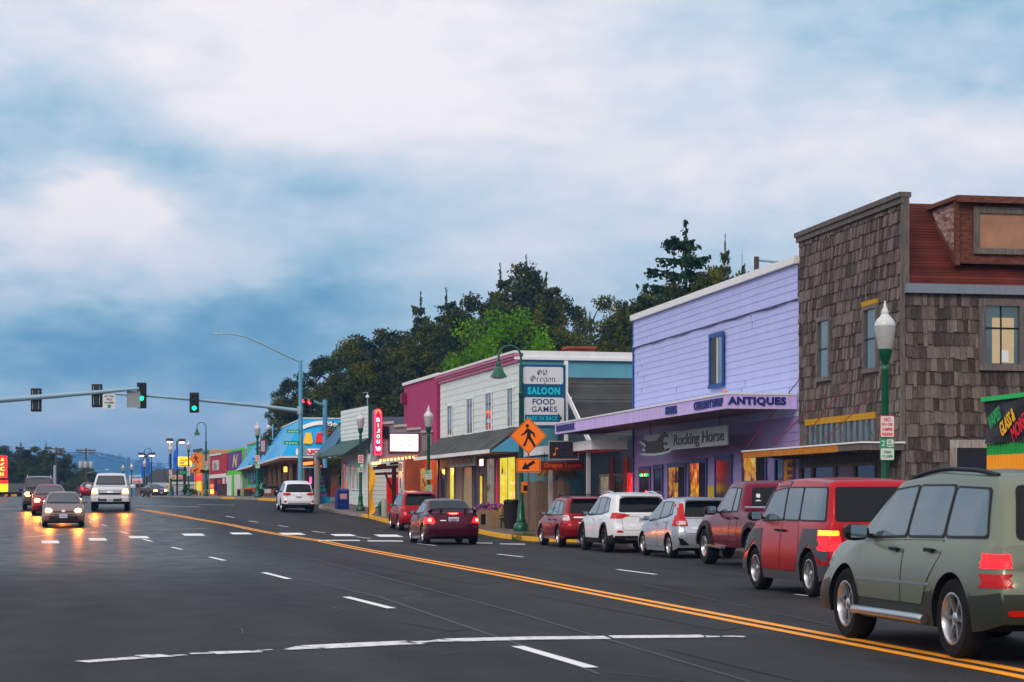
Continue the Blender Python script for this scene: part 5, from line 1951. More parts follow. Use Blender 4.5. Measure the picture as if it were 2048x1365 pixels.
# ===== shingled building
F = Fac((XF, Y_S0), (XF, Y_S1), zs(XF, 48), 'shingled_building', 'weathered brown shingled two-storey building with red roof', 'building')
Ln = F.len
zt0 = F.f(1807, 385)[1]
zr0 = F.f(1812, 567)[1]
M_SHAKE = wood('weathered cedar shake', (.018, .013, .012), (.30, .255, .235), (34, 34, 1.4), .9, .5)
M_OLDWOOD = wood('old grey wood', (.07, .062, .06), (.24, .22, .21), (10, 10, .9), .85, .3)
M_OLDPALE = wood('peeling white wood', (.16, .10, .07), (.55, .56, .55), (9, 9, .8), .8, .3)
M_PEEL = wood('peeling white boards', (.13, .035, .025), (.66, .60, .58), (1.5, 12, 5), .85, .1)
M_REDW2 = wood('red brown trim wood', (.07, .022, .016), (.22, .11, .085), (9, 2, 9), .85, .2)
M_REDROOF = bricks('red roof shingle', (.075, .018, .014), (.12, .032, .025), (.025, .009, .007), 4.2, bw=.62, bh=.30, rot=(R(90), 0, R(90)), msize=.03)
D = 12.0
mb = MB()
mb.box(0.02, Ln - .02, -.10, -.005, -.3, zt0 - .1)         # false front
mb.box(0.02, Ln - .02, -D, -.10, -.3, zr0)                 # body
mb.build('wall', M_OLDWOOD, F.root)
# main roof: a steep slope rising from the side eave
mb = MB()
ridge = zt0 + .05
rx = 2.0
mb.prism([(0.0, zr0 + .0), (rx, ridge), (Ln - .3, ridge), (Ln - .3, zr0)], -D, -.105, axis='y')
mb.build('roof', M_REDROOF, F.root)
holes_front = []
def shingles(mb, a0, a1, z0, z1, plane, side, holes, row=.30):
 """courses of split shakes, each a loose tapered board"""
 z = z0
 k = 0
 while z < z1:
  a = a0 - rnd.random() * .1
  while a < a1:
   w = rnd.choice((.07, .09, .10, .12, .14, .18)) * rnd.uniform(.85, 1.15)
   b = min(a + w - .008, a1)
   aa = max(a, a0)
   if b - aa > .03 and not any(h0 < (aa + b) / 2 < h1 and hz0 < z + row * .5 < hz1 for (h0, h1, hz0, hz1) in holes):
    dz = rnd.uniform(-.02, .02) - (.05 if rnd.random() < .04 else 0)
    lip = rnd.uniform(.024, .050)
    zt = min(z + row * 1.12, z1)
    sl = rnd.uniform(-.008, .008)
    if side:
     P = lambda aq, zq, oq: (plane - oq, aq, zq)
    else:
     P = lambda aq, zq, oq: (aq, plane + oq, zq)
    vs = [P(aa, z + dz, .0), P(b, z + dz + sl, .0), P(b, zt, .0), P(aa, zt, .0), P(aa, z + dz, lip), P(b, z + dz + sl, lip * rnd.uniform(.7, 1.1)), P(b, zt, .006), P(aa, zt, .006)]
    mb.hexa(vs)
   a += w
  z += row * rnd.uniform(.97, 1.03)
  k += 1
wins = []
x0, x1, z0, z1 = F.rect(1640, 645, 1661, 753)
wins.append((x0, x1, z0, z1))
x0b, x1b, z0b, z1b = F.rect(1733, 622, 1756, 735)
wins.append((x0b, x1b, z0b, z1b))
tx0, tx1, tz0, tz1 = F.rect(1616, 852, 1752, 880)
mb = MB()
shingles(mb, .04, Ln - .02, tz1 + .1, zt0 - .12, 0, False, [(a - .12, b + .12, c - .14, d + .12) for a, b, c, d in wins])
shingles(mb, .04, max(.05, tx0 - .15), .0, tz1 + .1, 0, False, [])
mb.build('shingles', M_SHAKE, F.root)
for i, (a, b, c, d) in enumerate(wins):
 fr = window(F, a, b, c, d, .01, M_OLDWOOD, M_PALEGLASS, .11, .07, hbars=(.5,), cap=M_BLACK)
 MB().box(a + .02, b - .02, .013, .019, c + (d - c) * .5, d - .02).build('curtain', paint('faded curtain', (.35, .24, .17), .9), fr)
 if i:
  MB().box(a - .12, b + .12, .01, .095, d + .10, d + .22).build('head_trim', paint('bare yellow wood', (.42, .27, .07), .8, var=.3), fr)
# cornice along the parapet
mb = MB()
mb.box(-.05, Ln + .05, -.16, .14, zt0 - .12, zt0)
mb.box(-.04, Ln + .03, .0, .09, zt0 - .26, zt0 - .12)
mb.build('cornice', M_OLDWOOD, F.root)
mb = MB()
mb.box(-.02, .10, -.02, .06, -.3, zt0 - .26)
mb.box(-.03, -.0, -.12, .05, zr0, zt0 - .13)
mb.build('corner_board', M_OLDWOOD, F.root)
# side wall to the camera
sw = []
ya1, za1 = F.g(1968, 612)
yb1, zb1_ = F.g(2037, 730)
sw.append((yb1, ya1, zb1_, za1))
sw2a, sz2a = F.g(1912, 896)
sw2b, sz2b = F.g(1996, 990)
sw.append((sw2b, sw2a, sz2b, sz2a))
mb = MB()
shingles(mb, -5.5, -.03, .0, zr0 - .05, 0, True, [(a - .14, b + .14, c - .16, d + .14) for a, b, c, d in sw], .31)
mb.build('side_shingles', M_SHAKE, F.root)
a, b, c, d = sw[0]
fr = window(F, a, b, c, d, .01, M_OLDWOOD, M_PALEGLASS, .15, .08, hbars=(.62,), bars=(.52,), side='x', cap=M_BLACK)
MB().box(-.008, -.004, a + .12, b - .2, c + .03, c + (d - c) * .80).build('boarded_panel', paint('cream board', (.62, .52, .36), .8), fr)
MB().box(-.016, -.012, b - .62, b - .44, c + .06, c + .34).build('notice', M_WHITE, fr)
a, b, c, d = sw[1]
window(F, a, b, c, d, .01, M_OLDPALE, M_DARKIN, .17, .07, side='x')
# eave board
mb = MB()
mb.box(-.16, .0, -D, -.0, zr0 - .22, zr0 + .0)
mb.build('eave_board', paint('grey blue board', (.20, .23, .27), .7, streak=.3), F.root)
# dormer
dxf = .25
dy0, dz0 = F.g(1915, 519, dxf)
dy0t, dz1 = F.g(1915, 402, dxf)
mb = MB()
xback = rx * min(1, (dz1 - zr0) / (ridge - zr0))
xb0 = rx * (dz0 - zr0) / (ridge - zr0)
mb.add([(dxf, dy0, dz0), (dxf, dy0, dz1), (xback + .25, dy0, dz1 + .05), (xb0, dy0, dz0), (dxf, dy0 - .05, dz0), (dxf, dy0 - .05, dz1), (xback + .25, dy0 - .05, dz1 + .05), (xb0, dy0 - .05, dz0)],
 [(0, 1, 2, 3), (4, 7, 6, 5), (0, 4, 5, 1), (1, 5, 6, 2)])
mb.mat(1).box(dxf, dxf + .06, -5.2, dy0 - .05, dz0, dz1)
dm = mb.build('dormer', [M_PEEL, M_REDW2], F.root)
mb = MB()
mb.beam((dxf - .03, dy0 + .03, dz0 - .15), (dxf - .03, dy0 + .03, dz1), .12, .08)
mb.beam((dxf - .02, dy0 + .03, dz0 - .12), (xback + .3, dy0 + .03, dz1 + .06), .05, .16)
mb.box(dxf - .22, dxf + 2.0, -5.4, dy0 + .12, dz1, dz1 + .10)
mb.box(dxf - .26, dxf - .22, -5.4, dy0 + .12, dz1 - .06, dz1 + .10)
mb.box(dxf - .06, dxf - .0, -5.2, dy0 - .05, dz0 - .10, dz0 + .04)
mb.build('dormer_trim', M_REDW2, dm)
wy0, wz1 = F.g(1957, 427, dxf)
_, wz0 = F.g(1957, 497, dxf)
window(F, -5.0, wy0, wz0, wz1, dxf, M_OLDWOOD, paint('curtained window', (.34, .20, .14), .5, var=.35, scale=2.5), .14, .06, side='x', parent=dm)
# ground-floor shopfront
mb = MB()
mb.box(tx0 - .1, Ln - .1, .004, .05, .0, .5)
mb.build('stall_riser', M_OLDWOOD, F.root)
xx = max(.25, tx0 - .1)
sgx = [xx, xx + 1.5, xx + 2.9, xx + 4.6, Ln - .25]
for i in range(len(sgx) - 1):
 window(F, sgx[i] + .08, sgx[i + 1] - .08, .55 if i != 1 else .05, tz0 - .62, .004, M_OLDWOOD, M_DARKIN if i != 1 else paint('dark blue door', (.008, .02, .10), .4), .07, .06, name='window' if i != 1 else 'door')
# transom of small panes
fr = MB()
n = 12
for i in range(n + 1):
 xx = tx0 + (tx1 - tx0) * i / n
 fr.box(xx - .03, xx + .03, .0, .06, tz0, tz1)
fr.mat(1).box(tx0 - .05, tx1 + .05, .0, .07, tz1, tz1 + .16)
fr.mat(0).box(tx0 - .05, tx1 + .05, .0, .062, tz0 - .06, tz0)
tr = fr.build('transom', [M_OLDWOOD, paint('yellowed trim', (.42, .24, .06), .8, var=.4)], F.root)
MB().box(tx0, tx1, .004, .02, tz0, tz1).build('pane', M_PALEGLASS, tr)
# thin awning on rods
AE = 1.12
za = F.f(1483, 905, AE)[1]
ax1 = F.f(1486, 905, AE)[0]
mb = MB()
mb.box(-.1, ax1, .04, AE, za - .16, za + .0)
mb.mat(1)
for i in range(3):
 mb.box(ax1 - (i + 1) * 2.55 + .03, ax1 - i * 2.55 - .03, AE, AE + .02, za - .17, za - .01)
mb.mat(2).box(-.14, ax1 + .04, .02, AE + .04, za, za + .04)
aw = mb.build('awning', [M_OLDWOOD, wood('orange cedar fascia', (.30, .10, .02), (.62, .30, .10), (3, 3, 8), .7, .3), M_WHITE], F.root)
for (ua, va, ub, vb) in [(1606, 752, 1494, 893), (1652, 790, 1545, 890), (1690, 775, 1600, 886), (1745, 790, 1650, 880)]:
 p, q = F.f(ua, va, 0), F.f(ub, vb, AE - .05)
 MB().tube([(p[0], .02, p[1]), (q[0], AE - .05, q[1])], .014, 6).build('rod', paint('rusty rod', (.16, .03, .03), .7), aw)
mb = MB()
for i in range(5):
 x_ = .4 + i * 1.6
 mb.beam((x_, .05, za - .18), (x_, AE - .1, za - .18), .06, .08)
mb.build('bracket', M_OLDWOOD, aw)

# ===== green and yellow stand with the banner
yk = 36.5
F = Fac((17.0, 20.5), (17.0, 37.6), zs(17, 30), 'market_stand', 'green and yellow corrugated stand with black banner beside shingled building', 'stand')
zt_ = F.f(1976, 800)[1]
zb_1 = F.f(1976, 888)[1]
zb_2 = F.f(1976, 911)[1]
M_CORG = paint('green corrugated', (.01, .28, .07), .5, var=.1)
M_CORY = paint('yellow corrugated', (.80, .36, .01), .5, var=.1)
Lk = F.len
mb = MB()
mb.box(.1, Lk - .1, -2.6, -.08, -.3, zt_ - .05)
mb.build('wall', paint('stand wall', (.06, .06, .06), .8), F.root)
for (za_, zb__, m_, nm) in ((zb_2, zb_1, M_CORG, 'green_panel'), (zb_2 - 1.0, zb_2, M_CORY, 'yellow_panel'), (-.2, zb_2 - 1.0, M_CORG, 'green_skirt')):
 mb = MB()
 n = int(Lk / .035)
 for i in range(n):
  x0, x1 = Lk * i / n, Lk * (i + 1) / n
  y0, y1 = .025 * math.sin(x0 * 2 * math.pi / .14), .025 * math.sin(x1 * 2 * math.pi / .14)
  mb.quad((x0, y0, za_), (x1, y1, za_), (x1, y1, zb__), (x0, y0, zb__))
 mb.build(nm, m_, F.root)
mb = MB()
n = 60
for i in range(n):
 for j in range(6):
  def q(a, b):
   x = Lk - 7.0 * a / n
   z = zb_1 + (zt_ - .04 - zb_1) * b / 6
   return (x, .05 + .03 * math.sin(x * 3.1 + b * .7) + .015 * math.sin(x * 7 - b), z)
  mb.quad(q(i, j), q(i + 1, j), q(i + 1, j + 1), q(i, j + 1))
bn = mb.build('banner', paint('black banner', (.014, .015, .02), .55, var=.3, scale=5), F.root, 60)
MB().box(-.1, Lk + .05, -.15, .12, zt_ - .04, zt_ + .05).build('roof_edge', paint('green edge', (.01, .45, .14), .5), F.root)
def skew_text(s, u0, v0, u1, v1, hgt, mat):
 xa_, z_a = F.f(u0, v0, .10)
 xb_, z_b = F.f(u1, v1, .10)
 d = Vector((xb_ - xa_, 0, z_b - z_a))
 M = face_m(((xa_ + xb_) / 2, .10, (z_a + z_b) / 2), d, d.cross(Vector((0, -1, 0))))
 m_ = M
 lettering(s, d.length, hgt, mat, bn, m_, .008, bold=.02)
skew_text('VAPES', 1977, 848, 2000, 824, .28, paint('green letters', (.01, .35, .12), .5))
skew_text('GLASS &', 2001, 862, 2028, 826, .30, paint('yellow letters', (.90, .50, .01), .5))
skew_text('MORE', 2024, 872, 2050, 838, .30, paint('red letters', (.60, .01, .05), .5))

# ===== white and blue shop beside the tavern
F = Fac((16.4, 82.9), (15.6, 99.6), zs(16, 90), 'corner_shop', 'two-storey shop with white clapboard front, pink cornice and blue side wall', 'shop')
Ln = F.len
zc = F.f(1040, 703)[1]
M_WCLAP = paint('white clapboard', (.70, .78, .78), .6, var=.06, streak=.18, bump=.1, bscale=12)
M_PINK = paint('dusty pink', (.52, .20, .30), .6, var=.12, streak=.2)
M_BLUEW = paint('sky blue wall', (.17, .38, .48), .7, var=.18, scale=.8, streak=.25, bump=.2, bscale=8)
M_AWBLUE = paint('blue gable', (.15, .38, .56), .6, var=.1)
mb = MB()
mb.box(0, Ln, -11, -.002, -.3, zc - .1)
mb.build('wall', M_BLUEW, F.root)
skz = F.f(985, 868, .05)[1]
mb = MB()
siding(mb, .02, Ln - .02, skz - .25, zc - .42, 0, .30, .02)
for i in range(1, 9):
 mb.box(Ln * i / 9 - .02, Ln * i / 9 + .02, .0, .04, skz - .25, zc - .42)
mb.build('clapboards', M_WCLAP, F.root)
mb = MB()
mb.box(-.05, Ln, .0, .12, zc - .44, zc - .30)
mb.box(-.08, Ln, .0, .20, zc - .30, zc - .20)
mb.box(-.12, Ln, .0, .28, zc - .20, zc - .08)
mb.build('cornice', M_PINK, F.root)
mb = MB()
mb.box(-.14, Ln + .1, -.1, .32, zc - .08, zc + .02)
mb.box(-.14, .0, -11.2, -.1, zc - .30, zc + .02)
mb.box(-.20, -.14, -11.2, .3, zc - .36, zc - .24)
mb.build('parapet_cap', M_WHITE, F.root)
for (u0, v0, u1, v1) in [(897, 814, 906, 876), (936, 800, 947, 866), (973, 789, 985, 859), (1017, 779, 1028, 852)]:
 x0, x1, z0, z1 = F.rect(u0, v0, u1, v1)
 window(F, x0, x1, z0, z1, .03, M_WHITE, M_PALEGLASS, .06, .05, bars=(.5,))
# skirt roof over the pavement
SKY = 1.35
zlo = F.f(986, 903, SKY)[1]
xfar = F.f(829, 929, SKY)[0]
mb = MB()
mb.add([(-.05, .04, skz + .15), (xfar, .04, skz + .15), (xfar, SKY, zlo + .08), (-.05, SKY, zlo + .08), (-.05, .04, skz + .05), (xfar, .04, skz + .05), (xfar, SKY, zlo - .0), (-.05, SKY, zlo - .0)],
 [(0, 1, 2, 3), (4, 7, 6, 5), (0, 3, 7, 4), (1, 5, 6, 2)])
sk = mb.build('skirt_roof', M_ROOFGREY, F.root)
MB().box(-.08, xfar, SKY, SKY + .04, zlo - .06, zlo + .10).build('fascia', M_WHITE, sk)
MB().prism([(.04, skz + .0), (.04, zlo + .0), (SKY - .02, zlo + .0)], -.09, -.06, axis='x').build('gable_end', M_AWBLUE, sk)
MB().box(-.04, xfar, .04, SKY - .02, zlo - .03, zlo - .004).build('soffit', paint('brown soffit', (.22, .13, .08), .8, var=.2), sk)
M_FRAMEB = paint('grey brown frame', (.14, .10, .09), .6, var=.2)
MB().box(.0, Ln, .0, .018, -.2, skz - .26).build('shopfront', paint('taupe shopfront', (.20, .16, .15), .7, var=.15, streak=.2), F.root)
xa = F.f(1036, 960)[0]
for (u0, u1, v0, v1, m_, nm) in [(1001, 1034, 917, 1010, M_LITYEL, 'window'), (975, 992, 919, 1013, M_LITDIM, 'window'), (961, 968, 953, 1012, M_LITYEL, 'window'), (951, 959.5, 930, 1046, M_NAVY, 'door'), (928, 947, 936, 1022, paint('pale curtained window', (.42, .34, .22), .4, var=.35, scale=4), 'window'),
        (901, 911, 937, 1000, M_LITYEL, 'window'), (883, 893, 940, 1012, M_DARKIN, 'door')]:
 x0, x1, z0, z1 = F.rect(u0, v0, u1, v0 + 30)
 _, zz = F.f((u0 + u1) / 2, v1)
 window(F, x0 + .04, x1 - .04, max(.1, zz), z1, .019, M_FRAMEB, m_, .10, .06, name=nm, bars=(.5,) if u0 == 1001 else ())
x0, x1, z0, z1 = F.rect(996, 920, 999.5, 945)
MB().box(x0, x1, .0, .10, .0, z1).build('post', paint('hot pink post', (.75, .02, .16), .5), F.root)
x0, x1, z0, z1 = F.rect(960, 919, 968, 932)
MB().box(x0, x1, .03, .035, z0, z1).build('transom_light', emit('pink white lamp', (1, .75, .8), 1.2), F.root)
t_ = empty('shop_sign', label='weathered white board lettered Seawick under the grey skirt roof', cat='sign')
t_.location, t_.rotation_euler = F.root.location, F.root.rotation_euler
x0, x1, z0, z1 = F.rect(899, 922, 951, 934, .6)
bd = MB().box(x0, x1, .56, .60, z0 + .05, z0 + .62).build('board', paint('pale sign board', (.36, .38, .36), .7, var=.15), t_)
lettering('SEAWICK', (x1 - x0) * .84, .34, M_BLACK, bd, face_m(((x0 + x1) / 2, .605, z0 + .33), (-1, 0, 0)), .008, bold=.02, shear=.2)
for xx in (x0 + .3, x1 - .3):
 MB().tube([(xx, .58, z0 + .6), (xx, .58, zlo)], .01, 6).build('hanger', M_BLACK, t_)
# roof vent
p = Pd(1158, 702, 92)
mb = MB()
mb.box(p.x - .6, p.x + .6, p.y - .5, p.y + .5, p.z - 1.0, p.z + .05)
mb.box(p.x - .7, p.x + .7, p.y - .6, p.y + .6, p.z + .05, p.z + .16)
tag(mb.build('chimney', bricks('red brick', (.40, .07, .03), (.30, .05, .02), (.25, .2, .18), 6)), 'squat red brick chimney on the roof behind the blue wall', 'chimney')

# ===== tavern
F = Fac((17.9, 70.5), (17.9, 82.4), zs(17, 76), 'tavern', 'tavern with steep shingled gable and red lit doorway between shops', 'tavern')
Ln = F.len
M_DKSID = paint('dark blue siding', (.035, .06, .085), .7, var=.2)
px_, pz_ = F.f(1131, 755)
ex_, ez_ = F.f(1178, 850)
half = max(1.5, px_ - ex_) * 1.35
ez_ = pz_ - (pz_ - ez_) * 1.35
mb = MB()
mb.box(.05, Ln - .6, -9, -.9, -.3, ez_ + .2)
mb.prism([(px_ - half + .2, ez_ - .1), (px_ + half - .2, ez_ - .1), (px_, pz_ - .2)], -9, -.12, axis='y')
mb.build('wall', M_DKSID, F.root)
mb = MB()
siding(mb, .05, 1.9, -.1, ez_, -.89, .17, .02)
mb.build('clapboards', M_DKSID, F.root)
mb = MB()
for sg in (-1, 1):
 a, b = (px_, pz_), (px_ + sg * half, ez_ - .05)
 mb.add([(a[0], .25, a[1]), (b[0], .25, b[1]), (b[0], -9, b[1]), (a[0], -9, a[1]), (a[0], .25, a[1] - .12), (b[0], .25, b[1] - .12), (b[0], -9, b[1] - .12), (a[0], -9, a[1] - .12)],
  [(0, 1, 2, 3), (4, 7, 6, 5), (0, 4, 5, 1), (1, 5, 6, 2), (2, 6, 7, 3)])
rf = mb.build('roof', bricks('dark tavern shingle', (.035, .038, .038), (.075, .078, .075), (.012, .012, .012), 3.2, bw=.9, bh=.42, msize=.035, rot=(R(90), 0, R(90))), F.root)
mb = MB()
for sg in (-1, 1):
 mb.beam((px_, .29, pz_ - .02), (px_ + sg * half, .29, ez_ - .05), .05, .26, up=(0, 0, 1))
mb.build('barge_board', M_WHITE, rf)
# near slope filling the gap beside the lavender shop
mb = MB()
nx0 = .0
mb.add([(px_ - half, -.3, ez_ - .02), (px_ - .1, -3.2, pz_ - .05), (px_ - .1, -9, pz_ - .05), (px_ - half, -9, ez_ - .02)], [(0, 1, 2, 3)])
zb0 = F.f(1200, 900, .9)[1]
mb = MB()
mb.box(.1, Ln - .3, .0, 1.25, zb0 - .02, zb0 + .06)
mb.build('porch_ceiling', paint('dark red boards', (.12, .04, .03), .8, var=.3), F.root)
za0, za1 = F.f(1050, 918, 1.3)[1], F.f(1050, 897, 1.3)[1]
mb = MB()
mb.box(.0, F.f(1010, 915, 1.3)[0], 1.26, 1.34, zb0 + .0, zb0 + .34)
mb.box(-.06, .0, .0, 1.34, zb0 + .0, zb0 + .34)
mb.build('porch_fascia', M_WHITE, F.root)
for xx in (1.7, 8.4):
 MB().box(xx - .07, xx + .07, .98, 1.12, .0, zb0 - .02).build('porch_post', paint('grey white post', (.42, .42, .44), .6, var=.15, streak=.3), F.root)
window(F, 2.1, 3.1, .1, 2.15, -.9, paint('red lit frame', (.55, .10, .13), .5), M_LITRED, .14, .08, name='door')
MB().box(2.2, 2.62, -.87, -.84, .95, 1.5).build('neon_sign', emit('amber neon', (1, .35, .02), 6), F.root)
MB().tube([(2.02, -.80, .6), (2.02, -.80, 1.0), (2.06, -.80, 1.35), (2.02, -.80, 1.7)], [.09, .10, .06, .05], 8).build('neon_bottle', emit('blue neon', (.05, .35, 1), 5), F.root)
window(F, 4.0, 5.4, .6, 2.2, -.9, M_OLDWOOD, M_DARKIN, .10, .06)
window(F, 6.3, 7.8, .6, 2.2, -.9, M_OLDPALE, M_LITDIM, .10, .06)
mb = MB()
mb.box(3.3, 3.85, -.89, -.84, .0, 2.9)
mb.box(5.6, 6.1, -.89, -.84, .0, 2.9)
mb.build('panelling', paint('red brown panels', (.16, .045, .03), .7, var=.3), F.root)
MB().lathe([(.30, 0), (.30, .1), (.001, .12)], 20, c=(.8, -.86, 1.5), axis='y').build('wall_plaque', M_OLDWOOD, F.root)
mb = MB().box(.55, 1.05, -.87, -.83, 1.0, 1.5)
mb.build('meter_box', paint('brass plate', (.35, .20, .08), .5, metal=.5), F.root)
# horned skull ornament
mb = MB()
mb.tube([(.5, -.80, 2.52), (.62, -.78, 2.42), (.8, -.78, 2.40), (.98, -.78, 2.42), (1.10, -.80, 2.52)], [.01, .035, .05, .035, .01], 8)
mb.tube([(.8, -.78, 2.42), (.8, -.76, 2.25), (.8, -.75, 2.05)], [.10, .08, .04], 8)
mb.build('skull_ornament', paint('bone', (.6, .56, .48), .7), F.root)
# sloped lit soffit glow comes from the door lamp
ld = bpy.data.lights.new('door_lamp', 'POINT')
ld.energy, ld.color, ld.shadow_soft_size = 45, (1, .03, .05), .15
lo = bpy.data.objects.new('door_lamp', ld)
col.objects.link(lo)
lo.parent = F.root
lo.location = (2.5, .35, 1.9)
TAV = F
# carved board over the porch
t_ = empty('tavern_sign', label='dark red carved board lettered Oregon Tavern under the porch', cat='sign')
t_.location, t_.rotation_euler = F.root.location, F.root.rotation_euler
xq = 6.5
ya, za = F.g(1082, 923, xq)
yb, zb = F.g(1168, 941, xq)
bd = MB().box(xq, xq + .05, yb, ya, zb, za).build('board', wood('red sign wood', (.08, .015, .012), (.2, .04, .03)), t_)
lettering('Oregon Tavern', abs(ya - yb) * .86, (za - zb) * .66, paint('carved orange letters', (.45, .10, .02), .6), bd, face_m((xq - .004, (ya + yb) / 2, (za + zb) / 2), (0, -1, 0)), .012, bold=.03)
for yy in (ya - .15, yb + .15):
 MB().tube([(xq + .02, yy, za), (xq + .02, yy, za + .35)], .012, 6).build('hanger', M_BLACK, t_)
t_ = empty('music_sign', label='black board lettered Live Music hanging under the end of the lavender canopy', cat='sign')
t_.location, t_.rotation_euler = F.root.location, F.root.rotation_euler
xq = 3.0
ya, za = F.g(1099, 884, xq)
yb, zb = F.g(1156, 918, xq)
bd = MB().box(xq, xq + .06, yb, ya, zb, za).build('board', paint('chalk black', (.012, .013, .02), .6), t_)
mb = MB()
for (a, b, c, d) in ((yb - .03, ya + .03, zb - .04, zb), (yb - .03, ya + .03, za, za + .04), (yb - .03, yb, zb, za), (ya, ya + .03, zb, za)):
 mb.box(xq - .01, xq + .07, a, b, c, d)
mb.build('frame', paint('grey frame', (.3, .33, .34), .6), t_)
lettering('LIVE', abs(ya - yb) * .5, (za - zb) * .30, paint('violet chalk', (.045, .03, .09), .7), bd, face_m((xq - .003, (ya + yb) / 2, za - (za - zb) * .25), (0, -1, 0)), .006, bold=.02)
lettering('MUSIC', abs(ya - yb) * .66, (za - zb) * .36, paint('dim chalk', (.03, .03, .04), .7), bd, face_m((xq - .003, (ya + yb) / 2 - .1, za - (za - zb) * .70), (0, -1, 0)), .006, bold=.02)
nt_ = paint('orange chalk', (.75, .25, .03), .7)
mb = MB()
yc, zc_ = ya - .18, zb + .16
mb.lathe([(.001, 0), (.05, .001), (.05, .012)], 10, c=(xq - .014, yc, zc_), axis='x')
mb.box(xq - .014, xq - .004, yc - .055, yc - .04, zc_, zc_ + .26)
mb.box(xq - .014, xq - .004, yc - .15, yc - .04, zc_ + .20, zc_ + .25)
mb.build('note_symbol', nt_, bd)

# ===== Old Oregon saloon sign
XS = 8.6
t_ = empty('saloon_sign', label='tall blue and white Old Oregon Saloon sign beside the gooseneck street lamp', cat='sign')
t_.location, t_.rotation_euler = F.root.location, F.root.rotation_euler
def G(u, v):
 return F.g(u, v, XS)
y0, z1 = G(1041, 729)
y1, z0 = G(1131, 857)
M_SIGNBLUE = paint('sign dark blue', (.012, .07, .15), .5, var=.15)
M_SIGNW = paint('sign white', (.62, .65, .68), .5, var=.06, bump=.5, bscale=18)
cab = MB().box(XS, XS + .32, y1, y0, z0, z1).build('cabinet', M_SIGNBLUE, t_)
def panel(u0, v0, u1, v1, m_, nm='panel', dep=.012, rr=.09):
 a, c = G(u0, v0)
 b, d = G(u1, v1)
 poly = round_poly([(b, d), (a, d), (a, c), (b, c)], rr, 4)
 return MB().prism(poly, XS - dep, XS - .002, axis='x').build(nm, m_, cab)
panel(1046, 734, 1126, 769, M_SIGNW)
panel(1048, 795, 1128, 851, M_SIGNW)
def txt(s, u0, v0, u1, v1, m_, dep=.022, **kw):
 a, c = G(u0, v0)
 b, d = G(u1, v1)
 return lettering(s, abs(a - b), abs(c - d), m_, cab, face_m((XS - dep + .006, (a + b) / 2, (c + d) / 2), (0, -1, 0)), .006, **kw)
M_CYANL = paint('cyan letters', (.08, .50, .62), .5)
M_DKL = paint('dark blue letters', (.012, .03, .12), .5)
# blackletter: drawn with a broad nib held at a slant
GLY = {
 'O': [[(.50, .0), (.18, .18), (.10, .5), (.2, .85), (.5, 1.0), (.85, .82), (.95, .5), (.85, .18), (.5, .0)], [(.38, .12), (.32, .5), (.42, .9)], [(.55, .2), (.62, .5), (.55, .8)], [(.32, .5), (.62, .52)]],
 'l': [[(.25, 1.05), (.25, .12), (.42, .0)], [(.25, .98), (.08, .9)]],
 'd': [[(.62, .62), (.40, .70), (.14, .55), (.12, .15), (.35, .0), (.62, .15), (.62, .62)], [(.62, .60), (.55, .8), (.30, 1.02)]],
 'r': [[(.15, .68), (.22, .58), (.22, .08), (.32, .0)], [(.24, .55), (.45, .70), (.56, .58)]],
 'e': [[(.15, .35), (.55, .50), (.50, .64), (.34, .70), (.15, .55), (.14, .15), (.32, .0), (.56, .12)]],
 'g': [[(.60, .68), (.32, .70), (.14, .55), (.14, .2), (.34, .02), (.58, .16)], [(.60, .68), (.60, -.12), (.42, -.32), (.16, -.24)]],
 'o': [[(.38, .0), (.14, .14), (.14, .55), (.38, .70), (.62, .55), (.62, .15), (.38, .0)]],
 'n': [[(.10, .68), (.18, .58), (.18, .08), (.28, .0)], [(.20, .55), (.42, .70), (.58, .56), (.58, .10), (.70, .0)]],
}
def blackletter(s, u0, v0, u1, v1, m_):
 """v0..v1 spans capital height"""
 a, c = G(u0, v0)
 b, d = G(u1, v1)
 H = c - d
 adv = {'O': 1.08, 'l': .42, 'd': .76, 'r': .62, 'e': .66, 'g': .74, 'o': .76, 'n': .78}
 tot = sum(adv[ch] for ch in s)
 sx = abs(a - b) / tot
 mb = MB()
 x = 0
 nib = Vector((math.cos(R(38)), math.sin(R(38)))) * .075 * H
 layer = 0
 for ch in s:
  for st in GLY[ch]:
   for p, q in zip(st, st[1:]):
    P = Vector(((x + p[0]) * sx, p[1] * H))
    Q = Vector(((x + q[0]) * sx, q[1] * H))
    layer += 1
    y_ = XS - .0145 - .0004 * (layer % 7)
    vs = [P - nib, Q - nib, Q + nib, P + nib]
    mb.add([(y_, a - v.x, d + v.y) for v in vs], [(0, 1, 2, 3)])
  x += adv[ch]
 return mb.build('lettering', m_, cab)
blackletter('Old', 1074, 740, 1095, 751, M_BLACK)
blackletter('Oregon', 1060, 752, 1111, 764, M_BLACK)
def slab(s, u0, v0, u1, v1, m_, bold=.03):
 o = txt(s, u0, v0, u1, v1, m_, bold=bold, spacing=1.15)
 return o
slab('SALOON', 1055, 774.5, 1120, 790, M_CYANL, .05)
txt('FOOD', 1065, 798, 1110, 810, M_DKL, bold=.02)
txt('GAMES', 1063, 813, 1114, 825, M_DKL, bold=.012, spacing=1.1)
pa = [G(1050, 830), G(1116, 830), G(1116, 826), G(1124, 837), G(1116, 848), G(1116, 844), G(1050, 844)]
MB().prism([(p[0], p[1]) for p in pa], XS - .020, XS - .013, axis='x').build('arrow_panel', M_SIGNBLUE, cab)
txt('PARK IN BACK', 1053, 832.5, 1116, 841.5, M_CYANL, dep=.032, bold=.015)
yq, zq = G(1129, 724)
yq2, zq2 = G(1129, 800)
MB().box(XS + .05, XS + .2, yq - .16, yq - .02, z0 - .6, zq + .05).build('post', M_WHITE, t_)
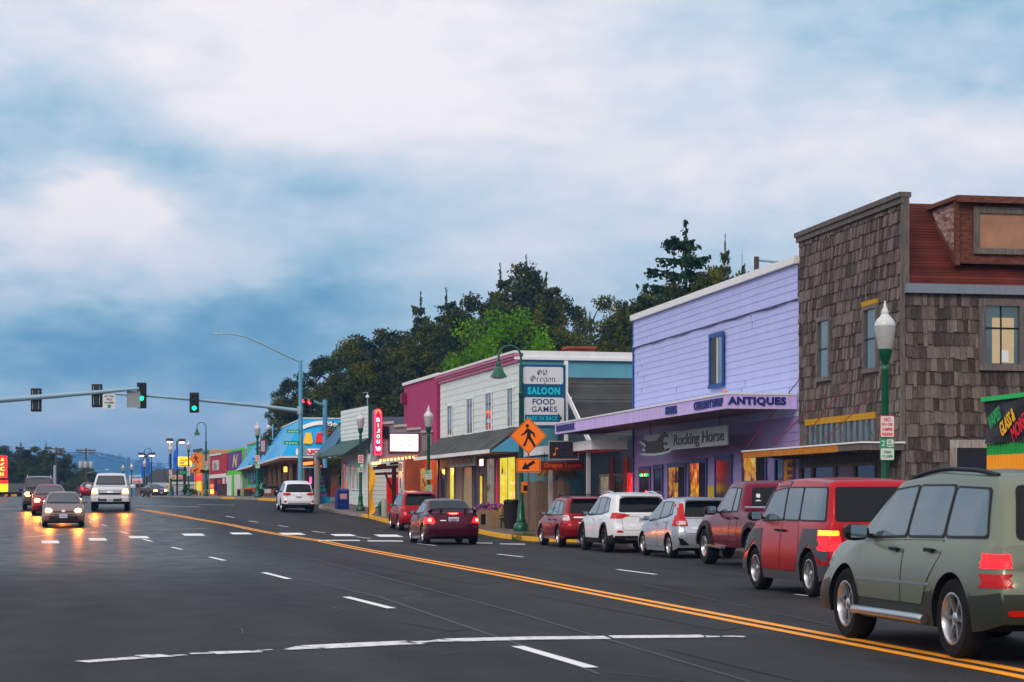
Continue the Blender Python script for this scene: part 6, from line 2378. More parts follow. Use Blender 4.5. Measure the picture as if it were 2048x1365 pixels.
MB().tube([(XS + .1, y1, z0 + .3), (XS - 2.2, y1 - 1.0, z0 - .8)], .012, 6).build('stay_wire', M_ALLOY, t_)
for k, (u, v) in enumerate(((1141, 797), (1150, 815))):
 a, b = G(u, v)
 mb = MB()
 mb.tube([(XS - .1, a, b), (XS - .25, a + .10, b - .06)], [.05, .09], 10)
 mb.beam((XS - .1, a, b), (XS + .1, a - .3, b + .05), .04)
 mb.build('floodlight', M_WHITE, t_, 40)

# ===== pink theatre
F = Fac((15.55, 99.8), (15.05, 109.0), zs(15, 104), 'theatre', 'pink theatre with grey stepped marquee and lit board', 'theatre')
Ln = F.len
M_PINKW = paint('raspberry stucco', (.34, .055, .14), .75, var=.15, scale=1.5, streak=.3, bump=.25, bscale=10)
M_GREYST = paint('grey stucco', (.30, .28, .30), .8, var=.1, streak=.2, bump=.2, bscale=10)
zt0 = F.f(880, 752)[1]
zt1 = F.f(809, 772)[1]
zt = (zt0 + zt1) / 2
mb = MB()
mb.box(0.0, Ln, -14, 0, 2.9, zt)
mb.box(0, .6, 0, .12, 2.9, zt - .1)
wl_ = mb.build('wall', M_PINKW, F.root)
MB().box(-.06, Ln + .06, -14.1, .10, zt, zt + .16).build('parapet_cap', M_WHITE, F.root)
mb = MB()
mb.box(.0, Ln, -3, -.01, -.3, 2.9)
mb.build('entrance_wall', bricks('orange brick', (.42, .10, .02), (.34, .07, .015), (.2, .12, .08), 5), F.root)
MB().box(2.2, 4.6, .0, .02, .1, 2.4).build('entrance_glass', M_LITWARM, F.root)
MB().box(.0, .2, .0, .06, .0, 2.9).build('blue_post', M_NAVY, F.root)
x0, z_ = F.f(812, 800)
MB().box(x0 - .25, x0 + .25, .0, .28, z_ - .2, z_ + .35).build('wall_light', paint('maroon lamp box', (.15, .02, .05), .5), F.root)
# marquee: a wedge over the pavement whose broad face looks down the street
xm = 1.6
def GM(u, v):
 return F.g(u, v, xm)
pts_top = [(757, 921), (762, 848), (786, 846), (788, 852), (812, 852), (814, 858), (840, 857), (841, 863), (871, 861), (871, 909)]
prof = [GM(*p) for p in pts_top]
mar = MB().prism(prof, xm, xm + 2.4, axis='x').build('marquee', M_GREYST, F.root)
mb = MB()
for (ua, va, ub, vb) in ((761, 847, 787, 845), (787, 853, 813, 851), (813, 859, 841, 857), (841, 864, 873, 862)):
 a, b = GM(ua, va), GM(ub, vb)
 mb.beam((xm - .05, a[0], a[1]), (xm - .05, b[0], b[1]), .14, .13)
mb.build('coping', paint('pale coping', (.48, .46, .47), .7), mar)
a, c_ = GM(776.5, 866)
b, d_ = GM(838, 906)
MB().box(xm - .14, xm - .004, b, a, d_, c_).build('board_frame', paint('purple frame', (.10, .015, .09), .4), mar)
bo = MB().box(xm - .16, xm - .141, b + .07, a - .07, d_ + .07, c_ - .07).build('lit_board', emit('lit white board', (1.0, .95, .84), 0.95), mar)
for s_, u0, u1, v0, v1 in (('JANE FONDA', 792, 820, 870, 875.5), ('BOOK CLUB', 790, 820, 878.5, 884), ('4:00 7:00', 794, 822, 888, 893)):
 p, q = GM(u0, v0), GM(u1, v1)
 lettering(s_, abs(p[0] - q[0]), abs(p[1] - q[1]), paint('board letters', (.10, .07, .02), .6), bo, face_m((xm - .164, (p[0] + q[0]) / 2, (p[1] + q[1]) / 2), (0, -1, 0)), .006)
M_BULB = emit('warm bulb', (1.0, .30, .04), 14)
for k in range(12):
 t = k / 11
 a = GM(761 + t * 80, 921 - t * 8)
 MB().lathe([(.001, -.05), (.04, -.025), (.045, .01), (.02, .05)], 8, c=(xm - .03, a[0], a[1] - .02)).build('bulb', M_BULB, mar)
for k in range(9):
 a = GM(762, 925)
 MB().lathe([(.001, -.05), (.04, -.025), (.045, .01), (.02, .05)], 8, c=(xm + .25 + k * .25, a[0] + .02, a[1] - .03)).build('bulb', M_BULB, mar)
ld = bpy.data.lights.new('marquee_lamp', 'POINT')
ld.energy, ld.color, ld.shadow_soft_size = 90, (1, .32, .06), .4
lo = bpy.data.objects.new('marquee_lamp', ld)
col.objects.link(lo)
lo.parent = F.root
lo.location = (xm + 1.0, 1.0, GM(800, 925)[1] - .25)
# upright neon blade
t_ = empty('neon_sign', label='upright pink blade sign outlined in red neon beside the marquee', cat='sign')
t_.location, t_.rotation_euler = F.root.location, F.root.rotation_euler
xn = xm - .25
def GN(u, v):
 return F.g(u, v, xn)
a, c_ = GN(749.5, 818)
b, d_ = GN(763, 911)
w_ = a - b
arch = [(b, d_), (a, d_), (a, c_ - w_ * .5)] + [((a + b) / 2 + w_ / 2 * math.cos(R(t)), c_ - w_ * .5 + w_ / 2 * math.sin(R(t))) for t in (20, 45, 70, 90, 110, 135, 160)] + [(b, c_ - w_ * .5)]
cab2 = MB().prism(arch, xn, xn + .75, axis='x').build('cabinet', paint('magenta cabinet', (.40, .03, .16), .4), t_)
inn = [((p[0] - (a + b) / 2) * .86 + (a + b) / 2, (p[1] - (c_ + d_) / 2) * .965 + (c_ + d_) / 2) for p in arch]
MB().tube([(xn - .04, p[0], p[1]) for p in inn + [inn[0]]], .032, 6).build('neon_tube', emit('red neon outline', (1, .02, .03), 5), t_)
inn2 = [((p[0] - (a + b) / 2) * .62 + (a + b) / 2, (p[1] - (c_ + d_) / 2) * .93 + (c_ + d_) / 2) for p in arch[2:]]
MB().tube([(xn - .04, p[0], p[1]) for p in inn2], .018, 6).build('neon_tube', emit('orange neon', (1, .22, .02), 3), t_)
M_NEONC = [emit('cyan neon', (.10, .75, .85), 2.0), emit('green neon', (.08, .85, .40), 2.0)]
zz = c_ - .42
hh = (c_ - .42 - (d_ + .55)) / 5
for i, ch in enumerate('BIJOU'):
 lettering(ch, w_ * (.42 if ch != 'I' else .12), hh * .72, M_NEONC[i % 2], t_, face_m((xn - .02, (a + b) / 2, zz - hh * (i + .5)), (0, -1, 0)), .02, bold=.03)
lettering('Theatre', w_ * .62, .26, emit('white neon', (1, .85, .85), 3), t_, face_m((xn - .02, (a + b) / 2, d_ + .36), (0, -1, 0)) @ Matrix.Rotation(R(-24), 4, 'Y'), .02, bold=.03, shear=.2)
MB().box(xn + .1, xn + .6, b - .4, b, (c_ + d_) / 2 - .3, (c_ + d_) / 2 + .3).build('bracket', M_BLACK, t_)
# timber bracket canopy, red door and poster below
t_ = empty('pergola', label='dark timber bracket canopy over the red door below the marquee', cat='canopy')
t_.location, t_.rotation_euler = F.root.location, F.root.rotation_euler
M_DKT = wood('dark timber', (.018, .008, .006), (.06, .03, .02))
xp = 4.2
def GP(u, v):
 return F.g(u, v, xp)
mb = MB()
(pa, za), (pb, zb), (pc_, zc_) = GP(752, 937), GP(800, 931), GP(788, 1012)
mb.box(xp - .1, xp + .1, pc_ - .1, pc_ + .1, -.1, za)
for dx in (-.9, 0, .9):
 mb.beam((xp + dx, pa, za), (xp + dx, pb, za + .1), .10, .16)
 mb.beam((xp + dx, pa + .1, za - .3), (xp + dx, pb, za - .25), .08, .12)
mb.beam((xp, pa - .45, za - .2), (xp, pc_, za - 1.3), .08, .10)
mb.beam((xp, pa - .9, za - .2), (xp, pc_, za - .9), .08, .10)
mb.beam((xp - 1.1, pa - .3, za + .16), (xp + 1.1, pa - .3, za + .16), .09, .12)
mb.beam((xp - 1.1, pb + .3, za + .26), (xp + 1.1, pb + .3, za + .26), .09, .12)
mb.build('frame', M_DKT, t_)
(pa, za), (pb, zb) = F.g(774, 955, xp + 2.4), F.g(799, 1015, xp + 2.4)
rdm = paint('red door', (.62, .012, .02), .45)
tag(MB().box(xp + 2.4, xp + 2.6, pb, pa, -.1, za).build('door_panel', rdm, F.root))
# poster case
t_ = empty('poster_case', label='white and blue poster case on the pavement under the marquee', cat='poster')
t_.location, t_.rotation_euler = F.root.location, F.root.rotation_euler
(pa, za), (pb, zb) = F.g(797, 925, 3.0), F.g(805, 985, 3.0)
MB().box(3.0, 3.08, pb, pa, zb - .2, za).build('board', paint('poster pale', (.45, .55, .72), .4), t_)
MB().box(2.985, 2.998, pb + .02, pa - .02, za - .45, za - .05).build('header', paint('poster blue', (.05, .09, .42), .4), t_)
MB().box(2.985, 2.998, pb + .08, pa - .08, zb + .2, zb + .75).build('panel', paint('poster navy', (.05, .12, .30), .4), t_)
for yy in (pa - .03, pb + .03):
 MB().box(3.0, 3.06, yy - .02, yy + .02, -.05, zb - .2).build('leg', M_BLACK, t_)

# ===== green trimmed shop with white false front
F = Fac((13.55, 112.4), (12.75, 120.0), zs(13.4, 114), 'gift_shop', 'small white clapboard shop with dark green awning and newspaper box outside', 'shop')
Ln = F.len
M_DKGRN = paint('dark green trim', (.004, .045, .034), .5, var=.15)
M_AWB = paint('blue metal awning', (.012, .10, .20), .4, metal=.3, var=.15)
zt = F.f(727, 814)[1]
zlo = F.f(720, 882)[1]
mb = MB()
mb.box(.03, Ln - .03, -9, -.03, -.4, zlo)
mb.build('wall', M_WCLAP, F.root)
mb = MB()
siding(mb, -8.5, .1, -.3, F.g(745, 910)[1], .03, .24, .03, axis='y')
mb.build('side_boards', M_WCLAP, F.root)
mb = MB()
siding(mb, .0, Ln, zlo - .2, zt, .0, .24, .03)
ff = mb.build('false_front', M_WCLAP, F.root)
gy, gz = F.g(739.5, 814)
mb = MB()
mb.box(-.06, .05, gy, .06, F.g(735, 907)[1], zt + .1)
mb.build('green_return', M_DKGRN, F.root)
MB().box(-.04, Ln, -.4, -.02, zlo - .2, zt + .06).build('backing', M_DKGRN, F.root)
AY = 1.5
zo = F.f(700, 907, AY)[1]
mb = MB()
mb.add([(-.05, .05, zlo + .1), (Ln + .3, .05, zlo + .1), (Ln + .3, AY, zo), (-.05, AY, zo), (-.05, .05, zlo - .0), (Ln + .3, .05, zlo - .0), (Ln + .3, AY, zo - .10), (-.05, AY, zo - .10)],
 [(0, 1, 2, 3), (4, 7, 6, 5), (3, 2, 6, 7), (0, 3, 7, 4), (1, 5, 6, 2)])
mb.build('awning', M_DKGRN, F.root)
# taller blue awning at the corner, turning into the side street
bx, bz = F.f(692, 862)
mb = MB()
zz0 = F.f(645, 917, AY + .4)[1]
Q = [F.loc(Pd(*p)) for p in ((655, 915, 119.6), (623, 918, 123), (678, 852, 124), (692, 856, 120.5))]
mb.hexa(Q + [q + Vector((.5, -.12, -.06)) for q in Q])
mb.build('corner_awning', M_AWB, F.root)
mb = MB().box(Ln - .1, Ln + 2.5, AY + .22, AY + .32, zz0 - .30, zz0 - .12)
mb.build('lit_fascia', emit('orange strip light', (1, .16, .01), 2.2), F.root)
MB().lathe([(.2, -.2), (.2, 3.2)], 14, c=(Ln + .2, AY - .1, 0)).build('column', paint('grey column', (.24, .24, .23), .8, bump=.3), F.root, 40)
for (u0, u1) in ((704, 711), (713, 720), (693, 700)):
 x0, x1, z0, z1 = F.rect(u0, 935, u1, 950)
 window(F, x0 + .05, x1 - .05, 1.0, min(2.5, z1), .02, M_WHITE, lit_interior('toy shop window', [(.1, .2, .3), (.9, .05, .03), (.1, .5, .55), (.8, .25, .05)], .5, 4, .3), .08, .05)
mb = MB()
siding(mb, .0, Ln, -.2, 1.0, .0, .22, .025)
mb.build('lower_boards', M_WCLAP, F.root)
MB().box(Ln - 1.6, Ln - .2, .02, .10, -.1, .9).build('brick_base', MATS['red brick'], F.root)
window(F, Ln - 1.5, Ln - .9, .95, 2.5, .03, paint('red frame', (.45, .03, .03), .5), MATS['toy shop window'], .1, .06)
# blue and teal corner panel
xq = Ln + .6
ya, za = F.g(624, 936, xq)
yb, zb = F.g(661, 1000, xq)
MB().box(xq, xq + .1, yb, ya, -.5, za - 1.75).build('blue_panel', paint('bright blue panel', (.04, .33, .62), .5), F.root)
MB().box(xq, xq + .1, yb, ya, za - 1.74, za).build('dark_panel', M_DARKIN, F.root)
mc_, mv_ = paint('teal stripe', (.05, .45, .48), .5), paint('violet stripe', (.34, .16, .55), .5)
for k in range(6):
 zz = za - 1.7 + k * .26
 ww = (1 - k * .14) * (ya - yb) * .40
 MB().box(xq - .02, xq - .003, ya - .45 - ww, ya - .45 + ww * .9, zz, zz + (.2 if k % 2 else .17)).build('stripe', mv_ if k in (0, 3) else mc_, F.root)
# low slate roof behind
P0 = Pd(770, 875, 118)
mb = MB()
q = [Pd(738, 834, 116), Pd(830, 834, 116), Pd(830, 878, 113), Pd(738, 878, 113)]
mb.hexa([q[3], q[2], q[2] + Vector((0, 5, 0)), q[3] + Vector((0, 5, 0)), q[0], q[1], q[1] + Vector((0, 3, 0)), q[0] + Vector((0, 3, 0))])
mb.box(q[3].x + .3, q[2].x - .3, q[3].y + .4, q[3].y + 5, 0, q[3].z)
t_ = tag(mb.build('low_house', paint('slate roof', (.055, .06, .085), .8, var=.2)), 'low house with dark slate roof behind the neon blade sign', 'house')

# ===== bakery with bright blue mansard
F = Fac((12.3, 150.5), (12.3, 196), zs(11, 160) - .02, 'bakery', 'bakery with bright blue mansard roof and deep eaves', 'bakery')
M_BKBLUE = paint('bright blue metal roof', (.010, .36, .66), .35, metal=.15, var=.10, scale=.6)
ez = F.g(600, 913, 0)[1]
ey0 = .0
yc, _ = F.g(563, 914, 0)
xl = F.f(488, 940)[0]
rz = F.g(640, 838, 2.6)[1]
yr = F.g(606, 838, 2.6)[0]
xq2, rz2 = F.f(523, 875, yr)
W2 = 13
mb = MB()
# street slope, cross slope, top
mb.add([(0, yc, ez), (xl, yc, ez - .1), (xq2, yr, rz2), (2.6, yr, rz)], [(0, 1, 2, 3)])
mb.add([(0, yc, ez), (2.6, yr, rz), (2.6, -W2, rz), (0, -W2, ez)], [(0, 1, 2, 3)])
mb.add([(2.6, yr, rz), (xq2, yr, rz2), (xq2, -W2, rz2), (2.6, -W2, rz)], [(0, 1, 2, 3)])
mb.add([(xl, yc, ez - .1), (xl, -W2, ez - .1), (xq2, -W2, rz2), (xq2, yr, rz2)], [(0, 1, 2, 3)])
for i in range(1, 16):
 t = i / 16
 a = Vector((xl * t, yc, ez - .1 * t))
 b = Vector((2.6 + (xq2 - 2.6) * t, yr, rz + (rz2 - rz) * t))
 mb.beam(a, b, .03, .04)
for i in range(1, 10):
 y_ = yc - (yc + W2) * i / 10
 y2 = yr - (yr + W2) * i / 10
 mb.beam((0, y_, ez), (2.6, y2, rz), .03, .04)
rf = mb.build('roof', M_BKBLUE, F.root)
mb = MB()
mb.beam((0, yc, ez - .06), (xl, yc, ez - .16), .10, .14)
mb.beam((0, yc, ez - .06), (0, -W2, ez - .06), .10, .14)
mb.beam((2.6, yr, rz + .04), (2.6, -W2, rz + .04), .12, .10)
mb.beam((2.6, yr, rz + .04), (xq2, yr, rz2 + .04), .12, .10)
mb.build('eave_trim', M_WHITE, rf)
mb = MB()
mb.box(.1, xl - .1, -W2, yc - .05, ez - .30, ez - .16)
mb.build('soffit', paint('brown eave boards', (.20, .10, .05), .8, var=.25), rf)
mb = MB()
mb.box(2.2, xl - .5, -W2, yc - 2.4, -.3, ez - .2)
mb.build('wall', wood('tan boards', (.12, .07, .04), (.34, .23, .14), (8, 8, .6)), F.root)
mb = MB()
mb.box(1.6, xl - .4, -W2, yc - 1.6, -.3, .75)
mb.build('brick_base', MATS['red brick'], F.root)
for i in range(9):
 x = 2.6 + i * 4.4
 if x + 2.6 < xl - 1:
  window(F, x + .3, x + 2.6, 1.0, 2.7, yc - 2.4, paint('brown frame', (.10, .05, .03), .6), M_LITDIM if i % 3 else M_DARKIN, .12, .06, bars=(.5,))
for i in range(6):
 MB().box(1.0 + i * 5.5, 1.25 + i * 5.5, yc - .9, yc - .65, -.2, ez - .25).build('post', paint('brown post', (.16, .10, .06), .7), F.root)
for (a, b) in ((-1.6, -.4), (-3.4, -2.2), (-6, -4.4)):
 window(F, yc + a * 1.2 - 1.9, yc + b * 1.2 - 1.9, .9, 2.6, 2.2, M_OLDWOOD, M_DARKIN, .10, .06, side='x')
MB().box(1.0, 1.05, yc - 2.6, yc - 2.2, 1.0, 1.5).build('neon_sign', emit('magenta neon', (1, .05, .2), 3), F.root)
MB().box(2.2, 2.32, yc - .6, yc - .35, 1.9, 2.3).build('lamp_sign', emit('amber sign', (1, .4, .05), 2.5), F.root)
# roof sign: lettering board and plain coloured panels under a white arch
t_ = empty('bakery_sign', label='white board with red lettering and coloured panels on the blue bakery roof', cat='sign')
t_.location, t_.rotation_euler = F.root.location, F.root.rotation_euler
def RS(u, v, lift=.12):
 """pixel on the cross slope"""
 n = Vector((rz - ez, 0, -2.6)).normalized() * -1
 o, d = F.ray(u, v)
 a, b = F.loc(o), F.loc(o + d)
 dirv = b - a
 P = Vector((0, yc, ez)) + n * lift
 k = (P - a).dot(n) / dirv.dot(n)
 return a + dirv * k
def rs_panel(pts, m_, nm, lift=.12, dep=.05):
 A = [RS(u, v, lift) for u, v in pts]
 B = [RS(u, v, lift - dep) for u, v in pts]
 mb = MB()
 n = len(A)
 mb.add(A + B, [tuple(range(n)), tuple(range(2 * n - 1, n - 1, -1))] + [(i, i + n, (i + 1) % n + n, (i + 1) % n) for i in range(n)])
 return fix_normals(mb.build(nm, m_, t_))
rs_panel([(592, 898), (690, 897), (690, 910), (592, 911)], M_WHITE, 'board')
A, B, C_ = RS(596, 909, .16), RS(652, 908.5, .16), RS(596, 900, .16)
xd = (B - A).normalized()
zd = (C_ - A)
zd = (zd - xd * zd.dot(xd)).normalized()
lettering('BAKERY', (B - A).length * 1.35, (C_ - A).length * .95, M_SIGNRED, t_, face_m(A + (B - A) * .66 + (C_ - A) * .5, xd, zd), .02, bold=.05, shear=.15)
arc = [(606 + 80 * t, 856 - 14 * math.sin(math.pi * (.12 + .8 * t))) for t in [i / 12 for i in range(13)]]
rs_panel(arc + [(u, v + 8) for u, v in reversed(arc)], M_WHITE, 'arch_panel')
rs_panel([(611, 866), (622, 866), (626, 884), (622, 889), (607, 887)], paint('yellow panel', (.85, .55, .02), .5), 'panel')
rs_panel([(634, 866), (645, 866), (646, 886), (630, 886)], paint('red panel', (.65, .03, .05), .5), 'panel')
rs_panel([(655, 857), (664, 856), (659, 872), (653, 872)], MATS['red panel'], 'panel')
# small blade sign on the street slope
p = Pd(527, 893, 166)
t_ = empty('blade_sign', (p.x, p.y, p.z), 0, 'maroon box sign projecting from the blue bakery roof', 'sign')
k_ = 166 / 4000
MB().box(-6 * k_, 6 * k_, 0, .5, -14 * k_, 14 * k_).build('cabinet', paint('maroon cabinet', (.16, .012, .03), .5), t_)
MB().box(-5 * k_, 3 * k_, -.03, -.003, -11 * k_, 11 * k_).build('panel', paint('pale sign face', (.5, .38, .40), .5, var=.3, scale=6), t_)
MB().tube([(6 * k_, .2, 6 * k_), (18 * k_, .8, 6 * k_)], .04, 6).build('bracket', M_BLACK, t_)

# ===== shops far up the street
def far_shop(name, label, u0, u1, vt0, vt1, p0, p1, wallm, parts):
 F = Fac(p0, p1, zs(p0[0], p0[1]), name, label, 'shop')
 zt = (F.f(u1 - 1, vt1)[1] + F.f(u0 + 1, vt0)[1]) / 2
 MB().box(0, F.len, -12, -.01, -.6, zt).build('wall', wallm, F.root)
 for p in parts:
  nm, m_, (a, b, c, d), y0, y1 = p
  MB().box(F.len * a, F.len * b, y0, y1, zt * c, zt * d).build(nm, m_, F.root)
 return F, zt
M_TEAL = paint('turquoise wall', (.12, .52, .46), .6, var=.15, streak=.2)
F, zt = far_shop('turquoise_shop', 'turquoise shop between the blue bakery roof and the purple shop', 494, 516, 893, 880, (12.9, 201), (12.55, 210.5), M_TEAL,
  [('window', M_DARKIN, (.10, .26, .22, .60), .0, .05), ('window', M_DARKIN, (.36, .54, .22, .60), .0, .05), ('window', M_DARKIN, (.64, .84, .22, .60), .0, .05), ('planter', paint('orange planter', (.75, .16, .03), .6), (.1, .9, .06, .16), .05, .5), ('roof_edge', paint('straw trim', (.5, .45, .25), .6), (0, 1, .985, 1.01), -.2, .1)])
M_LIME = paint('lime trim', (.14, .55, .03), .5, var=.1)
F, zt = far_shop('purple_shop', 'shop with purple sign wall, lime green trim and white columns', 456, 488, 907, 894, (12.25, 211), (11.35, 225.5), paint('grey side boards', (.36, .38, .42), .7, var=.1),
  [('sign_wall', paint('purple sign wall', (.10, .035, .20), .6), (.03, .97, .56, .97), .0, .08), ('trim', M_LIME, (0, 1, .97, 1.02), .0, .14), ('trim', M_LIME, (0, .04, .0, .97), .0, .14), ('trim', M_LIME, (0.04, 1, .46, .56), .0, .16), ('shopfront', M_GLASS, (.04, .98, .12, .46), .0, .04), ('stall_riser', M_LIME, (.04, .98, -.05, .12), .0, .08),
  ('column', M_WHITE, (.08, .16, .0, .46), .06, .3), ('column', M_WHITE, (.22, .30, .0, .46), .06, .3), ('column', M_WHITE, (.36, .44, .0, .46), .06, .3), ('column', M_LIME, (.50, .60, .0, .46), .06, .3), ('column', M_WHITE, (.66, .74, .0, .46), .06, .3), ('column', M_WHITE, (.80, .87, .0, .46), .06, .3), ('column', M_WHITE, (.92, .98, .0, .46), .06, .3)])
lettering('N', F.len * .34, zt * .27, paint('gold emblem', (.62, .52, .30), .4), F.root, face_m((F.len * .5, .10, zt * .76), (-1, 0, 0)), .04, bold=.03, shear=.3, name='emblem')
MB().box(-.5, F.len + 6, -9, -1.0, zt * .9, zt * 1.04).build('white_parapet', M_WHITE, F.root)
M_REDW = paint('barn red boards', (.34, .03, .045), .7, var=.15, streak=.2)
F, zt = far_shop('red_shop', 'barn red shop with white signboard and white trim', 426, 456, 915, 902, (11.2, 226.5), (9.95, 240), M_REDW,
  [('signboard', paint('white signboard', (.6, .57, .58), .6, var=.15), (.45, .8, .62, .86), .0, .1), ('trim', M_WHITE, (0, 1, .43, .52), .0, .15), ('trim', M_WHITE, (.34, 1, .985, 1.02), .0, .1), ('window', M_DARKIN, (.58, .72, .12, .40), .0, .05), ('door', paint('red door panel', (.30, .01, .02), .5), (.30, .5, .0, .40), .0, .08), ('trim', M_WHITE, (.1, .2, .0, .42), .0, .08), ('neon_sign', emit('red orange neon', (1, .1, .02), 3), (.80, .92, .2, .28), .02, .12), ('neon_sign', MATS['amber neon'], (.80, .92, .05, .16), .02, .12)])
on = F
for i, s_ in enumerate(('ALL', 'ART')):
 lettering(s_, F.len * .2, zt * .09, M_OLDWOOD, F.root, face_m((F.len * .625, .112, zt * (.78 - .10 * i)), (-1, 0, 0)), .02, bold=.02)
MB().box(-.4, 5, -8, -.5, zt * .86, zt * 1.02).build('white_parapet', M_WHITE, F.root)
F, zt = far_shop('tan_shop', 'narrow tan board shop with teal roof edge beyond the barn red shop', 413, 426, 905, 896, (9.85, 240.5), (9.35, 247), paint('tan boards plain', (.42, .32, .24), .7, var=.15, streak=.3),
  [('roof_edge', paint('teal edge', (.03, .30, .36), .5), (0, 1, .96, 1.02), .0, .2), ('window', M_DARKIN, (.15, .4, .15, .5), .0, .06), ('window', M_DARKIN, (.6, .85, .15, .5), .0, .06), ('awning', M_BLACK, (.05, .95, .52, .58), .0, 1.2)])
F, zt = far_shop('orange_shop', 'orange shop with glowing windows, last in the row behind the gooseneck lamp', 403, 413, 900, 897, (9.3, 247.5), (8.55, 254), paint('marigold wall', (.80, .33, .02), .6, var=.1),
  [('roof_edge', M_DKGRN, (0, 1, .97, 1.02), .0, .2), ('window', M_LITRED, (.1, .9, .36, .48), .0, .06), ('window', M_LITYEL, (.1, .9, .14, .34), .0, .06)])

# cross-block of low shops beyond the bend
def face_block(name, label, u0, u1, vt, vb, d, mat, depth=9):
 a, b = Pd(u0, vb, d), Pd(u1, vb, d)
 zt = Pd(u0, vt, d).z
 root = empty(name, (a.x, a.y, a.z), math.atan2(b.y - a.y, b.x - a.x), label, 'building')
 L = (b - a).length
 MB().box(0, L, 0, depth, -2.5, zt - a.z).build('wall', mat, root)
 return root, L, zt - a.z, lambda u, v: ((u - u0) / (u1 - u0) * L, (vb - v) / FPX * d)
M_DKROOF = paint('dark shingle roof', (.045, .045, .05), .85, var=.3)
root, L, H, q = face_block('launderette', 'low shop with dark hipped roof and red lettered white board far ahead', 270, 405, 970, 1000, 300, paint('taupe wall', (.20, .15, .13), .7, var=.15))
for (ua, ub, va, vb_, uc, ud) in ((306, 326, 938, 970, 268, 338), (322, 404, 937, 962, 336, 412)):
 x0, z0 = q(uc, vb_)
 x1, _ = q(ud, vb_)
 xa, z1 = q(ua, va)
 xb, _ = q(ub, va)
 mb = MB()
 mb.hexa([(x0, -.8, z0), (x1, -.8, z0), (x1, 10, z0), (x0, 10, z0), (xa, 3, z1), (xb, 3, z1), (xb, 7, z1), (xa, 7, z1)])
 mb.build('roof', M_DKROOF, root)
x0, z0 = q(296, 984)
x1, z1 = q(341, 966)
bd = MB().box(x0, x1, -1.2, -.9, z0, z1).build('signboard', paint('pale blue board', (.45, .55, .66), .5), root)
xa, za = q(308, 977)
xb, zb = q(339, 971.5)
lettering('CLEAN', xb - xa, zb - za, M_SIGNRED, bd, face_m(((xa + xb) / 2, -1.22, (za + zb) / 2), (1, 0, 0)), .03, bold=.03, spacing=1.4)
x0, z0 = q(343, 959)
x1, z1 = q(367, 951)
bd = MB().box(x0, x1, -1.2, -.9, z0, z1).build('signboard', paint('cream lit board', (.72, .55, .46), .5), root)
lettering('HEAT SEALS', (x1 - x0) * .9, (z1 - z0) * .6, M_SIGNRED, bd, face_m(((x0 + x1) / 2, -1.22, (z0 + z1) / 2), (1, 0, 0)), .03, bold=.03)
x0, z0 = q(343, 998)
x1, z1 = q(400, 962)
MB().box(x0, x1, -.3, -.02, z0, z1).build('pale_wall', paint('pale wall', (.42, .44, .46), .6), root)
MB().box(x0, x1, -.5, -.32, z1 - .5, z1 - .1).build('trim', M_WHITE, root)
p = Pd(258, 965, 290)
k_ = 290 / 4000
t_ = empty('cleaners_sign', (p.x, p.y, p.z), -YAW, 'blue topped white sign lettered Family Cleaners beside the road', 'sign')
MB().box(0, 26 * k_, 0, .3, 5 * k_, 17 * k_).build('board', paint('white board', (.66, .70, .76), .5), t_)
MB().box(0, 26 * k_, -.02, .3, 14 * k_, 17.4 * k_).build('blue_strip', paint('cyan strip', (.10, .42, .60), .5), t_)
MB().box(0, 26 * k_, -.02, .3, -2 * k_, 4.9 * k_).build('lower_board', M_WHITE, t_)
lettering('Family', 17 * k_, 5 * k_, M_NAVY, t_, face_m((15 * k_, -.02, 9.5 * k_), (1, 0, 0)), .02, bold=.02, shear=.25)
lettering('CLEANERS', 24 * k_, 4.6 * k_, M_SIGNRED, t_, face_m((13 * k_, -.04, 1.5 * k_), (1, 0, 0)), .02, bold=.04)
for x_ in (3, 22):
 MB().box(x_ * k_ - .1, x_ * k_ + .1, .05, .25, -5, -2 * k_).build('post', M_OLDWOOD, t_)
root, L, H, q = face_block('roadside_building', 'long low dark building at the left edge behind the oncoming queue', -420, 62, 985, 1004, 240, paint('brown boards', (.055, .03, .025), .8, var=.3), 14)
mb = MB()
mb.hexa([(-1, -1, H), (L + 1, -1, H), (L + 1, 15, H), (-1, 15, H), (1, 4, H + 1.1), (L - 1, 4, H + 1.1), (L - 1, 10, H + 1.1), (1, 10, H + 1.1)])
mb.build('roof', M_DKROOF, root)
for u in (4, 22, 48):
 xa, za = q(u, 998)
 MB().box(xa, xa + .7, -.06, -.01, za, za + .55).build('window', M_LITWARM, root)
root, L, H, q = face_block('roadside_shed', 'pale low shed behind the utility pole left of the white pickup', 158, 182, 985, 1004, 255, paint('grey shed wall', (.20, .25, .22), .7, var=.2), 6)
MB().box(-.3, L + .3, -.4, 6.3, H, H + .25).build('roof', M_DKROOF, root)

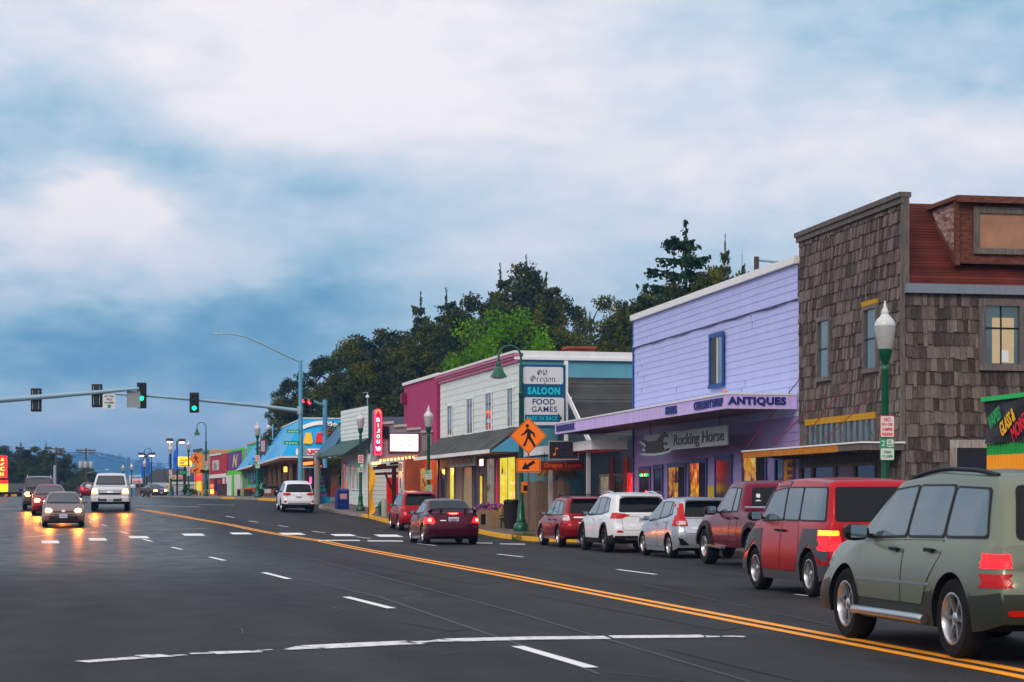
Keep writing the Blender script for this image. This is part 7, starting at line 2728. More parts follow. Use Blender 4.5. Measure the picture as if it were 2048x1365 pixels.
# ---------------------------------------------------------------- street furniture
M_LAMPGLASS = paint('frosted lamp glass', (.40, .41, .42), .10, var=.2, scale=8, spec=.7)
def lamp_proto():
 root = empty('street_lamp', cat='street lamp', group='acorn street lamps')
 mb = MB()
 mb.lathe([(.24, 0), (.25, .06), (.24, .16), (.20, .24), (.16, .28), (.165, .34), (.13, .40), (.115, .75), (.13, .79), (.10, .85), (.085, .95), (.075, 4.0), (.085, 4.03), (.085, 4.10), (.06, 4.14), (.075, 4.2), (.13, 4.32), (.15, 4.42), (.155, 4.46), (.12, 4.48)], 20)
 mb.build('post', M_GREENMETAL, root, 40)
 mb = MB()
 mb.lathe([(.14, 4.48), (.15, 4.52), (.19, 4.70), (.215, 4.88), (.215, 4.96)], 24)
 mb.build('globe', M_LAMPGLASS, root, 50)
 mb = MB()
 mb.lathe([(.222, 4.96), (.225, 5.0), (.18, 5.10), (.11, 5.17), (.075, 5.22), (.085, 5.26), (.06, 5.32), (.035, 5.37), (.03, 5.42), (.012, 5.5)], 24)
 mb.build('cap', paint('pale lamp cap', (.58, .60, .62), .2, var=.1, spec=.6), root, 40)
 return root
LP = lamp_proto()
LAMPS = [(1770, 15.75, 42.2, 'dark green acorn street lamp in front of the shingled building'), (857, 14.0, 93.5, 'dark green acorn street lamp in front of the marquee and grey skirt roof'),
  (721, 12.5, 107.5, 'dark green acorn street lamp in front of the white false-front shop'), (515, None, 144, 'dark green acorn street lamp in front of the bright blue bakery roof'),
  (377, None, 194, 'dark green acorn street lamp left of the orange crossing sign far up the street'), (341, None, 214, 'dark green acorn street lamp beside the tall blue flags far up the street'),
  (289, None, 238, 'dark green acorn street lamp between the two feather flags at the bend'), (263, None, 262, 'small acorn street lamp above the Family Cleaners sign'), (246, None, 285, 'farthest acorn street lamp, its cap just above the white pickup')]
lamp_pos = {}
for i, (u, X, d, lab) in enumerate(LAMPS):
 p = Pd(u, 1000, depth_on_x(u, X) if X else d)
 z = zs(p.x, p.y)
 if i >= 6:
  z = Pd(u, 1000, d).z - .6 + (.2 if i == 8 else 0)
 if i == 0:
  o = LP
  o['label'] = lab
  o.location = (p.x, p.y, z)
 else:
  o = dup(LP, (p.x, p.y, z), 0, lab)
 lamp_pos[u] = (p.x, p.y, z)

def gooseneck(u, base, d, H, lab, sc=1.0):
 p = Pd(u, 1000, d)
 z = base if base is not None else zs(p.x, p.y)
 root = empty('gooseneck_lamp', (p.x, p.y, z), 0, lab, 'street lamp', 'gooseneck street lamps')
 mb = MB()
 mb.lathe([(.30, 0), (.32, .08), (.30, .22), (.24, .32), (.19, .36), (.2, .42), (.15, .50), (.14, .95), (.12, 1.05), (.095, 1.2), (.085, H * .72), (.10, H * .72 + .02), (.10, H * .72 + .16), (.06, H * .72 + .2), (.05, H - .8)], 20)
 mb.tube([(0, 0, H - 1.0), (0, 0, H - .55)] + [(-.46 + .46 * math.cos(R(a)), 0, H - .5 + .46 * math.sin(R(a))) for a in range(0, 181, 18)] + [(-.92, 0, H - .72)], .045, 10)
 mb.build('post', M_GREENMETAL, root, 40)
 mb = MB()
 mb.lathe([(.03, 0), (.09, -.02), (.11, -.12), (.10, -.18), (.17, -.26), (.22, -.40), (.33, -.58), (.34, -.62), (.30, -.60)], 24, c=(-.92, 0, H - .70))
 mb.build('lamp_shade', M_GREENMETAL, root, 40)
 MB().lathe([(.29, -.60), (.22, -.66), (.05, -.69)], 20, c=(-.92, 0, H - .70)).build('lens', M_LAMPGLASS, root, 50)
 return root
GL = gooseneck(1042, None, 80.5, 7.5, 'tall green gooseneck lamp at the crosswalk beside the saloon sign')
gooseneck(412, None, 206, 7.6, 'green gooseneck lamp in front of the far tan and orange shops')
gooseneck(303, 1.0, 268, 7.4, 'farthest green gooseneck lamp beside the blue flags and white sign board')
# pedestrian push-button plate on the near gooseneck lamp
b = MB().box(-.02, .30, -.22, -.17, 1.55, 1.98).build('button_plate', M_ORANGE, GL)
MB().box(.05, .22, -.235, -.222, 1.62, 1.84).build('button', M_BLACK, b)

# parking plates on the lamps
def plate(w, h, m_, parent, x=0, y=0, z=0, nm='plate'):
 poly = round_poly([(x - w / 2, z - h / 2), (x + w / 2, z - h / 2), (x + w / 2, z + h / 2), (x - w / 2, z + h / 2)], .03, 3)
 return MB().prism(poly, y, y + .012, axis='y').build(nm, m_, parent)
M_SIGNWH = paint('sign face white', (.72, .72, .72), .4, var=.05)
def parking_sign(u, zc, lab, top=True, detail=True, pos=None, off=.13):
 p = pos or lamp_pos[u]
 root = empty('parking_sign', (p[0], p[1] - off, p[2] + zc), -.06, lab, 'sign', 'parking signs on lamp posts')
 if top:
  a = plate(.31, .46, M_SIGNRED, root, z=.26)
  plate(.285, .435, M_SIGNWH, a, y=-.008, z=.26, nm='face')
  if detail:
   for i, (s, h) in enumerate((('NO', .085), ('RV OR', .062), ('CAMPER', .062), ('PARKING', .062))):
    lettering(s, .23 if i > 0 else .14, h, M_SIGNRED, a, face_m((0, -.012, .26 + .15 - i * .103), (1, 0, 0)), .004, bold=.02)
  else:
   for i in range(3):
    MB().box(-.1, .1, -.013, -.009, .26 + .10 - i * .11, .26 + .16 - i * .11).build('print', M_SIGNRED, a)
 b = plate(.31, .46, M_SIGNGRN, root, z=-.22)
 plate(.28, .24, M_SIGNWH, b, y=-.008, z=-.32, nm='face')
 plate(.15, .16, M_SIGNWH, b, x=.06, y=-.0085, z=-.09, nm='face')
 if detail:
  lettering('2', .07, .12, M_SIGNWH, b, face_m((-.09, -.012, -.09), (1, 0, 0)), .004, bold=.02)
  lettering('HR', .08, .05, M_SIGNGRN, b, face_m((.05, -.012, -.06), (1, 0, 0)), .004, bold=.02)
  lettering('PARKING', .13, .035, M_SIGNGRN, b, face_m((.06, -.012, -.125), (1, 0, 0)), .004, bold=.02)
  lettering('9:00AM', .16, .06, M_SIGNGRN, b, face_m((0, -.012, -.275), (1, 0, 0)), .004, bold=.02)
  lettering('TO 6:00PM', .22, .06, M_SIGNGRN, b, face_m((0, -.012, -.365), (1, 0, 0)), .004, bold=.02)
 else:
  for i in range(2):
   MB().box(-.09, .09, -.013, -.009, -.38 + i * .09, -.33 + i * .09).build('print', M_SIGNGRN, b)
 return root
parking_sign(1770, 2.58, 'red and green no RV parking plates on the lamp by the shingled building')
parking_sign(857, 2.45, 'green two-hour parking plate on the lamp before the marquee', top=False)
parking_sign(721, 2.55, 'red and green parking plates on the lamp before the white false-front shop', detail=False)
parking_sign(515, 2.55, 'red and green parking plates on the lamp before the blue bakery roof', detail=False)
parking_sign(377, 2.4, 'red and green parking plates on the lamp left of the far crossing sign', detail=False)
parking_sign(341, 2.3, 'red and green parking plates on the lamp beside the tall blue flags', detail=False)
pg = Pd(412, 1000, 206)
parking_sign(0, 3.1, 'red and green parking plates on the far gooseneck lamp by the tan shop', detail=False, pos=(pg.x, pg.y, zs(pg.x, pg.y)), off=.16)
MB_ = MB().box(-.14, .14, -.02, .0, -.2, .2)
o = MB_.build('notice_plate', paint('teal notice', (.35, .48, .36), .5, var=.3, scale=12))
o.location = (lamp_pos[857][0] + .02, lamp_pos[857][1] - .12, lamp_pos[857][2] + 1.55)
tag(o, 'small teal and yellow notice low on the lamp before the marquee', 'notice')

# crossing signs
WALKER = [(.45, .80), (.52, .76), (.60, .70), (.72, .60), (.76, .44), (.70, .43), (.66, .55), (.58, .60), (.57, .46), (.66, .30), (.78, .06), (.69, .03), (.58, .24), (.48, .38), (.42, .22), (.36, .05), (.27, .07), (.36, .28), (.42, .44), (.44, .62), (.36, .56), (.22, .48), (.19, .53), (.32, .62), (.38, .72)]
def crossing_sign(u, d, base, zc, lab, arrow_dir=1):
 p = Pd(u, 1000, d)
 root = empty('crossing_sign', (p.x, p.y, base), -YAW * .9, lab, 'sign', 'pedestrian crossing signs')
 s = .73
 MB().box(-.035, .035, .02, .07, 0, zc + .5).build('post', paint('rusty post', (.12, .09, .08), .7, metal=.3, var=.3), root)
 dm = MB().prism([(0, zc - s), (s, zc), (0, zc + s), (-s, zc)], 0, .015, axis='y').build('diamond_plate', M_ORANGE, root)
 mb = MB()
 for a, b in (((0, -s), (s, 0)), ((s, 0), (0, s)), ((0, s), (-s, 0)), ((-s, 0), (0, -s))):
  k0, k1 = .965, .935
  mb.quad((a[0] * k0, -.004, zc + a[1] * k0), (b[0] * k0, -.004, zc + b[1] * k0), (b[0] * k1, -.004, zc + b[1] * k1), (a[0] * k1, -.004, zc + a[1] * k1))
 mb.build('border', M_BLACK, dm)
 W = 1.02
 mb = MB()
 mb.prism([((q[0] - .49) * W, zc - .47 + q[1] * W * .95) for q in WALKER], -.010, -.004, axis='y')
 cx, cz = -.045, zc - .47 + .89 * W * .95
 mb.prism([(cx + .068 * math.cos(R(t)), cz + .068 * math.sin(R(t))) for t in range(0, 360, 24)], -.010, -.004, axis='y')
 mb.build('walker_symbol', M_BLACK, dm)
 zp = zc - 1.05 - .12
 pl_ = plate(.95, .56, M_ORANGE, root, y=-.004, z=zp, nm='arrow_plate')
 mb = MB()
 for (x0, x1, z0, z1) in ((-.445, .445, zp + .235, zp + .25), (-.445, .445, zp - .25, zp - .235), (-.445, -.43, zp - .25, zp + .25), (.43, .445, zp - .25, zp + .25)):
  mb.box(x0, x1, -.0085, -.005, z0, z1)
 ar = [(-.27, -.16), (.07, -.16), (-.0, -.08), (.27, .10), (.20, .20), (-.08, .02), (-.12, .14)]
 mb.prism([(a, zp + b) for a, b in ar], -.010, -.004, axis='y')
 mb.build('arrow_symbol', M_BLACK, pl_)
 return root
pz = Pd(1057, 1000, 79.2)
crossing_sign(1057, 79.2, zs(pz.x, pz.y), EYE + 128 * 79.2 / 4000 - zs(pz.x, pz.y), 'orange pedestrian crossing sign with arrow plate beside the near gooseneck lamp')
pz = Pd(391.5, 1000, 205)
crossing_sign(391.5, 205, zs(pz.x, pz.y), EYE + 82 * 205 / 4000 - zs(pz.x, pz.y), 'orange pedestrian crossing sign far off left of the orange shop')

# ---------------------------------------------------------------- traffic signals
M_SIGBLK = paint('signal black', (.010, .011, .014), .45, var=.2)
M_LENSOFF = paint('dark lens', (.02, .02, .022), .2)
M_GREENL = emit('green signal', (.0, 1.0, .24), 6)
M_REDL = emit('red signal', (1.0, .02, .03), 8)
def signal_head(loc, rz, lab, lit=None, n=3, back=False, plate_=True, group='traffic signal heads'):
 """front faces local -y"""
 root = empty('traffic_signal', loc, rz, lab, 'traffic light', group)
 hh = .35 * n
 MB().box(-.17, .17, -.10, .12, -hh / 2, hh / 2).build('housing', M_SIGBLK, root)
 if plate_:
  poly = round_poly([(-.30, -hh / 2 - .12), (.30, -hh / 2 - .12), (.30, hh / 2 + .12), (-.30, hh / 2 + .12)], .05, 3)
  bp_ = MB().prism(poly, -.02, .0, axis='y').build('backplate', M_SIGBLK, root)
  if back:
   mb = MB()
   for x in (-.17, .17):
    mb.box(x - .012, x + .012, .12, .13, -hh / 2, hh / 2)
   mb.build('rib', M_STEEL, bp_)
 for k in range(n):
  z = hh / 2 - .175 - .35 * k
  m_ = M_LENSOFF
  if lit is not None and k == lit[0]:
   m_ = lit[1]
  MB().lathe([(.13, -.115), (.125, -.10), (.001, -.10)], 20, c=(0, 0, z), axis='y').build('lens', m_, root)
  mb = MB()
  pts = [(math.cos(R(a)), math.sin(R(a))) for a in range(-20, 201, 20)]
  for (a, b) in zip(pts, pts[1:]):
   mb.quad((a[0] * .145, -.10, z + a[1] * .145), (b[0] * .145, -.10, z + b[1] * .145), (b[0] * .14, -.32, z + b[1] * .13), (a[0] * .14, -.32, z + a[1] * .13))
  mb.build('visor', M_SIGBLK, root)
 return root
# far pole on the corner with its mast arm and street light
D1 = 128.6
p = Pd(601, 1000, D1)
zb = zs(p.x, p.y)
root = empty('signal_pole', (p.x, p.y, zb), 0, 'tall pale blue signal pole with long mast arm and street light', 'signal pole')
def rel(u, v, d):
 return Pd(u, v, d) - Vector((p.x, p.y, zb))
MB().tube([(0, 0, 0), (0, 0, rel(600, 721, D1).z)], [.17, .12], 14).build('pole', M_BLUEPOLE, root, 40)
MB().box(-.25, .25, -.25, .25, -.02, .12).build('base_plate', M_STEEL, root)
armp = [rel(598, 822, D1), rel(520, 813, D1), rel(387, 801.5, D1), rel(283, 794, D1), rel(205, 791, D1)]
for q in armp[1:]:
 q.y = armp[0].y
MB().tube(armp, [.13, .115, .10, .085, .07], 12).build('mast_arm', M_STEEL, root, 40)
MB().lathe([(.2, -.25), (.2, .25)], 14, c=tuple(rel(600, 821, D1))).build('collar', M_STEEL, root, 40)
lum = [rel(600, 724, D1), rel(560, 706, D1), rel(520, 688, D1), rel(490, 676, D1), rel(465, 671, D1), rel(442, 670, D1)]
for q in lum:
 q.y = lum[0].y
MB().tube(lum, [.07, .06, .05, .045, .04, .035], 10).build('lamp_arm', M_STEEL, root, 40)
q = rel(434, 670, D1)
q.y = lum[0].y
mb = MB()
mb.hexa([(q.x - .35, q.y - .14, q.z - .06), (q.x + .35, q.y - .10, q.z - .05), (q.x + .35, q.y + .10, q.z - .05), (q.x - .35, q.y + .14, q.z - .06), (q.x - .25, q.y - .1, q.z + .06), (q.x + .3, q.y - .06, q.z + .05), (q.x + .3, q.y + .06, q.z + .05), (q.x - .25, q.y + .1, q.z + .06)])
mb.lathe([(.05, .05), (.05, .16)], 10, c=tuple(q))
mb.build('street_light', M_STEEL, root)
for i, (u0, u1, v0, v1, s_) in enumerate(((573, 599, 860, 867, 'SW HIGHWAY'), (567, 598, 882.5, 890, 'SW 15TH'))):
 a, b_ = rel(u0, v1, D1), rel(u1, v0, D1)
 bd = MB().box(a.x, b_.x, -.17, -.15, a.z, b_.z).build('street_name_plate', M_SIGNGRN, root)
 for k in range(4):
  w_ = (b_.x - a.x)
  MB().box(a.x + w_ * (.12 + .2 * k), a.x + w_ * (.26 + .2 * k), -.175, -.171, a.z + .06, a.z + .14).build('print', M_SIGNWH, bd)
MB().box(rel(606, 0, D1).x, rel(614, 0, D1).x, -.2, .1, rel(0, 912, D1).z, rel(0, 893, D1).z).build('control_box', M_STEEL, root)
s0 = Pd(387, 808, D1)
signal_head((s0.x, p.y + armp[0].y - .22, s0.z), -YAW * .5, 'hanging traffic light showing green, nearer the blue pole', (2, M_GREENL))
s0 = Pd(283, 795, D1)
signal_head((s0.x, p.y + armp[0].y - .22, s0.z), -YAW * .3, 'tall four-lens traffic light showing green near the mast arm tip', (2, M_GREENL), n=4)
# yield sign at the arm tip
q = Pd(219, 807, D1)
t_ = empty('yield_sign', (q.x, p.y + armp[0].y - .16, q.z), 0, 'white left turn yield on green sign hanging at the mast arm tip', 'sign')
plate(.76, .92, M_SIGNWH, t_, nm='plate')
for i, s_ in enumerate(('LEFT TURN', 'YIELD', 'ON GREEN')):
 lettering(s_, .6 if i != 1 else .38, .12, M_BLACK, t_, face_m((0, -.008, .32 - .20 * i), (1, 0, 0)), .006, bold=.02)
MB().lathe([(.12, -.02), (.12, -.004)], 20, c=(0, 0, -.30), axis='y').build('green_disc', M_SIGNGRN, t_)
MB().box(-.04, .04, .01, .12, .3, .56).build('bracket', M_STEEL, t_)
# pedestrian signal
q = Pd(638, 935, D1 - .5)
t_ = empty('pedestrian_signal', (q.x, q.y, q.z), -YAW, 'pedestrian signal showing a red hand beside the blue pole', 'traffic light')
MB().box(-.24, .24, 0, .2, -.25, .25).build('housing', M_SIGBLK, t_)
HAND = [(-.07, -.14), (.07, -.14), (.09, -.02), (.15, .06), (.12, .09), (.07, .05), (.07, .14), (.04, .15), (.03, .06), (.015, .17), (-.02, .17), (-.02, .06), (-.045, .15), (-.075, .14), (-.06, .03), (-.11, .08), (-.13, .06), (-.09, -.04)]
MB().prism(HAND, -.02, -.004, axis='y').build('hand_symbol', emit('red hand', (1, .07, .01), 9), t_)
MB().box(-1.05, -.24, .06, .14, -.04, .04).build('bracket', M_STEEL, t_)
q2 = Pd(596, 935, D1)
# second pole beyond, with its arm and two heads
D2 = 139.0
p2 = Pd(650, 1000, D2)
zb2 = zs(9, 138)
root = empty('signal_pole', (p2.x, p2.y, zb2), 0, 'second pale blue signal pole in front of the bakery sign', 'signal pole')
MB().tube([(0, 0, 0), (0, 0, Pd(650, 800, D2).z - zb2)], [.18, .16], 14).build('pole', M_BLUEPOLE, root, 40)
a, b = Pd(649, 812, D2) - Vector((p2.x, p2.y, zb2)), Pd(606, 800, D2) - Vector((p2.x, p2.y, zb2))
MB().tube([a, (a + b) / 2 + Vector((0, -.8, 0)), b + Vector((0, -1.6, 0))], [.11, .09, .07], 10).build('mast_arm', M_STEEL, root, 40)
for (u, v, lab) in ((608, 812, 'black traffic light showing red beside the tall blue pole'), (621, 815, 'black traffic light showing red, right one of the pair')):
 q = Pd(u, v, D2 - 2)
 signal_head((q.x, q.y, q.z), R(-38), lab, (0, M_REDL), plate_=False)
# near mast arm from a pole beyond the left edge
D3 = 111.0
pn = Vector((-9.6, 112.6))
zn = zg(-9, 112) + .15
root = empty('signal_pole', (pn.x, pn.y, zn), 0, 'grey signal mast arm reaching in from the left edge', 'signal pole')
MB().tube([(0, 0, 0), (0, 0, 9)], [.18, .13], 14).build('pole', M_STEEL, root, 40)
pts = []
for (u, v) in ((0, 800.5), (72, 795), (194, 785), (278, 777.5)):
 d_ = pn.y / (CY - xr(u) * SY)
 q = Pd(u, v, d_)
 pts.append((q.x - pn.x, 0, q.z - zn))
pts = [(0, 0, pts[0][2] - .25)] + pts
MB().tube(pts, [.20, .165, .15, .115, .085], 14).build('mast_arm', M_STEEL, root, 40)
for (u, v, lab) in ((72, 800, 'dark back of a traffic light, leftmost on the near arm'), (194, 791.5, 'dark back of a traffic light left of the white yield sign')):
 d_ = pn.y / (CY - xr(u) * SY)
 q = Pd(u, v, d_)
 o = signal_head((q.x, pn.y + .25, q.z), math.pi - YAW, lab, None, back=True)
d_ = pn.y / (CY - xr(267) * SY)
q = Pd(267, 799, d_)
t_ = empty('sign_back', (q.x, pn.y + .14, q.z), 0, 'bare grey back of a sign hanging at the near arm tip', 'sign')
MB().box(-.36, .36, 0, .015, -.45, .45).build('plate', paint('sign back grey', (.26, .30, .31), .5, var=.1), t_)
mb = MB()
for a_ in ((-.37, .37, -.46, -.43), (-.37, .37, .43, .46), (-.37, -.34, -.46, .46), (.34, .37, -.46, .46)):
 mb.box(a_[0], a_[1], -.02, .02, a_[2], a_[3])
mb.build('frame', M_STEEL, t_)
for (u, v) in ((253, 774), (234, 787)):
 pass

# ---------------------------------------------------------------- pavement things by the crosswalk
def at(u, v, lift=.15):
 return PG(u, v, lift)
def ground_thing(name, u, v, d, rz, lab, cat, group=None):
 q = Pd(u, v, d)
 return empty(name, (q.x, q.y, zs(q.x, q.y)), rz, lab, cat, group)
# fence of upright boards with a thatched patio roof behind
t_ = empty('wood_fence', (TAV.root.location.x, TAV.root.location.y, TAV.root.location.z), TAV.root.rotation_euler.z, 'grey board fence closing off the patio beside the tavern', 'fence')
xf = 10.6
ya, za = TAV.g(1048, 962, xf)
yb, zb_ = TAV.g(1140, 962, xf)
mb = MB()
y_ = yb
while y_ < ya:
 w_ = rnd.uniform(.11, .15)
 h_ = za + rnd.uniform(-.06, .05)
 mb.box(xf + rnd.uniform(-.01, .01), xf + .025, y_, y_ + w_ - .008, -.1, h_)
 y_ += w_
mb.build('boards', wood('fence boards', (.14, .10, .075), (.50, .40, .31), (16, 16, .9)), t_)
mb = MB()
mb.box(xf + .03, xf + .09, yb, ya, .4, .5)
mb.box(xf + .03, xf + .09, yb, ya, za - .5, za - .4)
mb.build('rail', M_OLDWOOD, t_)
t_ = empty('thatched_hut', (TAV.root.location.x, TAV.root.location.y, TAV.root.location.z), TAV.root.rotation_euler.z, 'thatched straw umbrella roof behind the board fence', 'hut')
ya, za = TAV.g(1068, 965, xf + 1.1)
yb, zt_ = TAV.g(1132, 940, xf + 1.1)
ym, rr = (ya + yb) / 2 - .3, abs(ya - yb) / 2 + .3
mb = MB()
for k in range(700):
 a_ = rnd.uniform(0, 2 * math.pi)
 r0 = rnd.uniform(.1, .75) * rr
 r1 = r0 + rnd.uniform(.3, .5)
 z0_ = zt_ + .25 - r0 * .35
 z1_ = z0_ - rnd.uniform(.25, .5)
 w_ = .03
 c0, s0_ = math.cos(a_), math.sin(a_)
 cx_, cy_ = xf + 1.1, ym
 mb.add([(cx_ + c0 * r0 * .6 - s0_ * w_, cy_ + s0_ * r0 + c0 * w_, z0_), (cx_ + c0 * r0 * .6 + s0_ * w_, cy_ + s0_ * r0 - c0 * w_, z0_), (cx_ + c0 * r1 * .6, cy_ + s0_ * r1, z1_)], [(0, 1, 2)])
mb.build('thatch', paint('straw', (.34, .21, .09), .9, var=.2, island=.5), t_)
MB().lathe([(.06, 0), (.06, zt_ + .1)], 8, c=(xf + 1.1, ym, 0)).build('post', M_OLDWOOD, t_)
# litter bin, flower planters, bench
t_ = ground_thing('litter_bin', 1024, 1060, 84.5, -.1, 'dark slatted litter bin between the flower planter and the gooseneck lamp', 'bin')
mb = MB()
for k in range(18):
 a_ = 2 * math.pi * k / 18
 mb.beam((.30 * math.cos(a_), .30 * math.sin(a_), .04), (.33 * math.cos(a_), .33 * math.sin(a_), 1.1), .095, .03, up=(math.cos(a_), math.sin(a_), 0))
mb.lathe([(.29, 0), (.29, 1.0)], 18)
mb.build('body', wood('dark bin slats', (.012, .010, .009), (.05, .04, .035)), t_)
MB().lathe([(.36, 1.08), (.37, 1.13), (.34, 1.2), (.2, 1.24)], 20).build('lid', M_BLACK, t_, 40)
FLOW = [paint('purple flowers', (.16, .03, .40), .7, var=.3), paint('pink flowers', (.62, .22, .32), .7, var=.3), paint('leaf green', (.04, .11, .03), .7, var=.3)]
for i, (u, d, w_, lab) in enumerate(((971, 87.5, .75, 'concrete planter box of purple flowers, farther one by the shop door'), (995, 86, .95, 'concrete planter box of pink flowers, nearer one beside the bench'))):
 t_ = ground_thing('planter', u, 1055, d, -.06, lab, 'planter', 'flower planters')
 MB().box(-w_ / 2, w_ / 2, -.35, .35, 0, .75).build('box', paint('pebble concrete', (.25, .18, .12), .9, var=.25, scale=12, bump=.4), t_)
 mb = MB()
 if i == 0:
  mb.box(-.24, .24, -.36, -.352, .1, .55)
  mb.build('dark_panel', M_BLACK, t_)
 mb = MB()
 for k in range(260):
  x_, y_ = rnd.gauss(0, w_ * .26), rnd.gauss(0, .17)
  z_ = .78 + rnd.random() * .28 * math.exp(-(x_ / w_ * 2) ** 2)
  c_ = rnd.choice((0, 0, 1, 2) if i == 0 else (0, 1, 1, 2))
  mb.mat(c_)
  v1 = Vector((rnd.uniform(-1, 1), rnd.uniform(-1, 1), rnd.uniform(-1, 1))).normalized() * .05
  v2 = v1.cross(Vector((rnd.uniform(-1, 1), rnd.uniform(-1, 1), rnd.uniform(-1, 1)))).normalized() * .05
  o_ = Vector((x_, y_, z_))
  mb.quad(o_ - v1, o_ - v2, o_ + v1, o_ + v2)
 mb.build('flowers', FLOW, t_)
t_ = ground_thing('bench', 1006, 1050, 85.6, R(90), 'small park bench with green legs beside the litter bin', 'bench')
for k in range(4):
 MB().box(-.7, .7, -.22 + k * .11, -.13 + k * .11, .44, .48).build('seat_slat', paint('bench wood', (.45, .26, .10), .6, var=.2), t_)
for x_ in (-.6, .6):
 mb = MB()
 mb.beam((x_, -.2, 0), (x_, -.15, .44), .06)
 mb.beam((x_, .2, 0), (x_, .15, .85), .06)
 mb.beam((x_, -.2, .42), (x_, .2, .42), .05)
 mb.build('leg', M_GREENMETAL, t_)
for k in range(3):
 MB().box(-.7, .7, .15, .18, .56 + k * .11, .65 + k * .11).build('back_slat', MATS['bench wood'], t_)
# grass tufts at the kerb by the sign post
mb = MB()
for k in range(420):
 q = PG(rnd.uniform(1040, 1075), rnd.uniform(1079, 1082), .0)
 q = Vector((q.x + rnd.gauss(0, .12), q.y + rnd.gauss(.6, .25), 0))
 z_ = zg(q.x, q.y)
 h_ = rnd.uniform(.10, .35)
 a_ = rnd.uniform(0, 6.28)
 dx, dy = math.cos(a_) * .02, math.sin(a_) * .02
 mb.add([(q.x - dx, q.y - dy, z_), (q.x + dx, q.y + dy, z_), (q.x + rnd.gauss(0, .08), q.y + rnd.gauss(0, .08), z_ + h_)], [(0, 1, 2)])
tag(mb.build('kerb_grass', paint('kerb grass green', (.06, .09, .025), .9, var=.4)), kind='stuff')
# newspaper box, hydrant, bollard, feather banner
t_ = ground_thing('newspaper_box', 684, 1013, 110.5, R(12), 'dark blue newspaper box outside the green awning shop', 'newspaper box')
mb = MB()
mb.box(-.33, .33, -.25, .25, .0, 1.0)
mb.prism([(-.25, 1.0), (.25, 1.0), (.25, 1.06), (-.15, 1.12)], -.33, .33, axis='x')
mb.build('body', paint('newspaper blue', (.012, .03, .16), .4, var=.15), t_)
MB().box(-.2, .2, -.262, -.252, .55, .85).build('panel', paint('pale red panel', (.55, .35, .40), .5), t_)
t_ = ground_thing('fire_hydrant', 761, 1016, 103, 0, 'small dark green fire hydrant by the white side wall', 'hydrant')
mb = MB()
mb.lathe([(.15, 0), (.15, .05), (.11, .08), (.11, .5), (.14, .52), (.14, .56), (.11, .62), (.05, .7), (.03, .74)], 14)
mb.lathe([(.06, -.2), (.06, .2)], 10, c=(0, 0, .42), axis='x')
mb.build('body', M_GREENMETAL, t_, 40)
t_ = ground_thing('bollard', 769, 1020, 101, 0, 'pale concrete bollard left of the red parked SUV', 'bollard')
MB().lathe([(.16, 0), (.16, .85), (.13, .92), (.03, .95)], 16).build('body', paint('pale concrete post', (.38, .37, .34), .8, var=.15), t_, 40)
t_ = ground_thing('feather_banner', 737, 1033, 100, R(10), 'yellow feather banner standing on the pavement by the white side wall', 'banner')
ht = 111 * 100 / 4000
MB().tube([(0, 0, 0), (0, 0, ht * .95), (.02, 0, ht)], .018, 8).build('pole', M_BLACK, t_)
mb = MB()
n = 20
prof_ = [(0, .0), (.03, .1), (.16, .28), (.30, .5), (.33, .8), (.30, 1.1), (.24, 1.4), (.20, 1.6), (.22, 1.9), (.30, 2.2), (.34, 2.45), (.24, 2.6), (.06, 2.68)]
for i, (a, b) in enumerate(zip(prof_, prof_[1:])):
 f0, f1 = ht - a[1], ht - b[1]
 for k in range(3):
  def w_(pr, t):
   return (.01 + pr[0] * 1.05 * t, .05 * math.sin(pr[1] * 3 + t * 2), ht - .02 - pr[1] * (ht - .12) / 2.72)
  mb.quad(w_(a, k / 3), w_(a, (k + 1) / 3), w_(b, (k + 1) / 3), w_(b, k / 3))
mb.build('flag', paint('yellow flag', (.90, .48, .005), .6, var=.06), t_, 60)

# ---------------------------------------------------------------- far up the street
M_BLUEFLAG = paint('blue flag', (.015, .12, .55), .6, var=.1)
for i, (u, v0, v1, d, lab) in enumerate(((285, 917, 957, 255, 'narrow blue feather flag, left one of the pair at the bend'), (296, 915, 953, 258, 'narrow blue feather flag, right one of the pair at the bend'), (340, 904, 940, 222, 'blue feather flag right beside the tall acorn lamp'), (351, 895, 940, 226, 'largest blue feather flag under the parking light'))):
 a = Pd(u, 1000, d)
 t_ = empty('feather_flag', (a.x, a.y, a.z - .3), -YAW, lab, 'flag', 'blue feather flags')
 zt_, zl = Pd(u, v0, d).z - a.z + .3, Pd(u, v1, d).z - a.z + .3
 w_ = (5.5 if i < 3 else 9) * d / 4000
 MB().tube([(w_ * .5, .02, -1.5), (w_ * .5, .02, zt_)], .03, 6).build('pole', M_BLACK, t_)
 mb = MB()
 for k in range(10):
  def e(t):
   ww = w_ * min(1, .15 + 1.6 * math.sin(math.pi * min(.62, t * .62 + .02)))
   return (w_ * .5 - ww, w_ * .5, zt_ + (zl - zt_) * t)
  a0, a1 = e(k / 10), e((k + 1) / 10)
  mb.quad((a0[0], .06 * math.sin(k), a0[2]), (a0[1], 0, a0[2]), (a1[1], 0, a1[2]), (a1[0], .06 * math.sin(k + 1), a1[2]))
 mb.build('cloth', M_BLUEFLAG, t_, 60)
M_SODIUM = emit('violet white lamp', (1.0, .72, .85), 7)
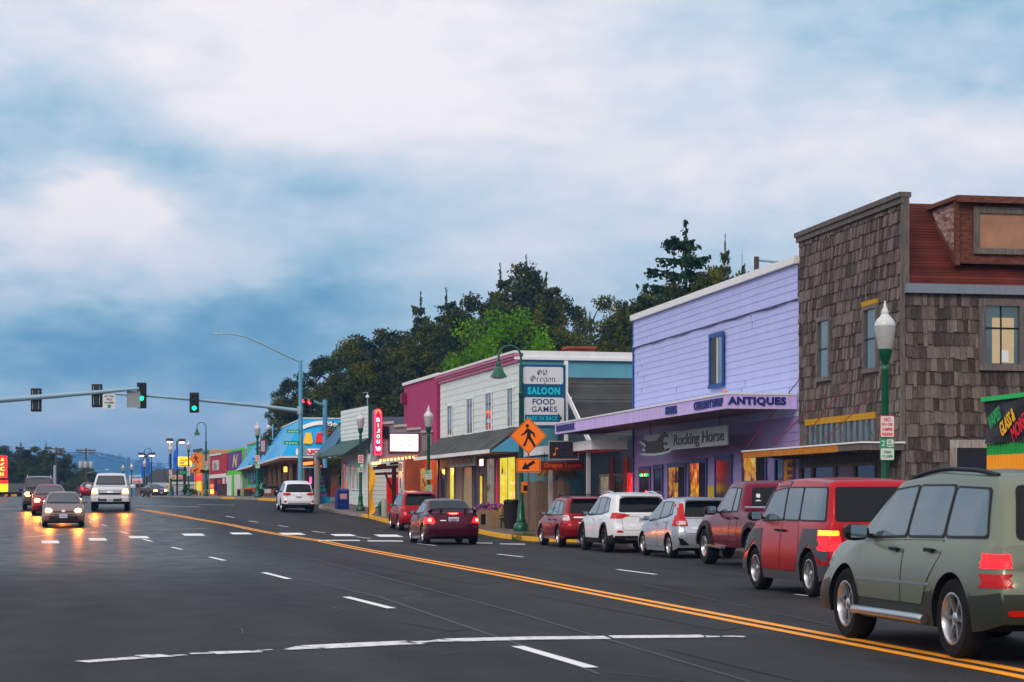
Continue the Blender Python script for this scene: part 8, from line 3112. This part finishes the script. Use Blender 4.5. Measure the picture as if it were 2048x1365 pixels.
def lot_light(u, vtop, d, heads, lab, polem):
 a = Pd(u, 1000, d)
 t_ = empty('parking_light', (a.x, a.y, a.z - .5), -YAW, lab, 'street lamp', 'lit parking lot lights')
 zt_ = Pd(u, vtop, d).z - a.z + .5
 MB().tube([(0, 0, -1.5), (0, 0, zt_)], .09, 8).build('pole', polem, t_)
 for dx in heads:
  x_ = dx * d / 4000
  if dx:
   MB().beam((0, 0, zt_ - .05), (x_, 0, zt_), .08).build('arm', M_BLACK, t_)
  h_ = MB().box(x_ - .38, x_ + .38, -.3, .3, zt_ - .15, zt_ + .22).build('lamp_head', paint('lamp head brown', (.05, .03, .03), .5), t_)
  MB().box(x_ - .26, x_ + .26, -.34, .25, zt_ - .24, zt_ - .151).build('lens', M_SODIUM, h_)
lot_light(339.5, 881, 235, (0,), 'parking light with yellow pole behind the acorn lamp', paint('yellow pole', (.75, .42, .02), .5))
lot_light(354, 882, 232, (10,), 'dark parking light with one arm above the largest blue flag', M_BLACK)
lot_light(294, 909, 262, (-11, 10), 'twin headed parking light above the blue flag pair', M_BLACK)
# lit yellow sign and small street signs
a = Pd(369, 1000, 238)
k_ = 238 / 4000
t_ = empty('lit_sign', (a.x, a.y, a.z), -YAW, 'glowing yellow box sign on a post behind the far acorn lamp', 'sign')
bd = MB().box(-13 * k_, 14 * k_, 0, .4, 67 * k_, 86 * k_).build('cabinet', emit('yellow sign glow', (1.0, .62, .02), 1.1), t_)
for (x0, x1, z0, z1, m_) in ((-9, 6, 77, 81, M_AMBERDIM), (-10, 0, 72, 75, paint('violet print', (.35, .12, .35), .5)), (-11, 12, 68, 70, paint('brown print', (.25, .12, .03), .5))):
 MB().box(x0 * k_, x1 * k_, -.03, -.003, z0 * k_, z1 * k_).build('print', m_, bd)
MB().box(-.12, .12, .1, .3, -1.5, 67 * k_).build('post', M_BLACK, t_)
a = Pd(367, 1000, 225)
k_ = 225 / 4000
t_ = empty('street_name_sign', (a.x, a.y, a.z), -YAW, 'small green street name sign below the glowing yellow sign', 'sign')
MB().box(-8 * k_, 6 * k_, 0, .03, 52 * k_, 57 * k_).build('plate', M_SIGNGRN, t_)
MB().box(-.05, .05, .03, .1, -.5, 57 * k_).build('post', paint('dark red post', (.10, .02, .02), .6), t_)
# waste boxes and planters outside the purple and red shops
for (u0, u1, v0, d, m_, nm, lab, cat) in ((438, 452, 969, 214, paint('brown cabinet', (.055, .03, .025), .7), 'waste_cabinet', 'tall brown waste cabinet outside the barn red shop', 'bin'), (434.5, 438, 970, 215, M_NAVY, 'mail_box', 'narrow blue mail box beside the brown waste cabinet', 'mail box'),
          (474, 480, 980, 205, M_BLACK, 'planter', 'small dark planter box left of the pale bollard', 'planter'), (488, 500, 980, 200, paint('dark planter', (.05, .035, .03), .8), 'planter', 'long dark planter box outside the turquoise shop', 'planter'), (480.5, 484, 976, 202, MATS['pale concrete post'], 'bollard', 'pale bollard outside the purple shop', 'bollard'),
          (395, 399, 981, 200, MATS['pale concrete post'], 'bollard', 'pale bollard left of the far gooseneck lamp', 'bollard')):
 a, b = Pd(u0, 1000, d), Pd(u1, 1000, d)
 z_ = zs(a.x, a.y)
 zt_ = Pd(u0, v0, d).z - z_
 t_ = empty(nm, (a.x, a.y, z_), -YAW, lab, cat)
 w_ = (b - a).length
 if nm == 'bollard':
  MB().lathe([(w_ / 2, 0), (w_ / 2, zt_ * .9), (w_ * .3, zt_)], 12, c=(w_ / 2, .2, 0)).build('body', m_, t_, 40)
 else:
  mb = MB()
  mb.box(0, w_, 0, .7, 0, zt_)
  mb.box(-.04, w_ + .04, -.04, .74, zt_, zt_ + .06)
  mb.build('body', m_, t_)
# motorcycle parked by the bakery
a = Pd(538, 1000, 150)
t_ = empty('motorcycle', (a.x, a.y, zs(a.x, a.y)), R(70), 'black motorcycle parked on the pavement outside the bakery', 'motorcycle')
for y_ in (-.7, .7):
 w_ = MB().lathe([(.22, -.06), (.31, -.06), (.33, 0), (.31, .06), (.22, .06)], 20, c=(0, y_, .33), axis='x').build('wheel', M_RUBBER, t_, 40)
 MB().lathe([(.2, -.02), (.22, .02)], 14, c=(0, y_, .33), axis='x').build('rim', M_ALLOY, w_)
MB().tube([(0, -.75, .75), (0, -.3, .78), (0, .1, .72), (0, .35, .9), (0, .5, .8)], [.08, .14, .16, .15, .08], 10).build('body', M_BLACK, t_, 50)
MB().box(-.16, .16, -.2, .3, .3, .62).build('engine', M_ALLOY, t_)
mb = MB()
mb.tube([(-.35, .45, 1.05), (0, .55, 1.0), (.35, .45, 1.05)], .02, 6)
mb.tube([(0, .55, 1.0), (0, .72, .33)], .035, 6)
mb.build('handlebar', M_CHROME, t_)
# pedestrian far up the street
a = Pd(345.5, 997, 222)
pz_ = a.z
def skin_body(name, joints, edges, rad, mats_, parent, sub=1):
 me = bpy.data.meshes.new(name)
 me.from_pydata(joints, edges, [])
 o = bpy.data.objects.new(name, me)
 col.objects.link(o)
 o.modifiers.new('skin', 'SKIN')
 if me.skin_vertices:
  for i, r_ in enumerate(rad):
   me.skin_vertices[0].data[i].radius = (r_, r_)
  me.skin_vertices[0].data[0].use_root = True
 s_ = o.modifiers.new('sub', 'SUBSURF')
 s_.levels = s_.render_levels = sub
 bpy.context.view_layer.update()
 m2 = bpy.data.meshes.new_from_object(o.evaluated_get(bpy.context.evaluated_depsgraph_get()))
 bpy.data.objects.remove(o)
 m2.materials.clear()
 for m_ in mats_:
  m2.materials.append(m_)
 q = bpy.data.objects.new(name, m2)
 col.objects.link(q)
 q.parent = parent
 return q
t_ = empty('person', (a.x, a.y, pz_ - .5), R(100), 'person in dark jacket walking on the pavement far up the street', 'person')
J = [(0, 0, .95), (0, 0, 1.2), (0, .02, 1.42), (0, .03, 1.52), (0, .04, 1.62), (0, .05, 1.72), (.09, 0, .9), (.11, .12, .5), (.11, .05, .08), (.11, .18, .04), (-.09, 0, .9), (-.11, -.06, .5), (-.11, -.25, .1), (-.11, -.14, .04),
 (.19, .02, 1.40), (.24, -.06, 1.14), (.24, .04, .90), (-.19, .02, 1.40), (-.24, .10, 1.14), (-.22, .22, .94)]
E = [(0, 1), (1, 2), (2, 3), (3, 4), (4, 5), (0, 6), (6, 7), (7, 8), (8, 9), (0, 10), (10, 11), (11, 12), (12, 13), (2, 14), (14, 15), (15, 16), (2, 17), (17, 18), (18, 19)]
RD = [.15, .15, .15, .06, .09, .08, .10, .075, .05, .045, .10, .075, .05, .045, .07, .055, .04, .07, .055, .04]
bd = skin_body('body', J, E, RD, [paint('dark jacket cloth', (.03, .03, .05), .9)], t_)
mb = MB()
mb.lathe([(.001, 1.80), (.06, 1.79), (.10, 1.72), (.105, 1.64), (.08, 1.56)], 14, c=(0, .03, 0))
mb.build('hair', paint('brown hair', (.10, .03, .02), .8), t_, 60)

# red and yellow lit sign at the left edge
a = Pd(-16, 1000, 150)
k_ = 150 / 4000
t_ = empty('lit_sign', (a.x, a.y, a.z - .3), -YAW, 'glowing red and yellow roadside sign at the left edge of the street', 'sign')
def LS(u0, u1, v0, v1, y0, y1, m_, nm, par):
 return MB().box((u0 + 16) * k_, (u1 + 16) * k_, y0, y1, (1000 - v1) * k_ + .3, (1000 - v0) * k_ + .3).build(nm, m_, par)
c1 = LS(-45, 12, 912, 956, 0, .4, emit('red sign glow', (1.0, .015, .012), 1.3), 'upper_panel', t_)
c2 = LS(-45, 13.5, 961, 968, 0, .4, MATS['red sign glow'], 'red_strip', t_)
c3 = LS(-45, 13.5, 968.2, 984, 0, .4, emit('yellow panel glow', (1.0, .55, .01), 1.2), 'lower_panel', t_)
M_YLET = emit('yellow letters glow', (1.0, .55, .10), 1.6)
for (s_, u0, u1, v0, v1) in (('MUSIC', -22, 9, 934, 942), ('OPEN', -20, 7, 945, 953)):
 lettering(s_, (u1 - u0) * k_, (v1 - v0) * k_, M_YLET, c1, face_m((((u0 + u1) / 2 + 16) * k_, -.02, (1000 - (v0 + v1) / 2) * k_ + .3), (1, 0, 0)), .03, bold=.03)
for pts in ([(1, 922), (5, 916), (9, 922)], [(0, 929), (9, 925), (4, 932)]):
 MB().prism([((u + 16) * k_, (1000 - v) * k_ + .3) for u, v in pts], -.03, -.003, axis='y').build('mark', M_YLET, c1)
MB().box(-20 * k_, -17 * k_, .1, .3, -1, 16 * k_ + .3).build('post', M_BLACK, t_)
MB().box(10 * k_, 12 * k_, .1, .3, -1, 16 * k_ + .3).build('post', M_BLACK, t_)

# utility poles and wires
M_POLEW = wood('pole wood', (.05, .035, .03), (.16, .12, .10), (8, 8, .6))
WIREP = {}
def utility_pole(u, vtop, d, lab, arms, base=None, extra=None, r=.14):
 a = Pd(u, 1000, d)
 zt_ = Pd(u, vtop, d).z
 z0 = (zg(a.x, a.y) + hill(a.x, a.y) - .3) if base is None else base
 t_ = empty('utility_pole', (a.x, a.y, z0), -YAW, lab, 'utility pole', 'utility poles')
 MB().tube([(0, 0, 0), (0, 0, zt_ - z0)], [r, r * .75], 10).build('pole', M_POLEW, t_, 40)
 for (dv, w_) in arms:
  z_ = zt_ - z0 - dv * d / 4000
  am = MB().box(-w_, w_, -.2, -.1, z_ - .07, z_ + .07).build('crossarm', M_POLEW, t_)
  mb = MB()
  for x_ in (-w_ * .9, -w_ * .4, w_ * .4, w_ * .9):
   mb.lathe([(.05, 0), (.06, .1), (.03, .2)], 8, c=(x_, -.15, z_ + .07))
  mb.build('insulators', M_STEEL, am)
 WIREP[u] = (a, zt_, d)
 return t_, zt_ - z0
t_, h_ = utility_pole(172, 897, 262, 'wooden utility pole with transformers behind the oncoming pickup', [(4, 1.3), (9, 1.0)], 0)
for x_ in (-.62, .0, .72):
 MB().lathe([(.25, 0), (.27, .1), (.27, .75), (.2, .85)], 14, c=(x_, -.35, h_ - 39 * 262 / 4000)).build('transformer', paint('transformer grey', (.42, .42, .46), .5), t_, 40)
MB().tube([(0, 0, h_ - 50 * 262 / 4000), (1.2, 0, h_ - 46 * 262 / 4000), (2.9, 0, h_ - 43 * 262 / 4000)], .04, 6).build('lamp_arm', M_STEEL, t_)
MB().box(2.5, 3.0, -.1, .1, h_ - 43.5 * 262 / 4000, h_ - 42 * 262 / 4000).build('lamp_head', M_WHITE, t_)
t_, h_ = utility_pole(112, 895, 255, 'brown utility pole with a crossarm among the roadside trees', [(3, 1.1), (12, 1.0)], 0)
t_, h_ = utility_pole(109.5, 931, 235, 'thick pale grey pole stub in front of the brown utility pole', [], 0, r=.2)
t_.children[0].data.materials[0] = paint('pale grey pole', (.32, .38, .45), .7, var=.1)
t_['label'] = 'short thick pale grey pole in front of the brown utility pole'
t_, h_ = utility_pole(673, 770, 186, 'pale wooden utility pole behind the bakery roof', [], 1.5, r=.17)
t_.children[0].data.materials[0] = paint('pale pole', (.35, .35, .34), .8, var=.15)
t_, h_ = utility_pole(1513, 514, 76, 'short wooden utility pole rising behind the lavender roof', [], 2.0, r=.13)
MB().tube([(0, 0, h_ - .15), (.75, 0, h_ - .22)], .03, 6).build('arm', M_STEEL, t_)
def wire(name, A, B, sag, lab, r=.025):
 pts = [A.lerp(B, i / 14) - Vector((0, 0, sag * 4 * (i / 14) * (1 - i / 14))) for i in range(15)]
 tag(MB().tube(pts, r, 5).build(name, M_BLACK), lab, 'wire', 'overhead wires')
for i, (ua, va, ub, vb, db) in enumerate(((172, 900, 345, 928, 330), (172, 905, 330, 938, 330), (172, 899, 112, 897, 255), (172, 906, 112, 906, 255), (172, 901, 520, 953, 420))):
 wire('overhead_wire', Pd(ua, va, 262), Pd(ub, vb, db), .5, 'thin overhead wire strung from the transformer pole')
wire('overhead_wire', Pd(1516, 520, 76), Pd(1640, 516, 78), .1, 'single service wire above the lavender roof', .012)
# aerials
a = Pd(735, 815, 116)
t_ = empty('roof_aerial', (a.x, a.y, a.z), 0, 'weather mast with white lamp on the false-front shop roof', 'aerial')
MB().tube([(0, 0, -.3), (0, 0, .85)], .03, 6).build('mast', M_STEEL, t_)
MB().lathe([(.001, .5), (.10, .55), (.12, .62), (.06, .7), (.001, .72)], 10, c=(0, 0, 0)).build('lamp', M_WHITE, t_, 50)
MB().beam((-.3, 0, .86), (.05, 0, .84), .03).build('vane', M_STEEL, t_)
a = Pd(543, 866, 172)
t_ = empty('roof_aerial', (a.x, a.y, a.z), 0, 'short pole with small white dish on the bakery roof edge', 'aerial')
MB().tube([(.1, 0, -.6), (.1, 0, .75)], .07, 6).build('mast', M_STEEL, t_)
MB().lathe([(.001, 0), (.14, .05), (.18, .12)], 12, c=(-.25, 0, .5), axis='y').build('dish', M_WHITE, t_)
MB().beam((.1, 0, .4), (-.25, 0, .5), .04).build('arm', M_STEEL, t_)

# ---------------------------------------------------------------- trees
FOL = {
 'pine': foliage('pine needles', (.010, .018, .007), (.044, .062, .017), (.170, .155, .034)),
 'dark': foliage('dark needles', (.008, .015, .008), (.032, .046, .018), (.120, .115, .034)),
 'spruce': foliage('spruce needles', (.006, .018, .010), (.020, .046, .022), (.060, .095, .036)),
 'olive': foliage('olive leaves', (.020, .026, .004), (.065, .075, .009), (.150, .135, .016)),
 'lime': foliage('fresh leaves', (.030, .080, .004), (.085, .200, .010), (.200, .340, .025)),
}
M_BARK = wood('bark', (.018, .014, .012), (.09, .075, .06), (9, 9, 1.2))

def tuft(mb, p, s, flat=.0):
 """a small leaf spray: one bent four-sided face"""
 a = rnd.uniform(0, 6.283)
 e = rnd.gauss(0, .55) if flat else rnd.uniform(-1.2, 1.2)
 d = Vector((math.cos(a) * math.cos(e), math.sin(a) * math.cos(e), math.sin(e)))
 n = d.cross(Vector((rnd.uniform(-1, 1), rnd.uniform(-1, 1), rnd.uniform(-1, 1)))).normalized()
 l_, w_ = s * rnd.uniform(.7, 1.4), s * rnd.uniform(.22, .42)
 mb.add([p - d * l_ * .5, p + n * w_, p + d * l_ * .5, p - n * w_], [(0, 1, 2, 3)])

def clump(mb, c, r, n, s, sq=.7):
 for _ in range(n):
  v = Vector((rnd.gauss(0, 1), rnd.gauss(0, 1), rnd.gauss(0, 1))).normalized() * (rnd.random() ** .42)
  tuft(mb, c + Vector((v.x * r, v.y * r, v.z * r * sq)), s)

def tree_proto(kind, H=10.0):
 """trunk and crown meshes of unit size: 10 m high, about 3 m crown radius"""
 tb, cb = MB(), MB()
 if kind == 'pine':                                 # open, wind-shaped pine with flat tiers
  lean = rnd.uniform(-.5, .5)
  tr = [(0, 0, 0), (lean * .2, .1, 3), (lean * .6, -.1, 6), (lean, .1, 9)]
  tb.tube(tr, [.24, .20, .14, .05], 8)
  for k in range(17):
   z = rnd.uniform(3.6, 9.3)
   a = rnd.uniform(0, 6.283)
   ro = (1.0 - ((z - 5.6) / 5.6) ** 2) * rnd.uniform(1.2, 3.3)
   c = Vector((lean * z / 9 + math.cos(a) * ro, math.sin(a) * ro, z + rnd.uniform(0, .7)))
   tb.tube([(lean * z / 9, 0, z - .6), ((c.x + lean * z / 9) / 2, c.y / 2, z - .1), (c.x, c.y, c.z - .1)], [.08, .05, .02], 5)
   for q in range(3):
    cc = c + Vector((rnd.gauss(0, .55), rnd.gauss(0, .55), rnd.gauss(0, .16)))
    clump(cb, cc, rnd.uniform(.5, .95), 190, .17, .5)
 elif kind == 'dense':                              # full, lumpy cypress shape
  tb.tube([(0, 0, 0), (.1, 0, 4), (0, .1, 8)], [.3, .2, .06], 8)
  for k in range(76):
   t = rnd.random() ** .8
   R_ = 2.9 * (1 - t) ** .5 * rnd.uniform(.5, 1.15) + .15
   a = rnd.uniform(0, 6.283)
   clump(cb, Vector((math.cos(a) * R_, math.sin(a) * R_, 1.4 + t * 8.2)), rnd.uniform(.6, 1.1) * (1.12 - .4 * t), 190, .17, .75)
 elif kind == 'spruce':                             # tiers of drooping sprays with gaps
  tb.tube([(0, 0, 0), (0, 0, 9.9)], [.22, .03], 8)
  z = 1.4
  while z < 9.7:
   t = (z - 1.4) / 8.6
   L_ = 3.2 * (1 - t) ** .62 + .3
   for k in range(6 if t < .75 else 5):
    a = rnd.uniform(0, 6.283)
    l_ = L_ * rnd.uniform(.6, 1.15)
    up = rnd.uniform(.05, .45)
    end = Vector((math.cos(a) * l_, math.sin(a) * l_, z + up * l_ * .5))
    tb.tube([(0, 0, z), tuple(end * .55 + Vector((0, 0, z * .45))), tuple(end)], [.05, .035, .012], 4)
    m_ = int(26 + 60 * l_)
    for q in range(m_):
     f = rnd.uniform(.18, 1.02)
     p = Vector((end.x * f, end.y * f, z + (end.z - z) * f))
     side = (1 - f * .55) * .55
     p += Vector((rnd.gauss(0, side * .5), rnd.gauss(0, side * .5), -abs(rnd.gauss(0, .14))))
     tuft(cb, p, .21, .3)
   z += rnd.uniform(.42, .6)
  for q in range(40):
   tuft(cb, Vector((rnd.gauss(0, .06), rnd.gauss(0, .06), rnd.uniform(9.3, 10.1))), .2)
 elif kind in ('broad', 'bush'):
  tb.tube([(0, 0, 0), (.1, 0, 2.6), (.3, .2, 5)], [.2, .16, .08], 8)
  for k in range(5):
   a = k * 1.26
   tb.tube([(0, 0, 2.2), (math.cos(a) * 1.2, math.sin(a) * 1.2, 4.4), (math.cos(a) * 2, math.sin(a) * 2, 6.4)], [.1, .07, .03], 6)
  for k in range(46):
   v = Vector((rnd.gauss(0, 1), rnd.gauss(0, 1), rnd.gauss(0, 1))).normalized()
   rr_ = rnd.uniform(.55, 1.0)
   c = Vector((v.x * 3.0 * rr_, v.y * 3.0 * rr_, 5.9 + v.z * 3.5 * rr_))
   clump(cb, c, rnd.uniform(.5, .95), 190, .16, .75)
 return tb, cb

PROTO = {}
for nm, kind, fm in (('pine_a', 'pine', 'pine'), ('pine_b', 'pine', 'dark'), ('dense_a', 'dense', 'pine'), ('dense_b', 'dense', 'dark'), ('spruce_a', 'spruce', 'spruce'), ('spruce_b', 'spruce', 'dark'), ('lime', 'broad', 'lime'), ('olive', 'bush', 'olive')):
 tb, cb = tree_proto(kind)
 me = []
 for mb, n_, m_ in ((tb, 'trunk', M_BARK), (cb, 'crown', FOL[fm])):
  q = bpy.data.meshes.new(n_)
  q.from_pydata(mb.v, [], mb.f)
  q.materials.append(m_)
  q.update()
  me.append(q)
 PROTO[nm] = me
def tree(pk, u, vtop, d, wpx, lab, name='pine_tree', group='trees on the wooded slope', base=None):
 a = Pd(u, 1000, d)
 zt_ = Pd(u, vtop, d).z
 z0 = base if base is not None else zg(a.x, a.y) + hill(a.x, a.y) - .1
 h_ = zt_ - z0
 root = empty(name, (a.x, a.y, z0), rnd.uniform(0, 6.28), lab, 'tree', group)
 sw = (wpx * d / 4000) / {'d': 3.7, 's': 4.8, 'p': 5.0}.get(pk[0], 5.8)
 for m_ in PROTO[pk]:
  o = bpy.data.objects.new(m_.name, m_)
  col.objects.link(o)
  o.parent = root
  o.scale = (sw, sw, h_ / 10.0)
 return root
TREES = [
 # (kind, column, top row, distance, width in photo px, name, label)
 ('pine_b', 588, 752, 182, 70, 'pine_tree', 'small open pine at the left end of the wooded slope'),
 ('pine_a', 630, 716, 186, 120, 'pine_tree', 'open flat-topped pine behind the blue signal pole'),
 ('pine_b', 662, 706, 180, 120, 'pine_tree', 'dark open pine right of the blue signal pole'),
 ('dense_a', 706, 668, 172, 110, 'pine_tree', 'rounded dense pine above the white false-front shop'),
 ('dense_b', 757, 655, 168, 130, 'pine_tree', 'pointed dense pine above the neon blade sign'),
 ('dense_a', 812, 690, 160, 120, 'pine_tree', 'broad dense pine behind the pink theatre'),
 ('spruce_b', 842, 588, 186, 90, 'spruce_tree', 'ragged dark spruce on the left shoulder of the wood'),
 ('spruce_a', 893, 580, 184, 110, 'spruce_tree', 'feathery spruce left of the tallest tree'),
 ('dense_a', 870, 640, 165, 120, 'pine_tree', 'brownish dense pine above the pink wall edge'),
 ('dense_b', 950, 585, 165, 130, 'pine_tree', 'dense dark pine just left of the tallest crown'),
 ('dense_b', 1045, 524, 176, 150, 'cypress_tree', 'tallest broad cypress crowning the wood'),
 ('spruce_b', 1000, 532, 178, 110, 'spruce_tree', 'spiky spruce top left of the tallest cypress'),
 ('spruce_b', 1092, 548, 174, 130, 'spruce_tree', 'wind-swept spruce right of the tallest cypress'),
 ('spruce_b', 1052, 516, 180, 120, 'spruce_tree', 'spruce tip rising through the tallest cypress'),
 ('lime', 1008, 584, 122, 225, 'broadleaf_tree', 'bright lime green tree behind the white clapboard shop'),
 ('lime', 945, 655, 118, 130, 'broadleaf_tree', 'smaller lime green tree left of the bright one'),
 ('pine_a', 1180, 584, 160, 120, 'pine_tree', 'open pine with visible limbs above the blue side wall'),
 ('dense_a', 1112, 650, 140, 90, 'pine_tree', 'small dense pine right of the lime green tree'),
 ('olive', 1190, 640, 130, 140, 'broadleaf_tree', 'olive yellow tree above the blue side wall'),
 ('olive', 1245, 655, 120, 120, 'broadleaf_tree', 'olive tree beside the lavender wall corner'),
 ('dense_a', 1300, 578, 128, 120, 'pine_tree', 'rounded pine above the far corner of the lavender shop'),
 ('spruce_a', 1372, 446, 122, 230, 'spruce_tree', 'tall tiered spruce above the lavender roof'),
 ('spruce_b', 1450, 474, 124, 62, 'spruce_tree', 'slim dark spruce right of the tall tiered one'),
 ('spruce_b', 1484, 503, 130, 26, 'spruce_tree', 'tiny thin spruce tip beside the roof pole'),
 ('dense_a', 1430, 528, 116, 130, 'pine_tree', 'dense round pine below the slim spruce'),
 ('dense_b', 1352, 560, 118, 120, 'pine_tree', 'dense pine under the tall tiered spruce'),
 ('dense_a', 1480, 540, 114, 90, 'pine_tree', 'low dense pine at the lavender roof line'),
 ('dense_b', 905, 620, 160, 110, 'pine_tree', 'dark dense pine behind the smaller lime tree'),
 ('dense_a', 1090, 600, 150, 130, 'pine_tree', 'dense pine between the cypress and the open pine'),
 ('dense_b', 780, 700, 150, 110, 'pine_tree', 'low dark pine right of the neon blade sign'),
 ('dense_b', 850, 700, 140, 120, 'pine_tree', 'low dark pine above the white shop cornice'),
 ('dense_a', 730, 720, 150, 100, 'pine_tree', 'low dense pine right behind the white false front'),
 ('dense_a', 1240, 600, 150, 90, 'pine_tree', 'dark pine peeking past the lavender wall corner'),
 ('pine_b', 690, 740, 165, 90, 'pine_tree', 'low open pine behind the pale wooden pole'),
 ('dense_b', 1030, 640, 145, 110, 'pine_tree', 'dark pine directly behind the lime green tree'),
 ('dense_b', 960, 660, 140, 90, 'pine_tree', 'dark pine right of the smaller lime tree'),
]
for i, (u, vt, d, w) in enumerate(((560, 790, 178, 60), (600, 790, 176, 110), (650, 770, 172, 120), (700, 760, 160, 120), (820, 740, 150, 130), (900, 700, 145, 140), (1150, 660, 138, 140), (1220, 640, 142, 130), (1270, 610, 140, 110), (1130, 590, 166, 120), (1000, 600, 170, 130), (920, 612, 176, 120), (800, 660, 176, 110), (1400, 560, 124, 150), (1320, 600, 122, 120))):
 TREES.append((('dense_a', 'dense_b')[i % 2], u, vt, d, w, 'pine_tree', 'dense dark pine making up the lower mass of the wooded slope'))
for t_ in TREES:
 tree(t_[0], t_[1], t_[2], t_[3], t_[4], t_[6], t_[5])
LEFT = [
 ('dense_b', -60, 876, 300, 60, 'dark roadside conifer just past the left frame edge'), ('dense_b', 8, 890, 285, 50, 'dark roadside conifer above the glowing red sign'), ('spruce_b', 42, 886, 290, 44, 'dark pointed conifer second along the left roadside'),
 ('dense_b', 66, 892, 280, 48, 'wide dark conifer left of the brown utility pole'), ('spruce_b', 92, 886, 290, 34, 'slim dark conifer beside the brown utility pole'), ('dense_b', 118, 898, 276, 44, 'dark conifer right of the brown utility pole'),
 ('dense_b', 84, 925, 268, 40, 'low dark conifer behind the maroon sedan'), ('olive', 140, 915, 278, 40, 'yellow green tree between the two utility poles'), ('olive', 70, 926, 270, 36, 'yellow green tree among the dark roadside conifers'), ('olive', 160, 922, 300, 36, 'olive tree left of the transformer pole'),
 ('dense_a', 178, 936, 285, 34, 'low green tree at the transformer pole'), ('olive', 152, 946, 268, 40, 'low olive tree above the pale shed'), ('dense_b', 26, 920, 272, 44, 'low dark conifer right of the glowing red sign'), ('dense_a', 198, 955, 300, 30, 'last low tree left of the white pickup'),
 ('dense_b', 52, 905, 296, 46, 'dark conifer behind the second pointed one'), ('dense_b', 104, 918, 300, 40, 'dark conifer filling the gap by the brown pole'),
 ('dense_b', -150, 872, 260, 90, 'big conifer out past the left of the street'), ('dense_b', -260, 860, 240, 100, 'broad conifer out past the left of the street'), ('dense_a', -380, 850, 220, 110, 'round pine out past the left of the street'),
]
for (pk, u, vt, d, w, lab) in LEFT:
 tree(pk, u, vt, d, w * 1.35, lab, 'roadside_tree', 'trees along the left roadside', base=0.2)
# street shrubs up the road
for (u, vt, d, w, lab) in ((374, 968, 212, 16, 'dark street shrub left of the green shrub'), (388, 977, 208, 22, 'bright green street shrub below the far crossing sign')):
 a = Pd(u, 1000, d)
 z0 = zs(a.x, a.y)
 root = empty('street_shrub', (a.x, a.y, z0), 0, lab, 'shrub', 'street shrubs')
 mb = MB()
 s_ = w * d / 4000 / 2
 hh = Pd(u, vt, d).z - z0
 for k in range(14):
  clump(mb, Vector((rnd.gauss(0, s_ * .45), rnd.gauss(0, s_ * .4), rnd.uniform(.2, .85) * hh)), s_ * .4, 60, .16)
 mb.build('foliage', FOL['olive' if 'bright' in lab else 'dark'], root)
 MB().tube([(0, 0, 0), (0, 0, hh * .6)], .05, 6).build('stem', M_BARK, root)

# ---------------------------------------------------------------- wooded hills on the horizon
def ridge(name, pts, d, rough, mat_):
 """a range of hills: crest given by azimuth column and height row, with tree tops breaking the outline"""
 us = []
 u = pts[0][0]
 while u <= pts[-1][0]:
  us.append(u)
  u += 1.3
 rows = 14
 mb = MB()
 for j in range(rows):
  t = j / (rows - 1)
  for u in us:
   v = pf(pts, u)
   dd = d * (1 + .35 * t)
   top = (HZ - v) * d / FPX * 1.35
   z = top * (t ** .8)
   n_ = noise.noise(Vector((u * .055, t * 5, 3))) * rough * 1.3 + noise.noise(Vector((u * .9, t * 17, 7))) * rough
   p = Pd(u, 1000, dd)
   mb.v.append((p.x, p.y, z * (1 if j == 0 else 1) + (n_ + (rnd.random() ** 3) * rough * 1.5 if j else -6)))
 n = len(us)
 for j in range(rows - 1):
  for i in range(n - 1):
   mb.f.append([j * n + i, j * n + i + 1, (j + 1) * n + i + 1, (j + 1) * n + i])
   mb.m.append(0)
 o = mb.build(name, mat_)
 return tag(o, kind='structure')
M_FOREST = paint('forest cover', (.016, .038, .020), .95, var=.6, scale=.02, spec=.05, bump=.3, bscale=.2)
ridge('hills', [(-500, 960), (-260, 925), (-40, 912), (40, 905), (80, 912), (130, 912), (165, 905), (195, 910), (230, 912), (262, 922), (300, 930), (340, 940), (420, 952), (600, 958), (800, 960), (1400, 985)], 3600, 9.0, M_FOREST)

# ---------------------------------------------------------------- headlamp beams
for o in [x for x in bpy.data.objects if x.parent is None and x.name.startswith('oncoming')]:
 for ch in o.children:
  if ch.name.startswith('headlight'):
   vs = [v.co for v in ch.data.vertices]
   c = sum(vs, Vector()) / len(vs)
   ld = bpy.data.lights.new('headlamp_beam', 'SPOT')
   ld.energy, ld.color, ld.spot_size, ld.spot_blend, ld.shadow_soft_size = BEAM, (1.0, .24, .015), R(60), .9, .08
   lo = bpy.data.objects.new('headlamp_beam', ld)
   col.objects.link(lo)
   lo.parent = o
   lo.location = (c.x, max(v.y for v in vs) + .06, c.z)
   lo.rotation_euler = (R(90 - 5), 0, 0)

# ---------------------------------------------------------------- sea air
HAZE = 0.00030
if HAZE:
 mb = MB()
 mb.box(-5200, 5200, -260, 5600, -8, 130)
 hz = mb.build('haze', [])
 hm = bpy.data.materials.new('haze air')
 hm.use_nodes = True
 nt = hm.node_tree
 nt.nodes.clear()
 ho = nt.nodes.new('ShaderNodeOutputMaterial')
 hv = nt.nodes.new('ShaderNodeVolumePrincipled')
 hv.inputs['Color'].default_value = (.18, .50, 1.0, 1)
 hv.inputs['Density'].default_value = HAZE
 hv.inputs['Anisotropy'].default_value = 0.1
 nt.links.new(hv.outputs[0], ho.inputs['Volume'])
 hz.data.materials.append(hm)
 tag(hz, kind='stuff')
